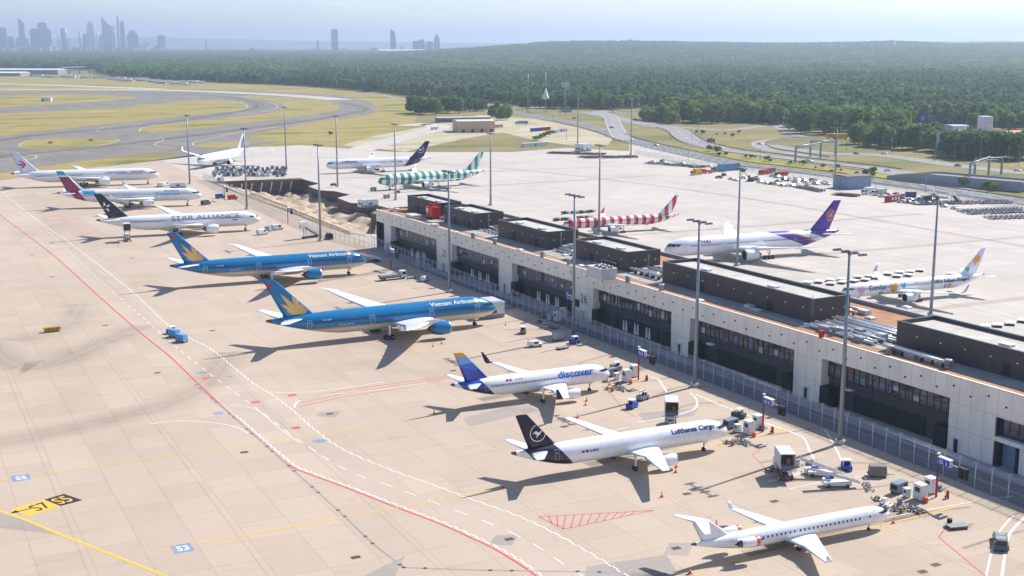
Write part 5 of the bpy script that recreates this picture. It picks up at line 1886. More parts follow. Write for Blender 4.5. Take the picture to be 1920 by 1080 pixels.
full_dolly((1645, 893), -30, 'dolly with a grey load right of the white belt loaders', mat('grey_load', (128, 118, 112), .6))
hose_trolley((1628, 915), 60, 'light tow bar trolley below the grey loaded dolly')
tug((1185, 765), 30, BLUE, 'blue and white baggage tractor left of the catering box')
tug((1205, 750), 200, GREY, 'grey baggage tractor behind the blue and white one')
hose_trolley((1450, 880), 20, 'small trolley left of the open box loader')
full_dolly((1795, 990), -12, 'low black dolly lying on the right of the regional jet')
drum((1780, 985), 'dark drum on the left of the low black dolly', BLACK, 1.1, .4)
t = thing('pushback_tractor', 'long dark aircraft tug on the white lines at lower right', 'aircraft tug', gat((1876, 1022)), R(46))
t.scale = (.8, .8, .8)
MB().box(-3.6, 3.6, -1.3, 1.3, .4, 1.25, 0, .1, .08).build('body', [mat('dark_green_grey', (88, 94, 90), .5)], t)
MB().box(-3.2, -1.9, -1.0, 1.0, 1.25, 2.0, 0, .15, .12).build('cab', [DGREY], t)
MB().box(-1.4, 1.2, -.9, .9, 1.25, 1.45).box(1.6, 3.0, -.9, .9, 1.25, 1.4).build('engine_cover', [GREY], t)
MB().box(-.9, -.5, .9, 1.28, 1.25, 1.6).build('hydraulic_tank', [GREEN], t)
wheels(t, (-2.3, 2.3), (-1.1, 1.1), .55, .4)
van((797, 527), 40, OFFWHITE, 'small white van by the fence behind the farther blue jet nose', L=3.4, H=1.7, W_=1.6)
t = truck((736, 524), 5, OFFWHITE, GREY, 'flat grey loader truck left of the small white van', 9, 1.7)
full_dolly((772, 522), 10, 'empty dolly between the grey loader truck and small van')
tug((981, 625), 60, mat('tan_paint', (150, 120, 104), .6), 'tan tractor standing alone ahead of the nearer blue jet')
van((1003, 650), -10, OFFWHITE, 'small white pickup in front of the mast right of the blue jet', L=3.6, H=1.5, W_=1.6)
full_dolly((1046, 638), 15, 'dolly with a grey covered load left of the mast foot', mat('grey_tarp', (178, 172, 168), .7))
full_dolly((1055, 654), 15, 'empty pale dolly in front of the mast foot')
tug((1077, 644), 100, BLUE, 'blue tractor parked at the mast foot by the fence')
# blue covered carts and their tractor on the service road
full_dolly((341, 641), 118, 'nearer baggage cart under light blue tarpaulin', LBLUE, 'blue covered carts on the service road')
full_dolly((327, 632), 118, 'farther baggage cart under light blue tarpaulin', LBLUE, 'blue covered carts on the service road')
tug((322, 625), 118, LBLUE, 'tractor ahead of the blue covered carts')
t = thing('skip', 'yellow skip standing alone on the left apron', 'skip', gat((98, 622)), R(5))
MB().box(-1.9, 1.9, -.7, .7, .2, 1.25, 0, -.15, 0).build('body', [mat('dull_yellow_paint', (176, 138, 30), .6)], t)
m = MB()
for x in (-1.0, 0, 1.0): m.box(x - .06, x + .06, -.76, -.7, .2, 1.2)
m.build('rib', [DGREY], t)
# white cabin by the fence, behind the nearer blue jet
def cabin(px, ang, label, L=9.0, W_=4.5, H=3.0, m=OFFWHITE, stripe=GREY):
    t = thing('portable_cabin', label, 'cabin', gat(px), R(ang))
    MB().box(-W_ / 2, W_ / 2, -L / 2, L / 2, .15, H).build('wall', [m], t)
    MB().box(-W_ / 2 - .15, W_ / 2 + .15, -L / 2 - .15, L / 2 + .15, H, H + .18).box(-W_ / 2 + .4, W_ / 2 - .4, -L / 2 + .4, L / 2 - .4, H + .18, H + .4).build('roof', [GREYW], t)
    MB().box(-W_ / 2 - .03, -W_ / 2, -L * .4, -L * .4 + 1.0, .2, 2.2).build('door', [DGREY], t)
    MB().box(-W_ / 2 - .03, -W_ / 2, -L * .1, L * .3, 1.2, 2.2).build('window', [GLASS], t)
    MB().box(-.9, .9, -L / 2 - .03, -L / 2, 1.4, 2.2).build('window', [GLASS], t)
    MB().box(-W_ / 2, W_ / 2, -L / 2 - .04, -L / 2, .2, 1.1).build('panel', [stripe], t)
    return t


cabin((915, 592), 0, 'white cabin with flat grey roof by the nearer blue jet nose', 7.5, 6.5, 4.2)
cabin((690, 388), 10, 'white cabin beside the pit below the green striped nose', 5, 8, 3.2)
cabin((334, 353), -10, 'low purple striped cabin behind the light blue lettered jet', 4, 8, 2.6, OFFWHITE, mat('purple_panel', (110, 90, 150), .5))
cabin((1093, 283), 10, 'white cabin with blue window at the far dark dolly rows', 10, 7, 4.5)
stairs((582, 446), 200, 'white boarding stairs with canopy beside the farther fence mast', 4.6, True)
stairs((694, 492), 190, 'grey boarding stairs before the nose of the farther blue jet', 2.6)
lifted_box((239, 452), 86, 'white raised catering box at the rear of the star tailed jet', 4.3, 4.2)
sign_post((540, 418), 'dark stand sign post near the star tailed jet nose', 'G 6', 7)
sign_post((733, 503), 'blue stand sign on a banded post ahead of the farther blue jet', 'G 5', 7)
sign_post((421, 375), 'dark stand sign post near the light blue lettered jet nose', 'G 7', 7)
for px, ang, m, lb in (((492, 440), 20, OFFWHITE, 'white van nearest the star tailed jet nose'), ((503, 434), 60, GREY, 'grey van behind the white van at the star tailed nose'), ((520, 431), 10, OFFWHITE, 'white van right of the grey van at the star tailed nose'),
                       ((386, 384), 30, DGREY, 'dark van below the light blue lettered jet nose'), ((300, 350), 90, OFFWHITE, 'white truck below the swallow tailed jet nose'), ((310, 349), 30, OFFWHITE, 'white van right of the swallow tailed jet nose'),
                       ((617, 448), 90, BLACK, 'black van right of the mast by the boarding stairs'), ((414, 340), 50, GREY, 'grey van between the swallow tailed jet and the equipment park'), ((436, 374), 0, RED, 'red van beside the sign post by the wire fence'), ((413, 372), 0, BLUE, 'blue van beside the sign post by the wire fence')):
    van(px, ang, m, lb, L=4.6)
for px, lb in (((733, 350), 'service unit before the green striped nose'), ((725, 372), 'service unit left of the far mast'), ((700, 358), 'service unit below the navy tailed jet')):
    gpu(px, 180, 'grey ' + lb, GREY)
for px, ang, lb in (((625, 348), 180, 'nose wheel tractor under the navy tailed jet'), ((745, 362), 170, 'tractor under the green striped nose'), ((1262, 478), 90, 'tractor before the purple finned jet')):
    tug(px, ang, DGREY, 'dark ' + lb)
truck((1000, 360), 175, OFFWHITE, GREY, 'long pale loader beneath the green striped jet', 9, 1.6, loc=gat((828, 357)))
for i, (px, lb) in enumerate((((1241, 932), 'below the drum of hoses, right of the red hatching'), ((1267, 886), 'right of the cargo jet wing tip'), ((1268, 876), 'behind the cone at the cargo jet wing tip'), ((944, 914), 'under the cargo jet tail shadow'), ((1100, 752), 'right of the small blue tailed jet engine'), ((1098, 760), 'below the cone by the blue tailed jet engine'),
        ((1083, 784), 'on the mast shadow below the blue tailed jet'), ((814, 776), 'under the blue tailed jet fin shadow'), ((1042, 836), 'behind the cargo jet fuselage'), ((1675, 981), 'just ahead of the regional jet nose'), ((1343, 985), 'behind the regional jet far engine'), ((1294, 1075), 'at the regional jet tail shadow'),
        ((1373, 830), 'just ahead of the cargo jet nose'), ((1386, 820), 'farther ahead of the cargo jet nose'), ((828, 645), 'left of the nearer blue jet engine'), ((812, 650), 'below the nearer blue jet engine'), ((948, 610), 'behind the nearer blue jet nose'), ((1143, 722), 'below the blue tailed jet nose'), ((600, 527), 'below the farther blue jet engine'), ((1652, 600), 'on the far apron under the jet with hearts'))):
    x, y = G(*px)
    if i == 0: c0 = cone(px, 'red and white traffic cone ' + lb)
    else: dup(c0, (x, y, 0), 0, 'red and white traffic cone ' + lb)


# rows of dollies
def field(proto, pts, label, group, ang, jit=6, rr=random.Random(3)):
    for k, p in enumerate(pts):
        o = proto if k == 0 and not proto.get('label') else proto.copy()
        if o is not proto: COL.objects.link(o)
        o.location = (p[0], p[1], 0)
        o.rotation_euler = (0, 0, R(ang + rr.uniform(-jit, jit)))
        tag(o, label, 'dolly', group)


def proto(name, mb, mats): return mb.build(name, mats)


pale = proto('container_dolly', MB().box(-1.7, 1.7, -1.25, 1.25, .5, .72).lathe([(.72, 1.15), (.8, 1.1)], 'z', 16, 0).box(-1.3, 1.3, -.95, .95, .05, .5, 1).tube([(1.7, 0, .55), (2.9, 0, .4)], .06, 5, 0), [OFFWHITE, BLACK])
pts = [G(1500 + a / 4.5, 440 + b / 4.5 + 2) for a, b in ((60, 405), (160, 397), (255, 383), (262, 413), (350, 378), (357, 402), (455, 390), (495, 357), (550, 380), (580, 350), (635, 362), (745, 330), (840, 318), (820, 348), (930, 312), (915, 340), (1015, 300), (1280, 332))]
field(pale, pts, 'low white container dolly in the rows beyond the jet with hearts', 'white dollies beyond the jet with hearts', 40, 15)
pale2 = pale.copy(); COL.objects.link(pale2); del pale2['label']
field(pale2, [G(1500 + a / 4.5, 440 + b / 4.5 + 2) for a, b in ((1565, 775), (1670, 765), (1775, 750), (1880, 727))], 'low white container dolly by the right edge behind the pier', 'white dollies behind the nearest plant room', 40, 15)
dk = proto('baggage_dolly', dolly_mb(), [DGREY, BLACK])
field(dk, [G(1040 + a / 6.353, 340 + b / 6.353) for a, b in ((118, 388), (150, 384), (240, 384), (280, 379), (330, 378), (350, 374), (420, 372), (450, 366), (120, 462), (150, 460), (310, 446), (340, 442), (410, 438), (20, 470), (50, 466))], 'low dark dolly in the short rows beyond the red striped jet', 'dollies beyond the red striped jet', 20, 20)
br = proto('baggage_dolly', dolly_mb(3.2, 1.7), [BROWN, BLACK])


def rows(px0, px1, n, rows_, dy, jx, seed):
    rr = random.Random(seed)
    a, b = Vector(G(*px0)), Vector(G(*px1))
    d = (b - a) / max(1, n - 1)
    nn = Vector((-d.y, d.x)).normalized()
    out = []
    for r in range(rows_):
        for k in range(n):
            if rr.random() < .93: out.append(tuple(a + d * (k + jx * r) + nn * (dy * r + rr.uniform(-.4, .4))))
    return out


field(br, rows((1028, 288), (1128, 291), 26, 2, 5, .3, 1) + rows((1088, 297), (1192, 296), 26, 2, 6, .3, 2), 'rusty brown baggage dolly in the packed rows at the far apron edge', 'brown dollies packed at the far apron edge', 100)
dk2 = proto('baggage_dolly', dolly_mb(), [GREY, BLACK])
field(dk2, rows((1212, 307), (1305, 314), 20, 2, 4, .5, 3), 'grey baggage dolly in the row right of the brown dolly rows', 'grey dollies right of the brown rows', 95)
dk3 = proto('baggage_dolly', dolly_mb(), [mat('blue_grey_steel', (96, 98, 116), .6), BLACK])
field(dk3, rows((1722, 384), (1890, 381), 26, 2, 5, .4, 4) + rows((1820, 402), (1930, 398), 16, 3, 5, .3, 5) + rows((1860, 411), (1935, 409), 9, 2, 4, .2, 9), 'grey blue baggage dolly in the long rows at the right edge', 'dollies parked in rows at the right edge', 110)
dk4 = proto('baggage_dolly', dolly_mb(), [mat('brown_grey_steel', (110, 98, 92), .7), BLACK])
field(dk4, rows((1494, 352), (1535, 360), 10, 2, 3, .3, 6) + rows((1566, 366), (1600, 369), 9, 2, 3, .3, 7), 'dark brown dolly in the short rows beside the grey shed', 'brown dollies beside the grey shed', 100)
# equipment park between the indigo finned jet and the pit
rr = random.Random(11)
uld = [MB().box(-.8, .8, -.75, .75, .5, 2.1, 0, .1, .05).box(-1.4, 1.4, -.8, .8, .3, .5, 1) for _ in range(1)][0]
U = []
for i, m in enumerate((GREYW, DGREY, mat('container_blue_grey', (116, 124, 152), .5), BROWN)):
    o = uld.build('loaded_dolly', [m, DGREY])
    U.append(o)
lab = ['pale grey', 'dark grey', 'blue grey', 'brown']
cnt = 0
for r in range(6):
    for k in range(15):
        if rr.random() < .8:
            px = 402 + k * 9.2 + rr.uniform(-2, 2) + r * 1.5
            py = 331 - r * 2.7 + rr.uniform(-.6, .6)
            if px > 540: continue
            i = rr.choice((0, 1, 1, 2, 2, 3))
            o = U[i] if not U[i].get('label') else U[i].copy()
            if o is not U[i]: COL.objects.link(o)
            o.location = gat((px, py)); o.rotation_euler = (0, 0, rr.uniform(0, 3))
            tag(o, lab[i] + ' loaded dolly in the crowded park beyond the sandy pit', 'dolly', lab[i] + ' loads in the park beyond the pit')
# vehicles at the far perimeter
for px, ang, mc, mb_, lb, L, H in (((1305, 328), 190, YELLOW, YELLOW, 'yellow box truck leftmost among the far parked vehicles', 7, 3.6), ((1326, 325), 185, ORANGE, ORANGE, 'low orange truck right of the yellow box truck', 7, 2.0),
        ((1344, 322), 190, mat('teal_paint', (60, 150, 140), .5), MATS['teal_paint'], 'teal truck between the orange truck and blue container', 8, 3.0), ((1432, 327), 200, RED, RED, 'red truck behind the tracked excavator at the far fence', 8, 2.8), ((1445, 325), 200, RED, BROWN, 'red and brown truck behind the excavator', 7, 3.0),
        ((1465, 331), 190, RED, RED, 'long red truck amid white cars at the far fence', 9, 2.8), ((1628, 364), 185, OFFWHITE, OFFWHITE, 'white box truck right of the grey shed', 8, 3.4), ((1648, 366), 170, OFFWHITE, GREYW, 'white truck right of the white box truck', 7, 3.2),
        ((1703, 372), 150, OFFWHITE, mat('navy_paint', (52, 62, 104), .5), 'navy and white truck left of the far stair trucks', 7, 3.2), ((1733, 379), 180, OFFWHITE, DGREY, 'dark bodied truck at the left end of the far dolly rows', 7, 3.0)):
    truck(px, ang, mc, mb_, lb, L, H)
t = thing('shipping_container', 'blue grey shipping container beside the teal truck', 'container', gat((1366, 320)), R(100))
MB().box(-1.4, 1.4, -8, 8, .1, 4.2).build('body', [mat('container_blue', (104, 130, 172), .5, 0, .1)], t)
m = MB()
for k in range(22): m.box(-1.46, -1.4, -7.9 + k * .74, -7.6 + k * .74, .2, 4.1)
m.build('rib', [MATS['container_blue']], t)
t = thing('shipping_container', 'red and white container in front of the white trucks at right', 'container', gat((1675, 378)), R(100))
MB().box(-1.3, 1.3, -5, 5, .1, 3.0).build('body', [mat('dull_red_paint', (170, 40, 58), .5)], t)
m = MB()
for y in (-2.4, 0, 2.2): m.box(-1.34, -1.3, y - .7, y + .7, 1.0, 2.4)
m.build('panel', [OFFWHITE], t)
cars = [((1452, 330), 'white'), ((1470, 336), 'silver'), ((1480, 337), 'white'), ((1492, 336), 'white'), ((1503, 338), 'silver'), ((1510, 339), 'white'), ((1522, 339), 'dark'), ((1425, 343), 'white'), ((1436, 345), 'silver'), ((1446, 346), 'dark'), ((1456, 347), 'silver'), ((1466, 349), 'red'), ((1475, 349), 'white'), ((1485, 350), 'silver'), ((1494, 349), 'white'), ((1515, 347), 'white'), ((1530, 346), 'silver'), ((1540, 345), 'white'), ((1310, 316), 'dark'), ((1320, 314), 'dark'), ((1330, 313), 'white'), ((1348, 334), 'dark'), ((1372, 337), 'silver'), ((1380, 339), 'white'), ((1662, 366), 'silver'), ((1680, 366), 'dark'), ((1690, 380), 'silver'), ((1703, 381), 'dark'), ((1716, 383), 'white'), ((1790, 392), 'white'), ((1770, 388), 'silver')]
rv_ = random.Random(6)
for k in range(44):
    a = rv_.choice(((1385, 1560, 334, 346), (1640, 1760, 366, 382), (1210, 1300, 302, 311), (1440, 1560, 332, 344)))
    t_ = rv_.random()
    cars.append(((a[0] + (a[1] - a[0]) * t_, a[2] + (a[3] - a[2]) * t_ + rv_.uniform(-3, 4)), rv_.choice(('white', 'silver', 'silver', 'dark', 'dark'))))
CM = {'white': OFFWHITE, 'silver': GREYW, 'dark': DGREY, 'red': RED, 'blue': BLUE}
CP = {}
for px, c in cars:
    lb = c + ' car among the vehicles parked along the far perimeter'
    if c == 'red': lb = 'only red car in the far rows of parked cars'
    g = c + ' cars along the far perimeter'
    if c not in CP: CP[c] = car(px, 100, CM[c], lb, group=g)
    else: dup(CP[c], gat(px), R(100 + random.uniform(-25, 25)), lb, g)
t = thing('excavator', 'brown tracked excavator at the far fence', 'excavator', gat((1407, 340)), R(150))
MB().box(-1.8, 1.8, -1.4, -.8, 0, .9).box(-1.8, 1.8, .8, 1.4, 0, .9).build('track', [BLACK], t)
MB().box(-1.8, 1.2, -1.2, 1.2, .9, 2.2).build('body', [BROWN], t)
MB().box(.2, 1.4, .2, 1.2, 2.2, 3.4, 0, .1, .1).build('cab', [DGREY], t)
MB().tube([(1.0, -.4, 2.0), (3.4, -.4, 5.2), (5.4, -.4, 3.2), (5.0, -.4, 1.0)], [.28, .24, .2, .16], 6).build('boom', [BROWN], t)
for px, lb in (((1357, 330), 'dark forklift in front of the blue grey container'), ((1393, 322), 'dark forklift right of the blue grey container')):
    t = thing('forklift', lb, 'forklift', gat(px), R(180))
    MB().box(-1.3, 1.0, -.8, .8, .4, 1.4).build('body', [DGREY], t)
    MB().box(-.8, .4, -.7, .7, 2.3, 2.4).tube([(-.7, -.6, 1.4), (-.7, -.6, 2.3)], .05, 5).tube([(.3, .6, 1.4), (.3, .6, 2.3)], .05, 5).build('canopy', [BLACK], t)
    MB().box(1.05, 1.2, -.6, -.45, .1, 3.6).box(1.05, 1.2, .45, .6, .1, 3.6).box(1.2, 2.2, -.5, .5, .15, .22).build('mast', [BLACK], t)
    wheels(t, (-.8, .7), (-.7, .7), .35)
for px, lb in (((1752, 377), 'left one of two blue grey stair trucks at the far dolly rows'), ((1790, 381), 'right one of two blue grey stair trucks at the far dolly rows')):
    stairs(px, 200, lb, 4.2)
# ------------------------------------------------------------------ trees
def leafmat(name, a, b, c):
    m, nt, bs, o = nodes(name)
    oi = nt.nodes.new('ShaderNodeObjectInfo')
    n = noise(nt, coord(nt), .35, 3, .6)
    col = ramp(nt, n, [(.3, lin(a)), (.5, lin(b)), (.72, lin(c))])
    tint = ramp(nt, oi.outputs['Random'], [(0, (.72, .80, .74)), (.4, (.95, .98, .88)), (.75, (1.05, 1.06, .9)), (1, (1.28, 1.18, .86))])
    pn = noise(nt, oi.outputs['Location'], .0045, 3, .6)
    tint = mix(nt, 1.0, tint, ramp(nt, pn, [(.36, (.62, .74, .74)), (.5, (1, 1, 1)), (.62, (1.4, 1.28, .92))]), 'MULTIPLY')
    nt.links.new(mix(nt, 1.0, col, tint, 'MULTIPLY'), bs.inputs['Base Color'])
    bs.inputs['Roughness'].default_value = .75
    bs.inputs['Specular IOR Level'].default_value = .2
    t = nt.nodes.new('ShaderNodeBsdfTranslucent')
    nt.links.new(col, t.inputs[0])
    mx = nt.nodes.new('ShaderNodeMixShader')
    mx.inputs[0].default_value = .38
    nt.links.new(bs.outputs[0], mx.inputs[1]); nt.links.new(t.outputs[0], mx.inputs[2]); nt.links.new(mx.outputs[0], o.inputs[0])
    return m


LEAF1 = leafmat('broad_leaves', (72, 98, 54), (96, 124, 66), (120, 146, 80))
LEAF2 = leafmat('light_leaves', (92, 118, 62), (118, 144, 76), (142, 164, 94))
LEAF4 = leafmat('pale_forest_leaves', (98, 124, 72), (124, 148, 88), (146, 166, 104))
LEAF5 = leafmat('dark_pine_needles', (54, 78, 54), (72, 98, 64), (90, 116, 76))
LEAF3 = leafmat('forest_leaves', (76, 102, 66), (100, 126, 82), (124, 148, 98))
BARK = mat('bark', (92, 80, 66), .9, 0, .25, 1)


def crown_mesh(name, m, seed, w, h, base, lobes, per, leaf, trunk=False):
    """clumps of leaf sized faces spread through the crown"""
    rr = np.random.default_rng(seed)
    V, F_ = [], []
    for l in range(lobes):
        a = rr.uniform(0, 2 * PI)
        t = rr.uniform(0, 1)
        zc = base + (h - base) * (.12 + .72 * t)
        rad = w * .5 * math.sin(PI * min(.97, .36 + .52 * t)) * rr.uniform(.25, .72)
        c = np.array([rad * math.cos(a), rad * math.sin(a), zc])
        lr = w * rr.uniform(.17, .30)
        for k in range(per):
            d = rr.normal(size=3); d /= np.linalg.norm(d) + 1e-9
            if d[2] < -.35: d[2] *= -.6
            p = c + d * lr * rr.uniform(.72, 1.08) * np.array([1, 1, .85])
            n = d + rr.normal(size=3) * .55
            n /= np.linalg.norm(n) + 1e-9
            u = np.cross(n, [0.3, .2, 1.0]); u /= np.linalg.norm(u) + 1e-9
            v = np.cross(n, u)
            s = leaf * rr.uniform(.6, 1.25)
            b = len(V)
            V += [tuple(p + u * s), tuple(p + v * s * .8), tuple(p - u * s), tuple(p - v * s * .8)]
            F_.append((b, b + 1, b + 2, b + 3))
    me = bpy.data.meshes.new(name)
    me.from_pydata(V, [], F_)
    me.materials.append(m)
    return me


def trunk_mb(h, r, w):
    m = MB()
    m.tube([(0, 0, -.2), (r * .4, 0, h * .4), (0, r * .3, h * .8)], [r, r * .7, r * .3], 7)
    for k in range(4):
        a = k * 1.7
        m.tube([(0, 0, h * (.3 + .08 * k)), (w * .28 * math.cos(a), w * .28 * math.sin(a), h * (.55 + .07 * k))], [r * .4, r * .12], 5)
    return m


TP = []
for i, (m, w, h, b) in enumerate(((LEAF1, 13, 17, .8), (LEAF1, 10, 18, .8), (LEAF2, 13, 15, .3), (LEAF2, 10, 12, .2), (LEAF1, 15, 16, .8))):
    cm = crown_mesh('crown', m, 20 + i, w, h, b, 30, 42, w * .075)
    TP.append((cm, trunk_mb(h, .32, w), h))
TPO = {}


def tree(px, k, sc, label, group, z=-.18):
    x, y = G(*px)
    if k not in TPO:
        t = thing('tree', label, 'tree', (x, y, z), 0, group)
        link(bpy.data.objects.new('crown', TP[k][0]), t)
        TP[k][1].build('trunk', [BARK], t)
        TPO[k] = t
        t.scale = (sc,) * 3
    else:
        dup(TPO[k], (x, y, z), random.uniform(0, 6.28), label, group, scale=sc)


rt = random.Random(5)
bands = [  # x0, x1, y left, y right, depth in picture rows, count, kinds, scale, label, group
    (768, 862, 217, 214, 6, 13, (0, 1, 4), (.95, 1.2), 'dark round broadleaf tree in the clump behind the beige hall', 'trees in the clump behind the beige hall'),
    (868, 912, 210, 214, 8, 9, (0, 1), (.7, 1.0), 'dark tree right of the clump behind the beige hall', 'trees right of the clump behind the hall'),
    (918, 952, 218, 232, 8, 9, (2, 3, 1), (.7, 1.05), 'tree growing at the right end of the beige hall', 'trees at the right end of the beige hall'),
    (975, 1145, 206, 207, 7, 20, (0, 1, 4), (.85, 1.15), 'dark tree among the antenna masts', 'trees among the antenna masts'),
    (1202, 1232, 226, 230, 5, 8, (2, 3), (.7, 1.0), 'tree at the left end of the long grove by the road bend', 'trees at the left end of the grove'),
    (1238, 1484, 233, 229, 9, 56, (2, 0, 3), (1.05, 1.35), 'tree in the long grove above the road bend', 'trees in the long grove above the road bend'),
    (1492, 1700, 250, 258, 16, 52, (2, 0, 4), (1.05, 1.4), 'tree in the grove behind the yellow lorry', 'trees in the grove behind the yellow lorry'),
    (1602, 1770, 274, 286, 12, 34, (0, 1, 2), (.8, 1.1), 'tree in front of the white building with the orange roof', 'trees left of the white building'),
    (1776, 1925, 298, 303, 8, 30, (1, 0, 4), (.85, 1.15), 'dark tall tree hiding the front of the orange roofed building', 'trees hiding the orange roofed building'),
    (1770, 1925, 236, 248, 14, 34, (2, 3), (.9, 1.2), 'light green tree beyond the orange roofed building', 'light trees beyond the orange roofed building')]
for x0, x1, ya, yb, dp, n, ks, sc, lb, gp in bands:
    for i in range(n):
        t = (i + rt.uniform(.1, .9)) / n
        tree((x0 + (x1 - x0) * t, ya + (yb - ya) * t - rt.uniform(0, dp)), rt.choice(ks), rt.uniform(*sc), lb, gp)
SH = crown_mesh('crown', LEAF2, 77, 5, 4, .2, 10, 34, .45)
so0 = None
for i, px in enumerate([(1003, 264), (1009, 262), (1015, 260), (1021, 258), (1028, 255), (1036, 252), (620, 254), (1624, 330), (1636, 327), (1778, 344), (1792, 347), (1806, 350), (1838, 352), (1850, 354), (1864, 357), (1330, 283), (1345, 287)] + [(1352 + 17 * i + rt.uniform(-16, 16), 291 + 2.35 * i + rt.uniform(-4, 5)) for i in range(18)] + [(1300 + 13 * i + rt.uniform(-9, 9), 251 + rt.uniform(-2, 6)) for i in range(8)]):
    x, y = G(*px)
    lb, gp = (('green bush in the row on the dry ground left of the brown dollies', 'bushes in the row left of the brown dollies') if i < 6 else ('lone bush on the dry grass by the taxiway bend', None) if i == 6 else ('bush on the verge above the grey shed', 'bushes above the grey shed') if i < 9 else ('bush below the flyover wall', 'bushes below the flyover wall') if i < 15 else ('bush on the grassy verges between the roads', 'bushes on the verges'))
    t = thing('bush', lb, 'bush', (x, y, -.2), i * 1.3, gp)
    link(bpy.data.objects.new('foliage', SH), t)
    t.scale = (rt.uniform(.9, 1.4) * (1 if i < 17 else rt.uniform(.35, .8)),) * 3

# the forest to the horizon: one mass, trees set by geometry nodes
FB = [(-400, 118), (-100, 122), (110, 128.5), (200, 128.5), (232, 143), (330, 149), (450, 154), (560, 158), (640, 164), (700, 170), (760, 177), (870, 186), (960, 193), (1050, 198), (1150, 203), (1200, 200), (1300, 222), (1480, 232), (1600, 247), (1680, 250), (1705, 240), (1770, 244), (1800, 256), (1925, 268), (2300, 300)]
fbw = [Vector((*G(*p),)) for p in FB]


def front(px):
    for a, b in zip(FB, FB[1:]):
        if a[0] <= px <= b[0]: return a[1] + (b[1] - a[1]) * (px - a[0]) / (b[0] - a[0])
    return FB[-1][1]


rf = np.random.default_rng(9)
cs, sn = math.cos(CYAW), math.sin(CYAW)
pts, scl, idx = [], [], []


RIDGE = [(700, 86), (800, 85), (900, 83), (985, 81), (1030, 79.5), (1080, 78.5), (1200, 78.5), (1300, 80.5), (1420, 82), (1500, 82), (1570, 80.5), (1640, 78.5), (1700, 80), (1760, 82.5), (1850, 81.5), (1940, 81), (2200, 81)]
RD, RDEP = 6500.0, 2400.0


def hz(px, d):
    """height of the ground: the wood rises gently to a low ridge on the right"""
    if px < 700 or d < RD - RDEP: return 0.0
    y = float(np.interp(px, [q[0] for q in RIDGE], [q[1] for q in RIDGE]))
    hg = (CYH - y) / CF * RD * 1.03 + CH - 16
    return hg * float(np.interp((d - RD) / RDEP, [-1, -.6, -.25, 0, .4, 1], [0, .36, .76, 1, .7, 0])) * min(1, (px - 700) / 330) ** .8


def scatter(D0, D1, area, kinds, s0, s1):
    n = int(.43 * 1.04 * (D1 ** 2 - D0 ** 2) / area)
    D = np.sqrt(rf.uniform(D0 ** 2, D1 ** 2, n))
    u = rf.uniform(-.44, .44, n)
    for d, k in zip(D, u):
        px = 960 + CF * math.cos(CPT) * k
        py = CYH + CF * math.cos(CPT) * CH / d / math.cos(CPT) ** 1
        if py > front(px) - rf.uniform(0, .6): continue
        # a few clearings
        x, y = k * d * cs + d * sn, -k * d * sn + d * cs
        if math.sin(x * .0041 + 1.0) + math.sin(y * .0023 + 2.0) > 1.93: continue
        z = hz(px, d)
        if px > 860 and d > 6700: continue
        pts.append((x, y, z - .3)); scl.append(rf.uniform(s0, s1)); idx.append(int(rf.choice(kinds)))


scatter(1150, 2700, 58, (0, 1, 2, 0, 1, 2, 6, 7), .5, 1.12)
scatter(2700, 5200, 420, (3, 4, 3, 8), .8, 1.25)
scatter(5200, 6800, 520, (3, 4, 8), .9, 1.3)
scatter(6800, 11500, 2600, (5, 5, 3), 1.0, 1.35)



def clump(name, seed, n, spread, m):
    rr = np.random.default_rng(seed)
    V, F_ = [], []
    for i in range(n):
        c = crown_mesh('t', m, seed * 50 + i, rr.uniform(9, 14), rr.uniform(14, 21), 3, 8, 9, 1.75)
        o = (rr.uniform(-spread, spread), rr.uniform(-spread, spread), 0)
        b = len(V)
        V += [(v.co.x + o[0], v.co.y + o[1], v.co.z) for v in c.vertices]
        F_ += [tuple(b + q for q in p.vertices) for p in c.polygons]
        bpy.data.meshes.remove(c)
    me = bpy.data.meshes.new(name)
    me.from_pydata(V, [], F_)
    me.materials.append(m)
    return me


srcm = [crown_mesh('c', LEAF3, 31, 10.5, 17, 3, 16, 20, 1.5), crown_mesh('c', LEAF3, 32, 12, 19, 3, 16, 20, 1.6), crown_mesh('c', LEAF3, 33, 9, 20, 4, 14, 20, 1.4), clump('c', 4, 7, 13, LEAF3), clump('c', 5, 7, 13, LEAF3), clump('c', 6, 22, 34, LEAF3), crown_mesh('c', LEAF4, 34, 13, 17, 2, 16, 20, 1.6), crown_mesh('c', LEAF5, 35, 8, 21, 3, 14, 20, 1.2), clump('c', 7, 7, 13, LEAF4)]
fm = bpy.data.meshes.new('forest')
fm.from_pydata(pts, [], [])
for nm, tp, vals in (('sc', 'FLOAT', scl), ('ix', 'INT', idx)):
    at = fm.attributes.new(nm, tp, 'POINT')
    at.data.foreach_set('value', vals)
fo = link(bpy.data.objects.new('forest', fm))
tag(fo, 'wide dark green forest reaching from the airfield to the skyline', 'forest', None, 'stuff')
ng = bpy.data.node_groups.new('forest_scatter', 'GeometryNodeTree')
ng.interface.new_socket('Geometry', in_out='INPUT', socket_type='NodeSocketGeometry')
ng.interface.new_socket('Geometry', in_out='OUTPUT', socket_type='NodeSocketGeometry')
gi, go = ng.nodes.new('NodeGroupInput'), ng.nodes.new('NodeGroupOutput')
ip = ng.nodes.new('GeometryNodeInstanceOnPoints')
ng.links.new(gi.outputs[0], ip.inputs['Points'])
jn = ng.nodes.new('GeometryNodeJoinGeometry')
srcs = []
srccol = bpy.data.collections.new('forest_sources')   # only referenced by the node tree
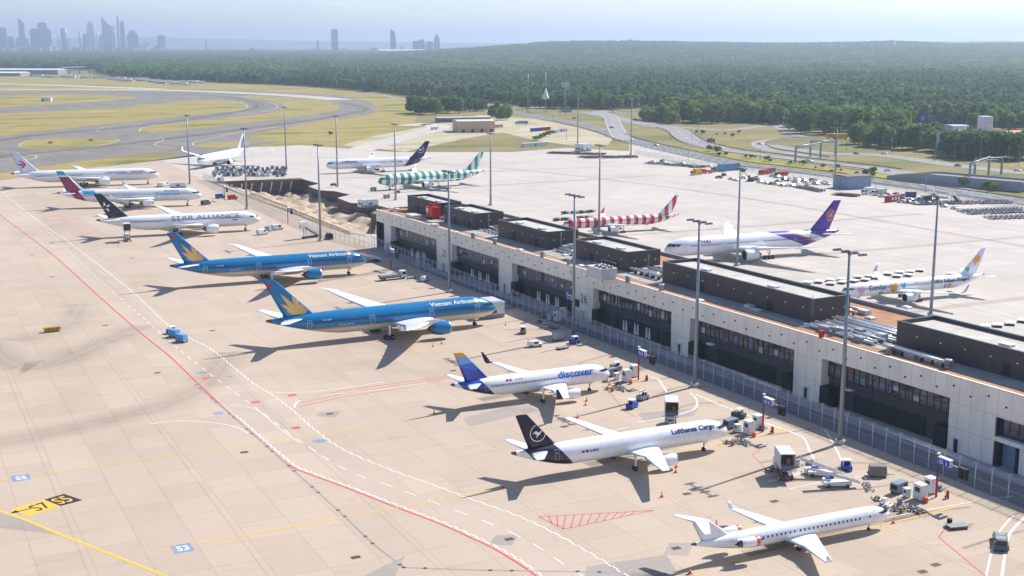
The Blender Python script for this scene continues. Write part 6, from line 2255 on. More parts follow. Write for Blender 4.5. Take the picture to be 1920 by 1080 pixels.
for me in srcm[::-1]:
    me.name = 'forest_tree'
    so_ = bpy.data.objects.new('forest_tree', me)
    srccol.objects.link(so_)
    oi = ng.nodes.new('GeometryNodeObjectInfo')
    oi.inputs['Object'].default_value = so_
    oi.inputs['As Instance'].default_value = True
    ng.links.new(oi.outputs['Geometry'], jn.inputs[0])
ng.links.new(jn.outputs[0], ip.inputs['Instance'])
ip.inputs['Pick Instance'].default_value = True
na = ng.nodes.new('GeometryNodeInputNamedAttribute'); na.data_type = 'INT'; na.inputs[0].default_value = 'ix'
ns = ng.nodes.new('GeometryNodeInputNamedAttribute'); ns.data_type = 'FLOAT'; ns.inputs[0].default_value = 'sc'
ng.links.new(na.outputs[0], ip.inputs['Instance Index'])
ng.links.new(ns.outputs[0], ip.inputs['Scale'])
rv = ng.nodes.new('FunctionNodeRandomValue'); rv.data_type = 'FLOAT_VECTOR'
rv.inputs[0].default_value = (0, 0, 0); rv.inputs[1].default_value = (0, 0, 6.28)
ng.links.new(rv.outputs[0], ip.inputs['Rotation'])
ng.links.new(ip.outputs[0], go.inputs[0])
md = fo.modifiers.new('scatter', 'NODES')
md.node_group = ng

# ------------------------------------------------------------------ roads beyond the apron
mb = MB()
ROADS = {'A': ([(1100, 210), (1150, 220), (1188, 228), (1215, 233), (1250, 239), (1272, 246), (1285, 256), (1306, 268), (1363, 282), (1430, 291), (1497, 300), (1560, 307), (1650, 318), (1716, 331), (1769, 349), (1827, 364), (1925, 382)], 19, ASPH2),
         'B': ([(1250, 236), (1300, 240), (1363, 244), (1422, 237), (1455, 234), (1490, 231), (1560, 236)], 10, ASPH2),
         'L': ([(1455, 234), (1464, 240), (1478, 248), (1500, 255), (1547, 258), (1620, 261), (1700, 263)], 10, ASPH2),
         'C': ([(1560, 258), (1500, 258), (1445, 262), (1422, 268), (1426, 275), (1447, 282), (1480, 287), (1540, 296)], 10, ASPH2),
         'D': ([(1440, 272), (1500, 281), (1560, 288), (1649, 291), (1716, 299), (1791, 310), (1925, 325)], 15, ASPH2),
         'E': ([(930, 206), (1000, 217), (1080, 232), (1138, 247), (1175, 261), (1217, 272), (1280, 286), (1317, 294), (1380, 307), (1463, 317), (1560, 329), (1693, 347), (1782, 360), (1925, 380)], 17, patchy('motorway_asphalt', [(.3, (104, 106, 112)), (.7, (126, 126, 130))], (.05, .02, 1), .85)),
         'F': ([(1120, 209), (1143, 217), (1150, 231), (1160, 250), (1172, 262)], 15, ASPH2),
         'G': ([(890, 192), (960, 205), (1100, 207), (1190, 212), (1260, 208)], 12, ASPH2),
         'H': ([(640, 168), (700, 176), (780, 190), (960, 215)], 9, ASPH2),
         'P': ([(660, 285), (740, 262), (820, 240), (800, 232), (760, 236)], 22, RUN)}
RW = {}
for i, (k, (p, w, m)) in enumerate(ROADS.items()):
    RW[k] = smooth(GP(p))
    tag(rib(MB(), RW[k], w, -.07 + .004 * i).build('road', [m]), kind='structure')
sheet('parking_ground', GP([(640, 272), (700, 255), (800, 236), (900, 215), (1000, 222), (1090, 240), (1150, 258), (1140, 272), (1080, 274), (1000, 262), (940, 248), (860, 262), (760, 284)]), -.13, patchy('gravel_yard', [(.3, (150, 142, 110)), (.5, (178, 166, 138)), (.7, (196, 186, 168))], (.03, .05, 1)))
sheet('perimeter_track', GP([(1180, 268), (1300, 292), (1400, 313), (1500, 325), (1600, 338), (1700, 353), (1925, 386), (1925, 402), (1800, 384), (1560, 350), (1400, 326), (1290, 308), (1180, 285)]), -.1, patchy('pale_gravel', [(.3, (170, 164, 154)), (.7, (200, 192, 180))], (.05, .08, 1)))
tag(sheet('yard', GP([(1195, 298), (1300, 310), (1400, 322), (1560, 344), (1700, 363), (1930, 396), (1930, 425), (1640, 384), (1560, 372), (1350, 332), (1180, 302)]), -.02, APR2), kind='structure')
sheet('scrub', GP([(1330, 278), (1430, 296), (1560, 313), (1690, 332), (1780, 356), (1690, 343), (1560, 326), (1430, 311), (1290, 286)]), -.12, patchy('verge_growth', [(.3, (96, 108, 48)), (.5, (150, 140, 70)), (.7, (170, 140, 84))], (.06, .06, 1)))
mb = MB()
for k, off in (('A', 0), ('D', 0), ('B', 0), ('C', 0), ('E', 0), ('F', 0)):
    dash(mb, RW[k], 6, 8, .35, -.02, off)
    for q in (-1, 1): rib(mb, RW[k], .35, -.021, q * (ROADS[k][1] / 2 - .8))
for q in (-4, 4): dash(mb, RW['E'], 7, 6, .6, -.02, q)
tag(mb.build('road_marking', [WP]), kind='structure')


def rail(name, label, cat, line, h, m, step=12, thick=.12, off=0.0):
    P = V2([tuple(p) for p in line])
    x0, y0 = P[0]
    t = thing(name, label, cat, (x0, y0, -.1))
    P = [p - Vector((x0, y0)) for p in P]
    mb = MB()
    for a, b in zip(P, P[1:]):
        d = (b - a).normalized()
        n = Vector((-d.y, d.x)) * thick
        mb.add([(a.x - n.x, a.y - n.y, h * .55), (b.x - n.x, b.y - n.y, h * .55), (b.x + n.x, b.y + n.y, h * .55), (a.x + n.x, a.y + n.y, h * .55), (a.x - n.x, a.y - n.y, h), (b.x - n.x, b.y - n.y, h), (b.x + n.x, b.y + n.y, h), (a.x + n.x, a.y + n.y, h)], [(3, 2, 1, 0), (4, 5, 6, 7), (0, 1, 5, 4), (2, 3, 7, 6)])
    mb.build('beam', [m], t)
    first = None
    for p in resample(P, step)[:99]:
        if first is None: first = MB().box(-.08, .08, -.08, .08, 0, h).build('post', [m], t, (p.x, p.y, 0))
        else:
            q = first.copy(); COL.objects.link(q); q.location = (p.x, p.y, 0)


def offs(P, o):
    out = []
    for i, p in enumerate(P):
        d = (P[min(i + 1, len(P) - 1)] - P[max(i - 1, 0)]).normalized()
        out.append(p + Vector((-d.y, d.x)) * o)
    return out


GR = mat('weathered_rail', (108, 110, 116), .6, .2)
rail('guard_rail', 'dark steel barrier along the inner bend of the motorway', 'guard rail', offs(RW['A'], 10)[30:74], 1.2, GR)
rail('guard_rail', 'steel barrier between the motorway and the dry verge', 'guard rail', offs(RW['A'], -10)[24:74], 1.0, GR)
rail('guard_rail', 'steel barrier along the road nearest the apron', 'guard rail', offs(RW['E'], 9.0)[20:80], 1.2, GR)
rail('guard_rail', 'concrete barrier on the apron side of the nearest road', 'guard rail', offs(RW['E'], -9.0)[10:80], 1.0, mat('barrier_concrete', (150, 150, 150), .8), thick=.3)
rail('guard_rail', 'steel barrier round the ramp below the yellow lorry', 'guard rail', offs(RW['C'], 5.6), 1.1, GR)
fence('perimeter_fence', 'long wire fence along the far edge of the apron', GP([(1190, 288), (1300, 308), (1400, 321), (1560, 343), (1700, 361), (1925, 394)]), 3.0, 7.0, arms=False, zb=-.05)

# flyover at the right edge
fl = GP([(1684, 320), (1750, 327), (1830, 334), (1935, 343)], 4.0)
x0, y0 = fl[0]
t = thing('flyover', 'grey concrete flyover carrying the motorway past the right edge', 'flyover', (x0, y0, -.1))
P = [Vector((a - x0, b - y0)) for a, b in fl]
P = smooth(P, 5)
zs = [4.0 * min(1, .12 + i / 5) for i in range(len(P))]
rib(MB(), P, 17, 0, 0, zs=zs).build('deck', [ASPH2], t)
CONC = mat('flyover_concrete', (158, 158, 162), .8, 0, .12, .2)
for q in (-1, 1):
    m = MB()
    e = offs(P, q * 8.6)
    m.rings([[(p.x - .25, p.y, 0), (p.x + .25, p.y, 0), (p.x + .25, p.y, z + 1.1), (p.x - .25, p.y, z + 1.1)] for p, z in zip(e, zs)], mi=0, smooth=False)
    m.build('wall', [CONC], t)


def portal(a, b, h, label):
    pa, pb = Vector(G(*a)), Vector(G(*b))
    t = thing('sign_gantry', label, 'gantry', (pa.x, pa.y, 0))
    d = pb - pa
    for k in (0, 1):
        p = d * k
        MB().box(p.x - .45, p.x + .45, p.y - .45, p.y + .45, 0, h).build('post', [STEEL], t)
    m = MB()
    m.tube([(0, 0, h), (d.x, d.y, h)], .45, 6); m.tube([(0, 0, h - 1.2), (d.x, d.y, h - 1.2)], .25, 6)
    m.build('beam', [STEEL], t)


portal((1491, 305), (1538, 296), 10.0, 'grey motorway gantry nearest the long grove of trees')
portal((1519, 293), (1566, 291), 10.0, 'grey gantry over the far carriageway below the yellow lorry')
portal((1817, 345), (1853, 331), 11, 'grey gantry on the flyover at the right edge')
portal((1827, 328), (1877, 327), 9.5, 'grey gantry beyond the flyover over the far carriageway')
lp = None
for i, (px, h) in enumerate((((1310, 245), 11), ((1297, 262), 7), ((1314, 268), 6), ((1257, 262), 10), ((1587, 282), 12), ((1671, 288), 12), ((1753, 302), 11), ((1790, 299), 11), ((1807, 300), 11), ((1838, 303), 16), ((1890, 309), 11), ((1910, 310), 12), ((1672, 263), 10), ((1458, 236), 7), ((1062, 262), 8), ((880, 205), 8), ((873, 240), 10), ((897, 242), 9), ((540, 150), 14), ((700, 168), 12), ((1205, 214), 9), ((1290, 300), 8), ((1425, 300), 8), ((1735, 360), 8))):
    lb = 'slender grey street lamp along the motorway and its verges'
    x, y = G(*px)
    if lp is None:
        lp = thing('street_lamp', lb, 'street lamp', (x, y, -.1), 0, 'street lamps along the motorway')
        MB().lathe([(0, .18), (10.6, .1)], 'z', 8).build('pole', [STEEL], lp)
        MB().box(-1.6, .2, -.12, .12, 10.5, 10.65).box(-2.0, -1.0, -.2, .2, 10.4, 10.6).build('lantern', [GREY], lp)
    else:
        q = dup(lp, (x, y, -.1), i * 1.0)
        q.scale = (1, 1, h / 10.6)
rc = [((1352, 279), 'white', 'A'), ((1518, 303), 'white', 'A'), ((1334, 262), 'dark', 'x'), ((1425, 271), 'silver', 'C'), ((1606, 289), 'dark', 'D'), ((1658, 289), 'white', 'D'), ((1664, 321), 'white', 'A'), ((1722, 336), 'silver', 'A'), ((1908, 321), 'white', 'D'), ((1147, 240), 'dark', 'F'), ((1077, 222), 'dark', 'E'), ((1190, 225), 'dark', 'A'), ((1796, 312), 'dark', 'D'), ((1040, 219), 'white', 'E'), ((1230, 273), 'silver', 'E'), ((1150, 210), 'white', 'G')]
for px, c, k in rc:
    lb = {'white': 'white', 'silver': 'silver', 'dark': 'dark'}[c] + ' car driving on the roads beyond the apron'
    dup(CP[c], gat(px, -.04), R(-60 + random.uniform(-20, 20)), lb, c + ' cars driving beyond the apron')
t = truck((1575, 261), -20, YELLOW, mat('lorry_yellow', (226, 158, 40), .5), 'yellow lorry on the ramp in front of the grove', 11, 4.2)
t = thing('lorry_trailer', 'yellow trailer behind the yellow lorry on the ramp', 'trailer', gat((1560, 260.6)), R(-20))
MB().box(-5, 4.6, -1.25, 1.25, 1.0, 4.2).build('cargo_box', [MATS['lorry_yellow']], t)
MB().tube([(4.6, 0, .8), (6.4, 0, .7)], .1, 6).build('drawbar', [DGREY], t)
wheels(t, (-3.6, 3.4), (-1.05, 1.05), .46, .3)
truck((1716, 239), -30, OFFWHITE, OFFWHITE, 'long white lorry among the trees under the blue road sign', 15, 3.6)
truck((1333, 267), -35, DGREY, RED, 'red and dark truck on the inner lane of the bend', 6, 2.8)
for px, L, lb in (((978, 233), 12, 'blue grey tanker right of the beige hall'), ((1060, 211), 14, 'pale bus by the antenna masts')):
    truck(px, 170, OFFWHITE, mat('blue_grey_tank', (120, 146, 190), .5), lb, L, 3.2)
for i, (px, m, L, lb) in enumerate((((1003, 246), BLUE, 4, 'blue crate'), ((1013, 245), mat('brick_red_paint', (140, 50, 54), .6), 5, 'brick red shed'), ((1024, 244), MATS['brick_red_paint'], 4, 'smaller brick red shed'), ((1050, 247), GREYW, 7, 'pale shed'), ((1040, 249), OFFWHITE, 4, 'white shed'), ((1002, 274), mat('pale_green_sheet', (196, 210, 206), .6), 12, 'long pale green covered stack'), ((930, 239), mat('sand_wall', (196, 170, 140), .8), 7, 'sand coloured annex'), ((815, 243), OFFWHITE, 3, 'white hut'))):
    x, y = G(*px)
    t = thing('shed', lb + ' on the dry ground right of the beige hall' if i not in (6, 7) else lb + (' at the right end of the beige hall' if i == 6 else ' on the paving left of the beige hall'), 'shed', (x, y, -.15), R(15))
    MB().box(-L, L, -1.6, 1.6, 0, 2.6).build('wall', [m], t)
    MB().prism([(-L - .2, -1.8), (L + .2, -1.8), (L + .2, 1.8), (-L - .2, 1.8)], 2.6, 2.8).build('roof', [m], t)
    MB().box(-.5, .5, -1.63, -1.6, .1, 2.0).build('door', [DGREY], t)

# ------------------------------------------------------------------ buildings near the roads
def hall(px, ang, L, W_, H, mw, mr, name, label, doors=3, gable=1.2, z=-.15, winrows=0):
    x, y = G(*px)
    t = thing(name, label, 'building', (x, y, z), R(ang))
    MB().box(-L / 2, L / 2, -W_ / 2, W_ / 2, 0, H).build('wall', [mw], t)
    m = MB()
    e = .5
    m.add([(-L / 2 - e, -W_ / 2 - e, H), (L / 2 + e, -W_ / 2 - e, H), (L / 2 + e, W_ / 2 + e, H), (-L / 2 - e, W_ / 2 + e, H), (-L / 2 - e, -W_ / 2 - e, H + .3), (L / 2 + e, -W_ / 2 - e, H + .3), (L / 2 + e, W_ / 2 + e, H + .3), (-L / 2 - e, W_ / 2 + e, H + .3), (-L / 2 - e, 0, H + .3 + gable), (L / 2 + e, 0, H + .3 + gable)],
          [(3, 2, 1, 0), (0, 1, 5, 4), (2, 3, 7, 6), (4, 5, 9, 8), (6, 7, 8, 9), (1, 2, 6, 9, 5), (3, 0, 4, 8, 7)])
    m.build('roof', [mr], t)
    for k in range(doors):
        a = -L * .35 + k * L * .25
        MB().box(a - 1.2, a + 1.2, -W_ / 2 - .06, -W_ / 2, .05, 2.8).build('door', [DGREY], t)
    for r in range(winrows):
        for k in range(int(L / 3.4)):
            a = -L / 2 + 1.8 + k * 3.4
            MB().box(a - 1.1, a + 1.1, -W_ / 2 - .05, -W_ / 2, 1.2 + r * 3.4, 2.8 + r * 3.4).build('window', [GLASS], t)
    return t


SANDM = panels('sand_render', (206, 172, 138), 9, 30, .12, .9)
hall((888, 246), -14, 32, 26, 9.2, mat('sand_render_wall', (206, 176, 146), .8, 0, .06, .2), mat('pale_sheet_roof', (206, 196, 180), .6), 'beige_hall', 'sand coloured hall with flat pale roof beyond the green striped fin', 4, .8)
hall((868, 228), -10, 52, 12, 4.2, mat('grey_blue_wall', (120, 128, 146), .7), mat('flat_grey_roof', (190, 190, 192), .7), 'low_building', 'long low building with flat grey roof behind the sand coloured hall', 3, .3, winrows=1)
hall((1597, 352), -4, 15, 12, 6.5, mat('shed_blue_grey', (134, 148, 172), .6), mat('rust_brown_roof', (120, 104, 106), .8), 'grey_shed', 'blue grey shed with brown roof at the far fence', 0, .3)
ow = mat('white_render', (196, 204, 218), .7, 0, .06)
t = hall((1850, 286), -18, 62, 26, 14, ow, mat('orange_tile_roof', (206, 140, 100), .8), 'office_building', 'white building with an orange roof and square tower behind dark trees', 2, 1.0, winrows=3)
MB().box(-6, 1, -4, 4, 15.2, 25).build('tower', [mat('tower_white', (206, 212, 226), .7, 0, .08)], t)
m = MB()
for k in range(2): m.box(-5.9, .9, -4.06, -4, 17 + k * 3.5, 17.25 + k * 3.5)
m.build('band', [GREY], t)
hall((1790, 277), -18, 12, 14, 16, ow, GREYW, 'white_block', 'narrow white block at the left end of the orange roofed building', 0, .3, winrows=3)
for px, w, lb in (((605, 160), 22, 'blue motorway sign at the forest edge left of the lamp'), ((452, 152), 26, 'blue motorway sign farthest left at the forest edge'), ((824, 178), 34, 'long blue motorway sign above the clump of trees'), ((1738, 238), 14, 'blue road sign above the white lorry'), ((257, 140), 10, 'small blue sign by the far overpass')):
    x, y = G(*px)
    t = thing('road_sign', lb, 'sign', (x, y, 0), R(-20))
    MB().box(-w / 2, w / 2, -.15, .15, 4.6, 10.5).build('panel', [mat('sign_panel_blue', (40, 92, 200), .5)], t)
    m = MB()
    for q in (-.46, .46): m.box(w * q - .2, w * q + .2, .15, .5, 0, 10)
    m.build('post', [STEEL], t)
    MB().box(-w * .38, w * .1, -.2, -.16, 6.2, 6.7).box(-w * .38, w * .3, -.2, -.16, 8.0, 8.6).build('lettering', [OFFWHITE], t)
for px, h, lb, head in (((990, 213), 42, 'thin lattice antenna left of the white dish mast', 0), ((1023, 211), 43, 'red and white antenna with a white radar housing', 1), ((1060, 213), 33, 'mast with a broad square head of floodlights', 2)):
    x, y = G(*px)
    t = thing('antenna_mast', lb, 'mast', (x, y, 0))
    m = MB()
    for k in range(3):
        a = k * 2.1
        m.tube([(1.0 * math.cos(a), 1.0 * math.sin(a), 0), (.35 * math.cos(a), .35 * math.sin(a), h)], .18, 5)
    for k in range(14):
        z = h * k / 14
        m.tube([(.8, 0, z), (-.5, .6, z + h / 14)], .1, 4)
    m.build('lattice', [STEEL], t)
    if head == 1:
        MB().lathe([(14, .5), (15, 4.5), (18, 3.0), (24, 1.2), (26, .4)], 'z', 10).build('radar_housing', [OFFWHITE], t)
    if head == 2:
        m = MB().box(-4.5, 4.5, -.4, .4, h - 5, h - 4.4).box(-4.5, 4.5, -.4, .4, h - .6, h)
        for k in range(5): m.box(-4.4 + k * 2.0, -3.6 + k * 2.0, -.3, .3, h - 4.4, h - .6)
        m.build('lamp_frame', [GREYW], t)
# far left: hangars, overpasses, sheds and parked lorries
for px, L, H, lb in (((60, 139), 150, 11, 'long white roofed hangar at the left edge'), ((20, 142), 70, 7, 'grey fronted hangar before the long white hangar')):
    hall(px, -27, L, 60, H, mat('hangar_wall', (150, 150, 158), .7), mat('white_sheet_roof', (214, 214, 212), .6), 'hangar', lb, 3, 2.5)
for a, b, lb in (((112, 132), (200, 128.5), 'farther grey overpass left of the forest edge'), ((120, 138), (214, 136), 'nearer grey overpass left of the forest edge')):
    pa, pb = Vector(G(*a)), Vector(G(*b))
    t = thing('overpass', lb, 'bridge', (pa.x, pa.y, 0))
    d = pb - pa
    n = Vector((-d.y, d.x)).normalized() * 8
    m = MB().prism([(-n.x, -n.y), (d.x - n.x, d.y - n.y), (d.x + n.x, d.y + n.y), (n.x, n.y)], 6, 9)
    m.build('deck', [mat('bridge_grey', (128, 124, 132), .8)], t)
    for k in range(5):
        p = d * (.1 + .2 * k)
        MB().box(p.x - 1.2, p.x + 1.2, p.y - 4, p.y + 4, 0, 6).build('pier', [MATS['bridge_grey']], t)
rs = random.Random(21)
for i in range(46):
    px = 215 + i * 4.9 + rs.uniform(-3, 3) if i < 34 else 60 + (i - 34) * 12
    py = 149 + (px - 215) * .062 + rs.uniform(-3.5, 2.5) if i < 34 else 143.5 + rs.uniform(-1, 1) + (i - 34) * .3
    big = i % 5 == 0
    m = (OFFWHITE, GREYW, mat('pale_blue_sheet', (150, 170, 206), .6), OFFWHITE, GREY)[i % 5]
    c = ('white', 'pale grey', 'pale blue', 'white', 'grey')[i % 5]
    x, y = G(px, py)
    t = thing('storage_shed', c + ' low shed in the works yard along the forest edge', 'shed', (x, y, -.1), R(rs.uniform(-40, 10)), c + ' sheds in the works yard')
    l, w_s, h = (11 if big else 6) * rs.uniform(.8, 1.5), 4, (4.5 if big else 3) * rs.uniform(.8, 1.2)
    MB().box(-l, l, -w_s, w_s, 0, h).build('wall', [m], t)
    MB().prism([(-l - .3, -w_s - .3), (l + .3, -w_s - .3), (l + .3, w_s + .3), (-l - .3, w_s + .3)], h, h + .35).build('roof', [OFFWHITE if i % 3 else GREYW], t)
hall((88, 189.5), -20, 12, 8, 5, OFFWHITE, GREYW, 'white_hut', 'small white hut on the grass between the taxiways', 1, .4)
for px, lb in (((95, 269), 'left'), ((171, 264), 'right')):
    x, y = G(*px)
    t = thing('taxiway_sign', 'small yellow taxiway sign at the ' + lb + ' end of the lens shaped grass', 'sign', (x, y, -.05), R(20))
    MB().box(-.3, .3, -3.2, 3.2, .3, 1.7).build('panel', [YELLOW], t)
    MB().box(-.2, .2, -3, -2.6, 0, .3).box(-.2, .2, 2.6, 3, 0, .3).build('leg', [DGREY], t)

# ------------------------------------------------------------------ the pit
rp = np.random.default_rng(4)
DIRT = patchy('raw_earth', [(.25, (122, 106, 88)), (.42, (160, 142, 120)), (.6, (186, 170, 148)), (.8, (150, 132, 108))], (.12, .12, 1), .95)
PILE = panels('sheet_pile_wall', (78, 66, 64), 1.4, 40, .5, .55, .8)
px_ = [p[0] for p in PIT]
v, f = [], []
nx, ny = 54, 190
def pz(x, y):
    t = max(0, min(1, (x - 161) / 30))
    z = -6.5 * t ** .8
    z += 2.7 * math.exp(-((x - 196) / 7) ** 2) * max(0, math.sin((y - 470) * .085 + .6)) + 1.0 * math.sin(x * .35 + y * .12) * t
    if y > 655: z -= 2.0 * t
    if y < 500: z += 3.5 * t * (500 - y) / 30
    z += (math.sin(x * 1.3 + math.sin(y * .7) * 2) * math.sin(y * .9 + x * .4) * .28 + math.sin(x * .5 - y * .31) * .6) * min(1, t * 3)
    return min(-.25, z)
for i in range(nx + 1):
    for j in range(ny + 1):
        x, y = 158 + 54 * i / nx, 466 + 228 * j / ny
        v.append((x, y, pz(x, y)))
for i in range(nx):
    for j in range(ny):
        f.append((i * (ny + 1) + j, (i + 1) * (ny + 1) + j, (i + 1) * (ny + 1) + j + 1, i * (ny + 1) + j + 1))
o = mesh_of(v, f, DIRT, 'pit_floor', None)
for p in o.data.polygons: p.use_smooth = True
tag(o, kind='structure')
t = thing('retaining_wall', 'dark sheet pile wall round the sandy building pit', 'retaining wall', (0, 0, 0))
n = len(PIT)
for i in range(n):
    a, b = Vector(PIT[i]), Vector(PIT[(i + 1) % n])
    if i in (0, n - 1, n - 2): continue
    l = (b - a).length
    d = (b - a).normalized()
    nn = Vector((-d.y, d.x))
    m = MB()
    k = max(1, int(l / 1.2))
    for j in range(k):
        p, q = a + d * (l * j / k), a + d * (l * (j + .6) / k)
        o_ = nn * (.35)
        m.add([(p.x, p.y, -9), (q.x, q.y, -9), (q.x, q.y, -.02), (p.x, p.y, -.02)], [(0, 1, 2, 3)])
        r_, s_ = q + o_, a + d * (l * (j + 1) / k)
        m.add([(q.x, q.y, -9), (s_.x, s_.y, -9), (s_.x, s_.y, -.02), (q.x, q.y, -.02)], [(0, 1, 2, 3)])
    m.build('sheet_pile', [mat('rusted_sheet_pile', (100, 86, 84), .85, 0, .35, .5)], t)
    m = MB()
    m.tube([(a.x, a.y, -.5), (b.x, b.y, -.5)], .35, 6); m.tube([(a.x, a.y, -3.6), (b.x, b.y, -3.6)], .3, 6)
    m.build('waling', [BROWN], t)
for i, y in enumerate(range(655, 690, 5)):
    m = MB().tube([(168 + i * 5.5, 686, -9), (168 + i * 5.5, 680, -1)], .3, 6)
    tag(m.build('raking_prop', [GREYW]), 'pale raking prop against the far wall of the pit', 'prop', 'props against the far pit wall')
m = MB()
for k in range(58):
    y = 474 + k * 2.6
    x = 162.6 + (.6 if y > 545 else 0)
    m.box(x - .12, x + .12, y - .12, y + .12, -.4, 1.1)
    m.box(x - .07, x + .07, y, y + 2.6, .55 + .06 * (k % 2), .75 + .06 * (k % 2)); m.box(x - .06, x + .06, y, y + 2.6, .95, 1.08)
mesh_thing(m, 'timber_railing', [WOOD], 'rough timber railing along the edge of the sandy pit', 'railing')

# ------------------------------------------------------------------ skyline and hills
TOW = [mat('tower_glass_blue', (138, 150, 168), .4, 0, .2, .02), mat('tower_stone', (176, 172, 170), .7, 0, .15, .02), mat('tower_dark', (116, 124, 142), .4, 0, .2, .02), mat('tower_white_stone', (210, 208, 206), .7, 0, .1, .02), mat('tower_reddish', (150, 116, 112), .7, 0, .1, .02)]


def tower(xl, xr, yt, label, mi=0, D=10500, kind='flat', rot=.3):
    x, y = at_depth((xl + xr) / 2, D)
    w = (xr - xl) / CF * D / math.cos(CPT) * .86
    h = (CYH - yt) / CF * D / math.cos(CPT) ** 1.5 + CH
    t = thing('tower', label, 'skyscraper', (x, y, 0), -CYAW + rot)
    b = w / 2
    m = MB()
    if kind == 'taper':
        m.rings([[(q * s * b, r * s * b, z) for q, r in ((-1, -1), (1, -1), (1, 1), (-1, 1))] for s, z in ((1, 0), (1, h * .7), (.8, h * .72), (.8, h * .9), (.35, h))], mi=0, smooth=False)
    elif kind == 'slant':
        m.add([(-b, -b, 0), (b, -b, 0), (b, b, 0), (-b, b, 0), (-b, -b, h), (b, -b, h * .86), (b, b, h * .86), (-b, b, h)], [(3, 2, 1, 0), (4, 5, 6, 7), (0, 1, 5, 4), (1, 2, 6, 5), (2, 3, 7, 6), (3, 0, 4, 7)])
    elif kind == 'point':
        m.rings([[(q * s * b, r * s * b, z) for q, r in ((-1, -1), (1, -1), (1, 1), (-1, 1))] for s, z in ((1, 0), (1, h * .82), (.1, h))], mi=0, smooth=False)
    elif kind == 'round':
        m.lathe([(0, b), (h * .93, b), (h * .94, b * .8), (h, b * .7)], 'z', 18)
    elif kind == 'step':
        m.box(-b, b, -b, b, 0, h * .8); m.box(-b * .7, b * .7, -b * .7, b * .7, h * .8, h * .93); m.box(-b * .4, b * .4, -b * .4, b * .4, h * .93, h)
    else:
        m.box(-b, b, -b * .7, b * .7, 0, h * .97); m.box(-b * .6, b * .6, -b * .4, b * .4, h * .97, h)
    m.build('shaft', [TOW[mi]], t)
    m = MB()
    if kind in ('flat', 'step', 'round'):
        for k in range(int(h / 14)):
            z = 10 + k * 14
            if z > h * .78: break
            s = 1.01
            m.box(-b * s, b * s, -b * (.71 if kind == 'flat' else s), b * (.71 if kind == 'flat' else s), z, z + 5)
        if kind != 'round': m.build('window_band', [TOW[2]], t)
    return t


T_ = [(-8, 9, 55, 'blue tower cut by the left edge of the picture', 0, 'flat'), (0, 7, 70, 'dark reddish block below the leftmost tower', 4, 'flat'), (7, 16, 69, 'pinkish block right of the dark reddish block', 1, 'flat'), (28, 35, 66, 'low step block left of the flat topped second tower', 0, 'flat'), (34, 48, 53.5, 'flat topped second tower from the left', 0, 'flat'), (48, 60, 69, 'low block right of the flat topped second tower', 1, 'flat'),
      (69, 81, 37, 'tall third tower with a mast on its shoulder', 0, 'slant'), (62, 88, 68, 'broad stone block at the foot of the tall third tower', 1, 'step'), (89, 107, 55.5, 'wide dark slab left of the twin towers', 2, 'flat'), (103, 121, 44.5, 'broad stone twin tower with a flat top', 0, 'flat'), (119, 128, 52, 'narrow blue tower against the broad twin tower', 2, 'slant'), (139, 142, 60, 'thin pale chimney in the middle of the left skyline', 3, 'round'), (144, 158, 54, 'round shouldered tower beside the thin chimney', 0, 'round'), (146, 160, 72, 'stone block under the round shouldered tower', 1, 'flat'),
      (177, 182, 60, 'thin white chimney pair left of the pointed stone tower', 3, 'round'), (184, 193, 65, 'small blue block left of the pointed stone tower', 0, 'flat'), (191, 207, 42, 'pointed stone tower with pale ribs', 3, 'taper'), (209, 213, 62, 'thin pale chimney right of the pointed stone tower', 3, 'round'), (213, 221, 67, 'low block left of the great slanted tower', 0, 'flat'), (219, 229, 35, 'great tower with a slanted top', 0, 'slant'), (228, 238, 45, 'glass tower with a sloping shoulder', 0, 'slant'), (237, 243, 50, 'slim pale tower at the sloping shoulder', 3, 'flat'),
      (246.5, 251, 29, 'needle tower highest in the skyline', 0, 'point'), (252, 261, 42, 'paired tower right of the needle tower', 0, 'flat'), (263, 286, 58, 'broad blue tower at the right end of the city', 0, 'step'), (318, 334, 67, 'lone square block right of the city', 0, 'flat'), (292, 297, 78, 'first pale slab between the city and the lone block', 3, 'flat'), (298, 303, 79, 'second pale slab between the city and the lone block', 3, 'flat'), (405, 408, 76, 'thin tower far right of the city', 0, 'point'), (606, 611, 77, 'small block left of the lone blue tower', 0, 'flat')]
for xl, xr, yt, lb, mi, k in T_: tower(xl, xr, yt, lb, mi, 10500 + (xl % 7) * 60, k)
tower(633, 646, 56, 'lone blue grey tower above the middle of the forest', 0, 9000, 'flat')
tower(742, 750, 60, 'slim tower with a wider head above the forest', 2, 8600, 'step'); tower(740, 745, 57, 'narrow shaft beside the slim tower above the forest', 0, 8620, 'flat')
tower(819, 829, 66, 'squat dark tower above the forest right of the slim tower', 2, 8600, 'step')
tower(790, 803, 74, 'domed block left of the squat dark tower', 2, 8700, 'taper'); tower(780, 792, 77, 'low block left of the domed block', 2, 8750, 'flat'); tower(804, 818, 78, 'low block between the domed block and squat tower', 0, 8700, 'flat')
tower(1171, 1175, 73, 'small block on the wooded horizon at centre right', 1, 9300, 'flat')
rl = random.Random(31)
mw = [MATS['tower_white_stone'], MATS['tower_stone'], MATS['tower_glass_blue'], MATS['tower_reddish']]
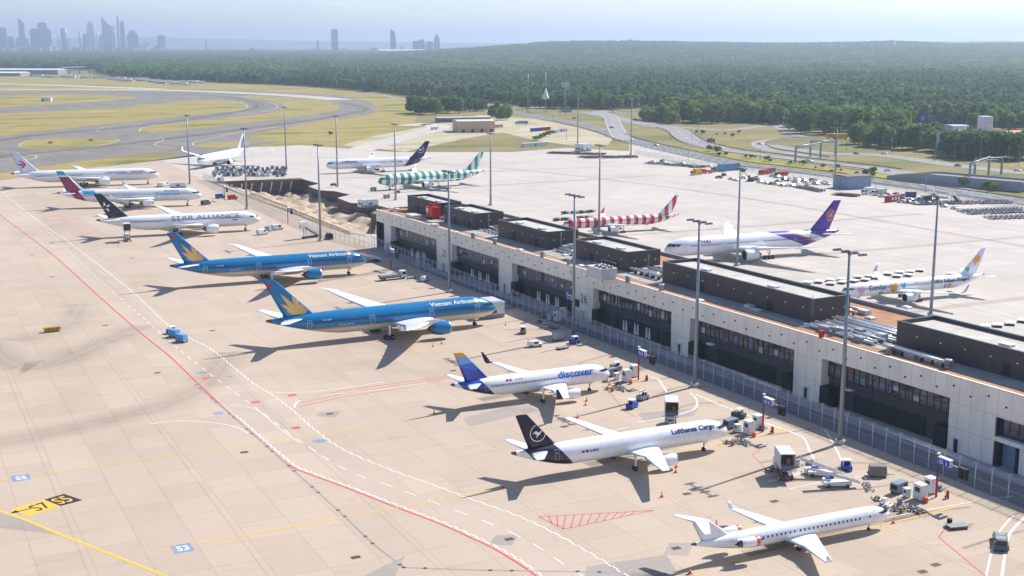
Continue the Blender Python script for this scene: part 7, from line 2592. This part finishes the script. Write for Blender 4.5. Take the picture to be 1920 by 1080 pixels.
for i in range(120):
    px = rl.uniform(-10, 330) if i < 80 else rl.uniform(330, 960)
    D = rl.uniform(9300, 10300) if i < 80 else rl.uniform(9600, 10800)
    x, y = at_depth(px, D)
    h = rl.uniform(24, 62) if i < 80 else rl.uniform(20, 44)
    w = rl.uniform(20, 60)
    c = rl.choice((0, 0, 1, 2, 3)) if i % 9 else 3
    cn = ('white', 'stone grey', 'blue grey', 'reddish')[c]
    where = ' low building among the feet of the city towers' if i < 80 else ' low building scattered beyond the forest right of the city'
    t = thing('city_block', cn + where, 'building', (x, y, 0), rl.uniform(-.6, .6), cn + where + 's')
    m = MB().box(-w / 2, w / 2, -12, 12, 0, h)
    if i % 3 == 0: m.box(-w / 4, w / 4, -8, 8, h, h + 6)
    m.build('wall', [mw[c]], t)
x, y = at_depth(762, 8300)
t = thing('stadium', 'low white stadium roof above the middle of the forest', 'stadium', (x, y, 0), -CYAW)
MB().box(-150, 150, -60, 60, 0, 30, 0, 20, 10).build('stand', [MATS['tower_stone']], t)
m = MB()
for k in range(15): m.box(-150 + k * 20, -134 + k * 20, -70, 70, 30, 38, 0, 3, 10)
m.build('roof', [OFFWHITE], t)
for px, w, D, lb in ((1543, 110, 5700, 'row of white flats left of the white chimney in the forest'), (1600, 60, 5800, 'pale flats between the two white groups in the forest'), (1640, 60, 5650, 'white works in the forest at right')):
    x, y = at_depth(px, D)
    t = thing('flats', lb, 'building', (x, y, hz(px, D)), -CYAW)
    for k in range(4):
        a = -w / 2 + k * w / 4
        MB().box(a, a + w / 4 * .9, -8, 8, -4, 27 + 4 * ((k * 7) % 3)).build('wall', [OFFWHITE if k % 2 else MATS['tower_stone']], t)
x, y = at_depth(1652, 5650)
mesh_thing(MB().lathe([(0, 4), (62, 3)], 'z', 10), 'chimney', [OFFWHITE], 'white chimney in the forest at right', 'chimney', (x, y, hz(1652, 5650) - 14))


def hills(prof, D, depth, m, seed):
    rr = np.random.default_rng(seed)
    P = smooth([(p, q) for p, q in prof], 10)
    rows_ = []
    for s, k in ((-1.0, 0.0), (-.6, .45), (-.25, .85), (0, 1), (.4, .7), (1, 0)):
        row = []
        for p in P:
            d = D + depth * s
            hgt = max(0, (CYH - p.y) / CF * D * 1.03 + CH)
            x, y = at_depth(p.x, d)
            row.append((x, y, hgt * k - .3 + (rr.normal() * hgt * .02 if 0 < k else 0)))
        rows_.append(row)
    mb = MB()
    n = len(P)
    vs = [q for r in rows_ for q in r]
    mb.add(vs, [(i * n + j, i * n + j + 1, (i + 1) * n + j + 1, (i + 1) * n + j) for i in range(5) for j in range(n - 1)], 0, True)
    tag(mb.build('hills', [m]), kind='structure')


WOODS = patchy('wooded_slope', [(.3, (30, 44, 26)), (.6, (42, 56, 32)), (.8, (58, 68, 42))], (.01, .01, 1), fine=.05)  # canopy self-shadow put into the darker slope colour
hills([(-300, 78), (0, 75), (150, 72), (280, 69.5), (330, 70.5), (400, 73), (480, 74), (560, 76.5), (640, 77), (760, 79), (900, 80.5), (1000, 82)], 21000, 2500, WOODS, 1)
mb = MB()
vs, n = [], 90
for s_ in (-1.0, -.8, -.6, -.42, -.25, -.12, 0, .2, .4, 1):
    for k in range(n + 1):
        p_ = 702 + 1300 * k / n
        x, y = at_depth(p_, RD + RDEP * s_)
        vs.append((x, y, hz(p_, RD + RDEP * s_) - .5))
mb.add(vs, [(i * (n + 1) + j, i * (n + 1) + j + 1, (i + 1) * (n + 1) + j + 1, (i + 1) * (n + 1) + j) for i in range(9) for j in range(n)], 0, True)
tag(mb.build('hills', [WOODS]), kind='structure')
hills([(1200, 84), (1500, 80), (1760, 77.5), (1880, 76.5), (2000, 78), (2300, 77)], 17500, 2000, WOODS, 3)
# ------------------------------------------------------------------ light, air, camera
SUN_AZ, SUN_EL = R(14.0), R(43.0)      # direction towards the sun, measured from +x
sl = bpy.data.lights.new('sun', 'SUN')
sl.energy = 4.6
sl.angle = R(.53)
sl.color = (1.0, .955, .88)
so = link(bpy.data.objects.new('sun', sl))
d = Vector((math.cos(SUN_AZ) * math.cos(SUN_EL), math.sin(SUN_AZ) * math.cos(SUN_EL), math.sin(SUN_EL)))
so.rotation_euler = d.to_track_quat('Z', 'Y').to_euler()
so.location = (0, 0, 400)
W = bpy.data.worlds.new('World')
SC.world = W
W.use_nodes = True
wn = W.node_tree
bg = wn.nodes['Background']
sk = wn.nodes.new('ShaderNodeTexSky')
sk.sky_type = 'NISHITA'
sk.sun_disc = False
sk.sun_elevation = SUN_EL
sk.sun_rotation = PI / 2 - SUN_AZ
sk.altitude = 100
sk.air_density = 1.0
sk.dust_density = .5
sk.ozone_density = 3.0
tn = wn.nodes.new('ShaderNodeMix')
tn.data_type = 'RGBA'
tn.blend_type = 'MULTIPLY'
tn.inputs[0].default_value = 1
cl = wn.nodes.new('ShaderNodeTexCoord')
cm_ = wn.nodes.new('ShaderNodeMapping')
cm_.inputs['Scale'].default_value = (3, 3, 26)
wn.links.new(cl.outputs['Generated'], cm_.inputs[0])
cn = noise(wn, cm_.outputs[0], 2.2, 7, .6)
wn.links.new(ramp(wn, cn, [(.38, (.83, .79, .845)), (.55, (.87, .825, .85)), (.70, (.97, .925, .93))]), tn.inputs[7])   # a clear, bluish summer sky with thin veils
wn.links.new(sk.outputs[0], tn.inputs[6])
wn.links.new(tn.outputs[2], bg.inputs[0])
bg.inputs[1].default_value = .125

HAZE = 1.0e-4
hz = MB().box(-16000, 24000, -3000, 33000, -1.4, 420).build('haze', [])
hm, nt, b, o = nodes('air_haze')
nt.nodes.remove(b)
pv = nt.nodes.new('ShaderNodeVolumePrincipled')
pv.inputs['Color'].default_value = (.66, .81, 1.0, 1)
pv.inputs['Density'].default_value = HAZE
pv.inputs['Anisotropy'].default_value = .35
nt.links.new(pv.outputs[0], o.inputs['Volume'])
hz.data.materials.append(hm)
tag(hz, 'thin blue summer haze between the airfield and the city', 'haze', None, 'stuff')

cam = bpy.data.cameras.new('camera')
cam.sensor_width = 36
cam.lens = CF / 1920 * 36
cam.clip_start = 1
cam.clip_end = 60000
co = link(bpy.data.objects.new('camera', cam))
co.location = (0, 0, CH)
co.rotation_euler = (PI / 2 - CPT, 0, -CYAW)
SC.camera = co
SC.view_settings.view_transform = 'Standard'
SC.view_settings.look = 'None'
SC.view_settings.exposure = .64
SC.view_settings.gamma = 1
SC.cycles.volume_bounces = 0
SC.cycles.max_bounces = 6
SC.cycles.use_denoising = True
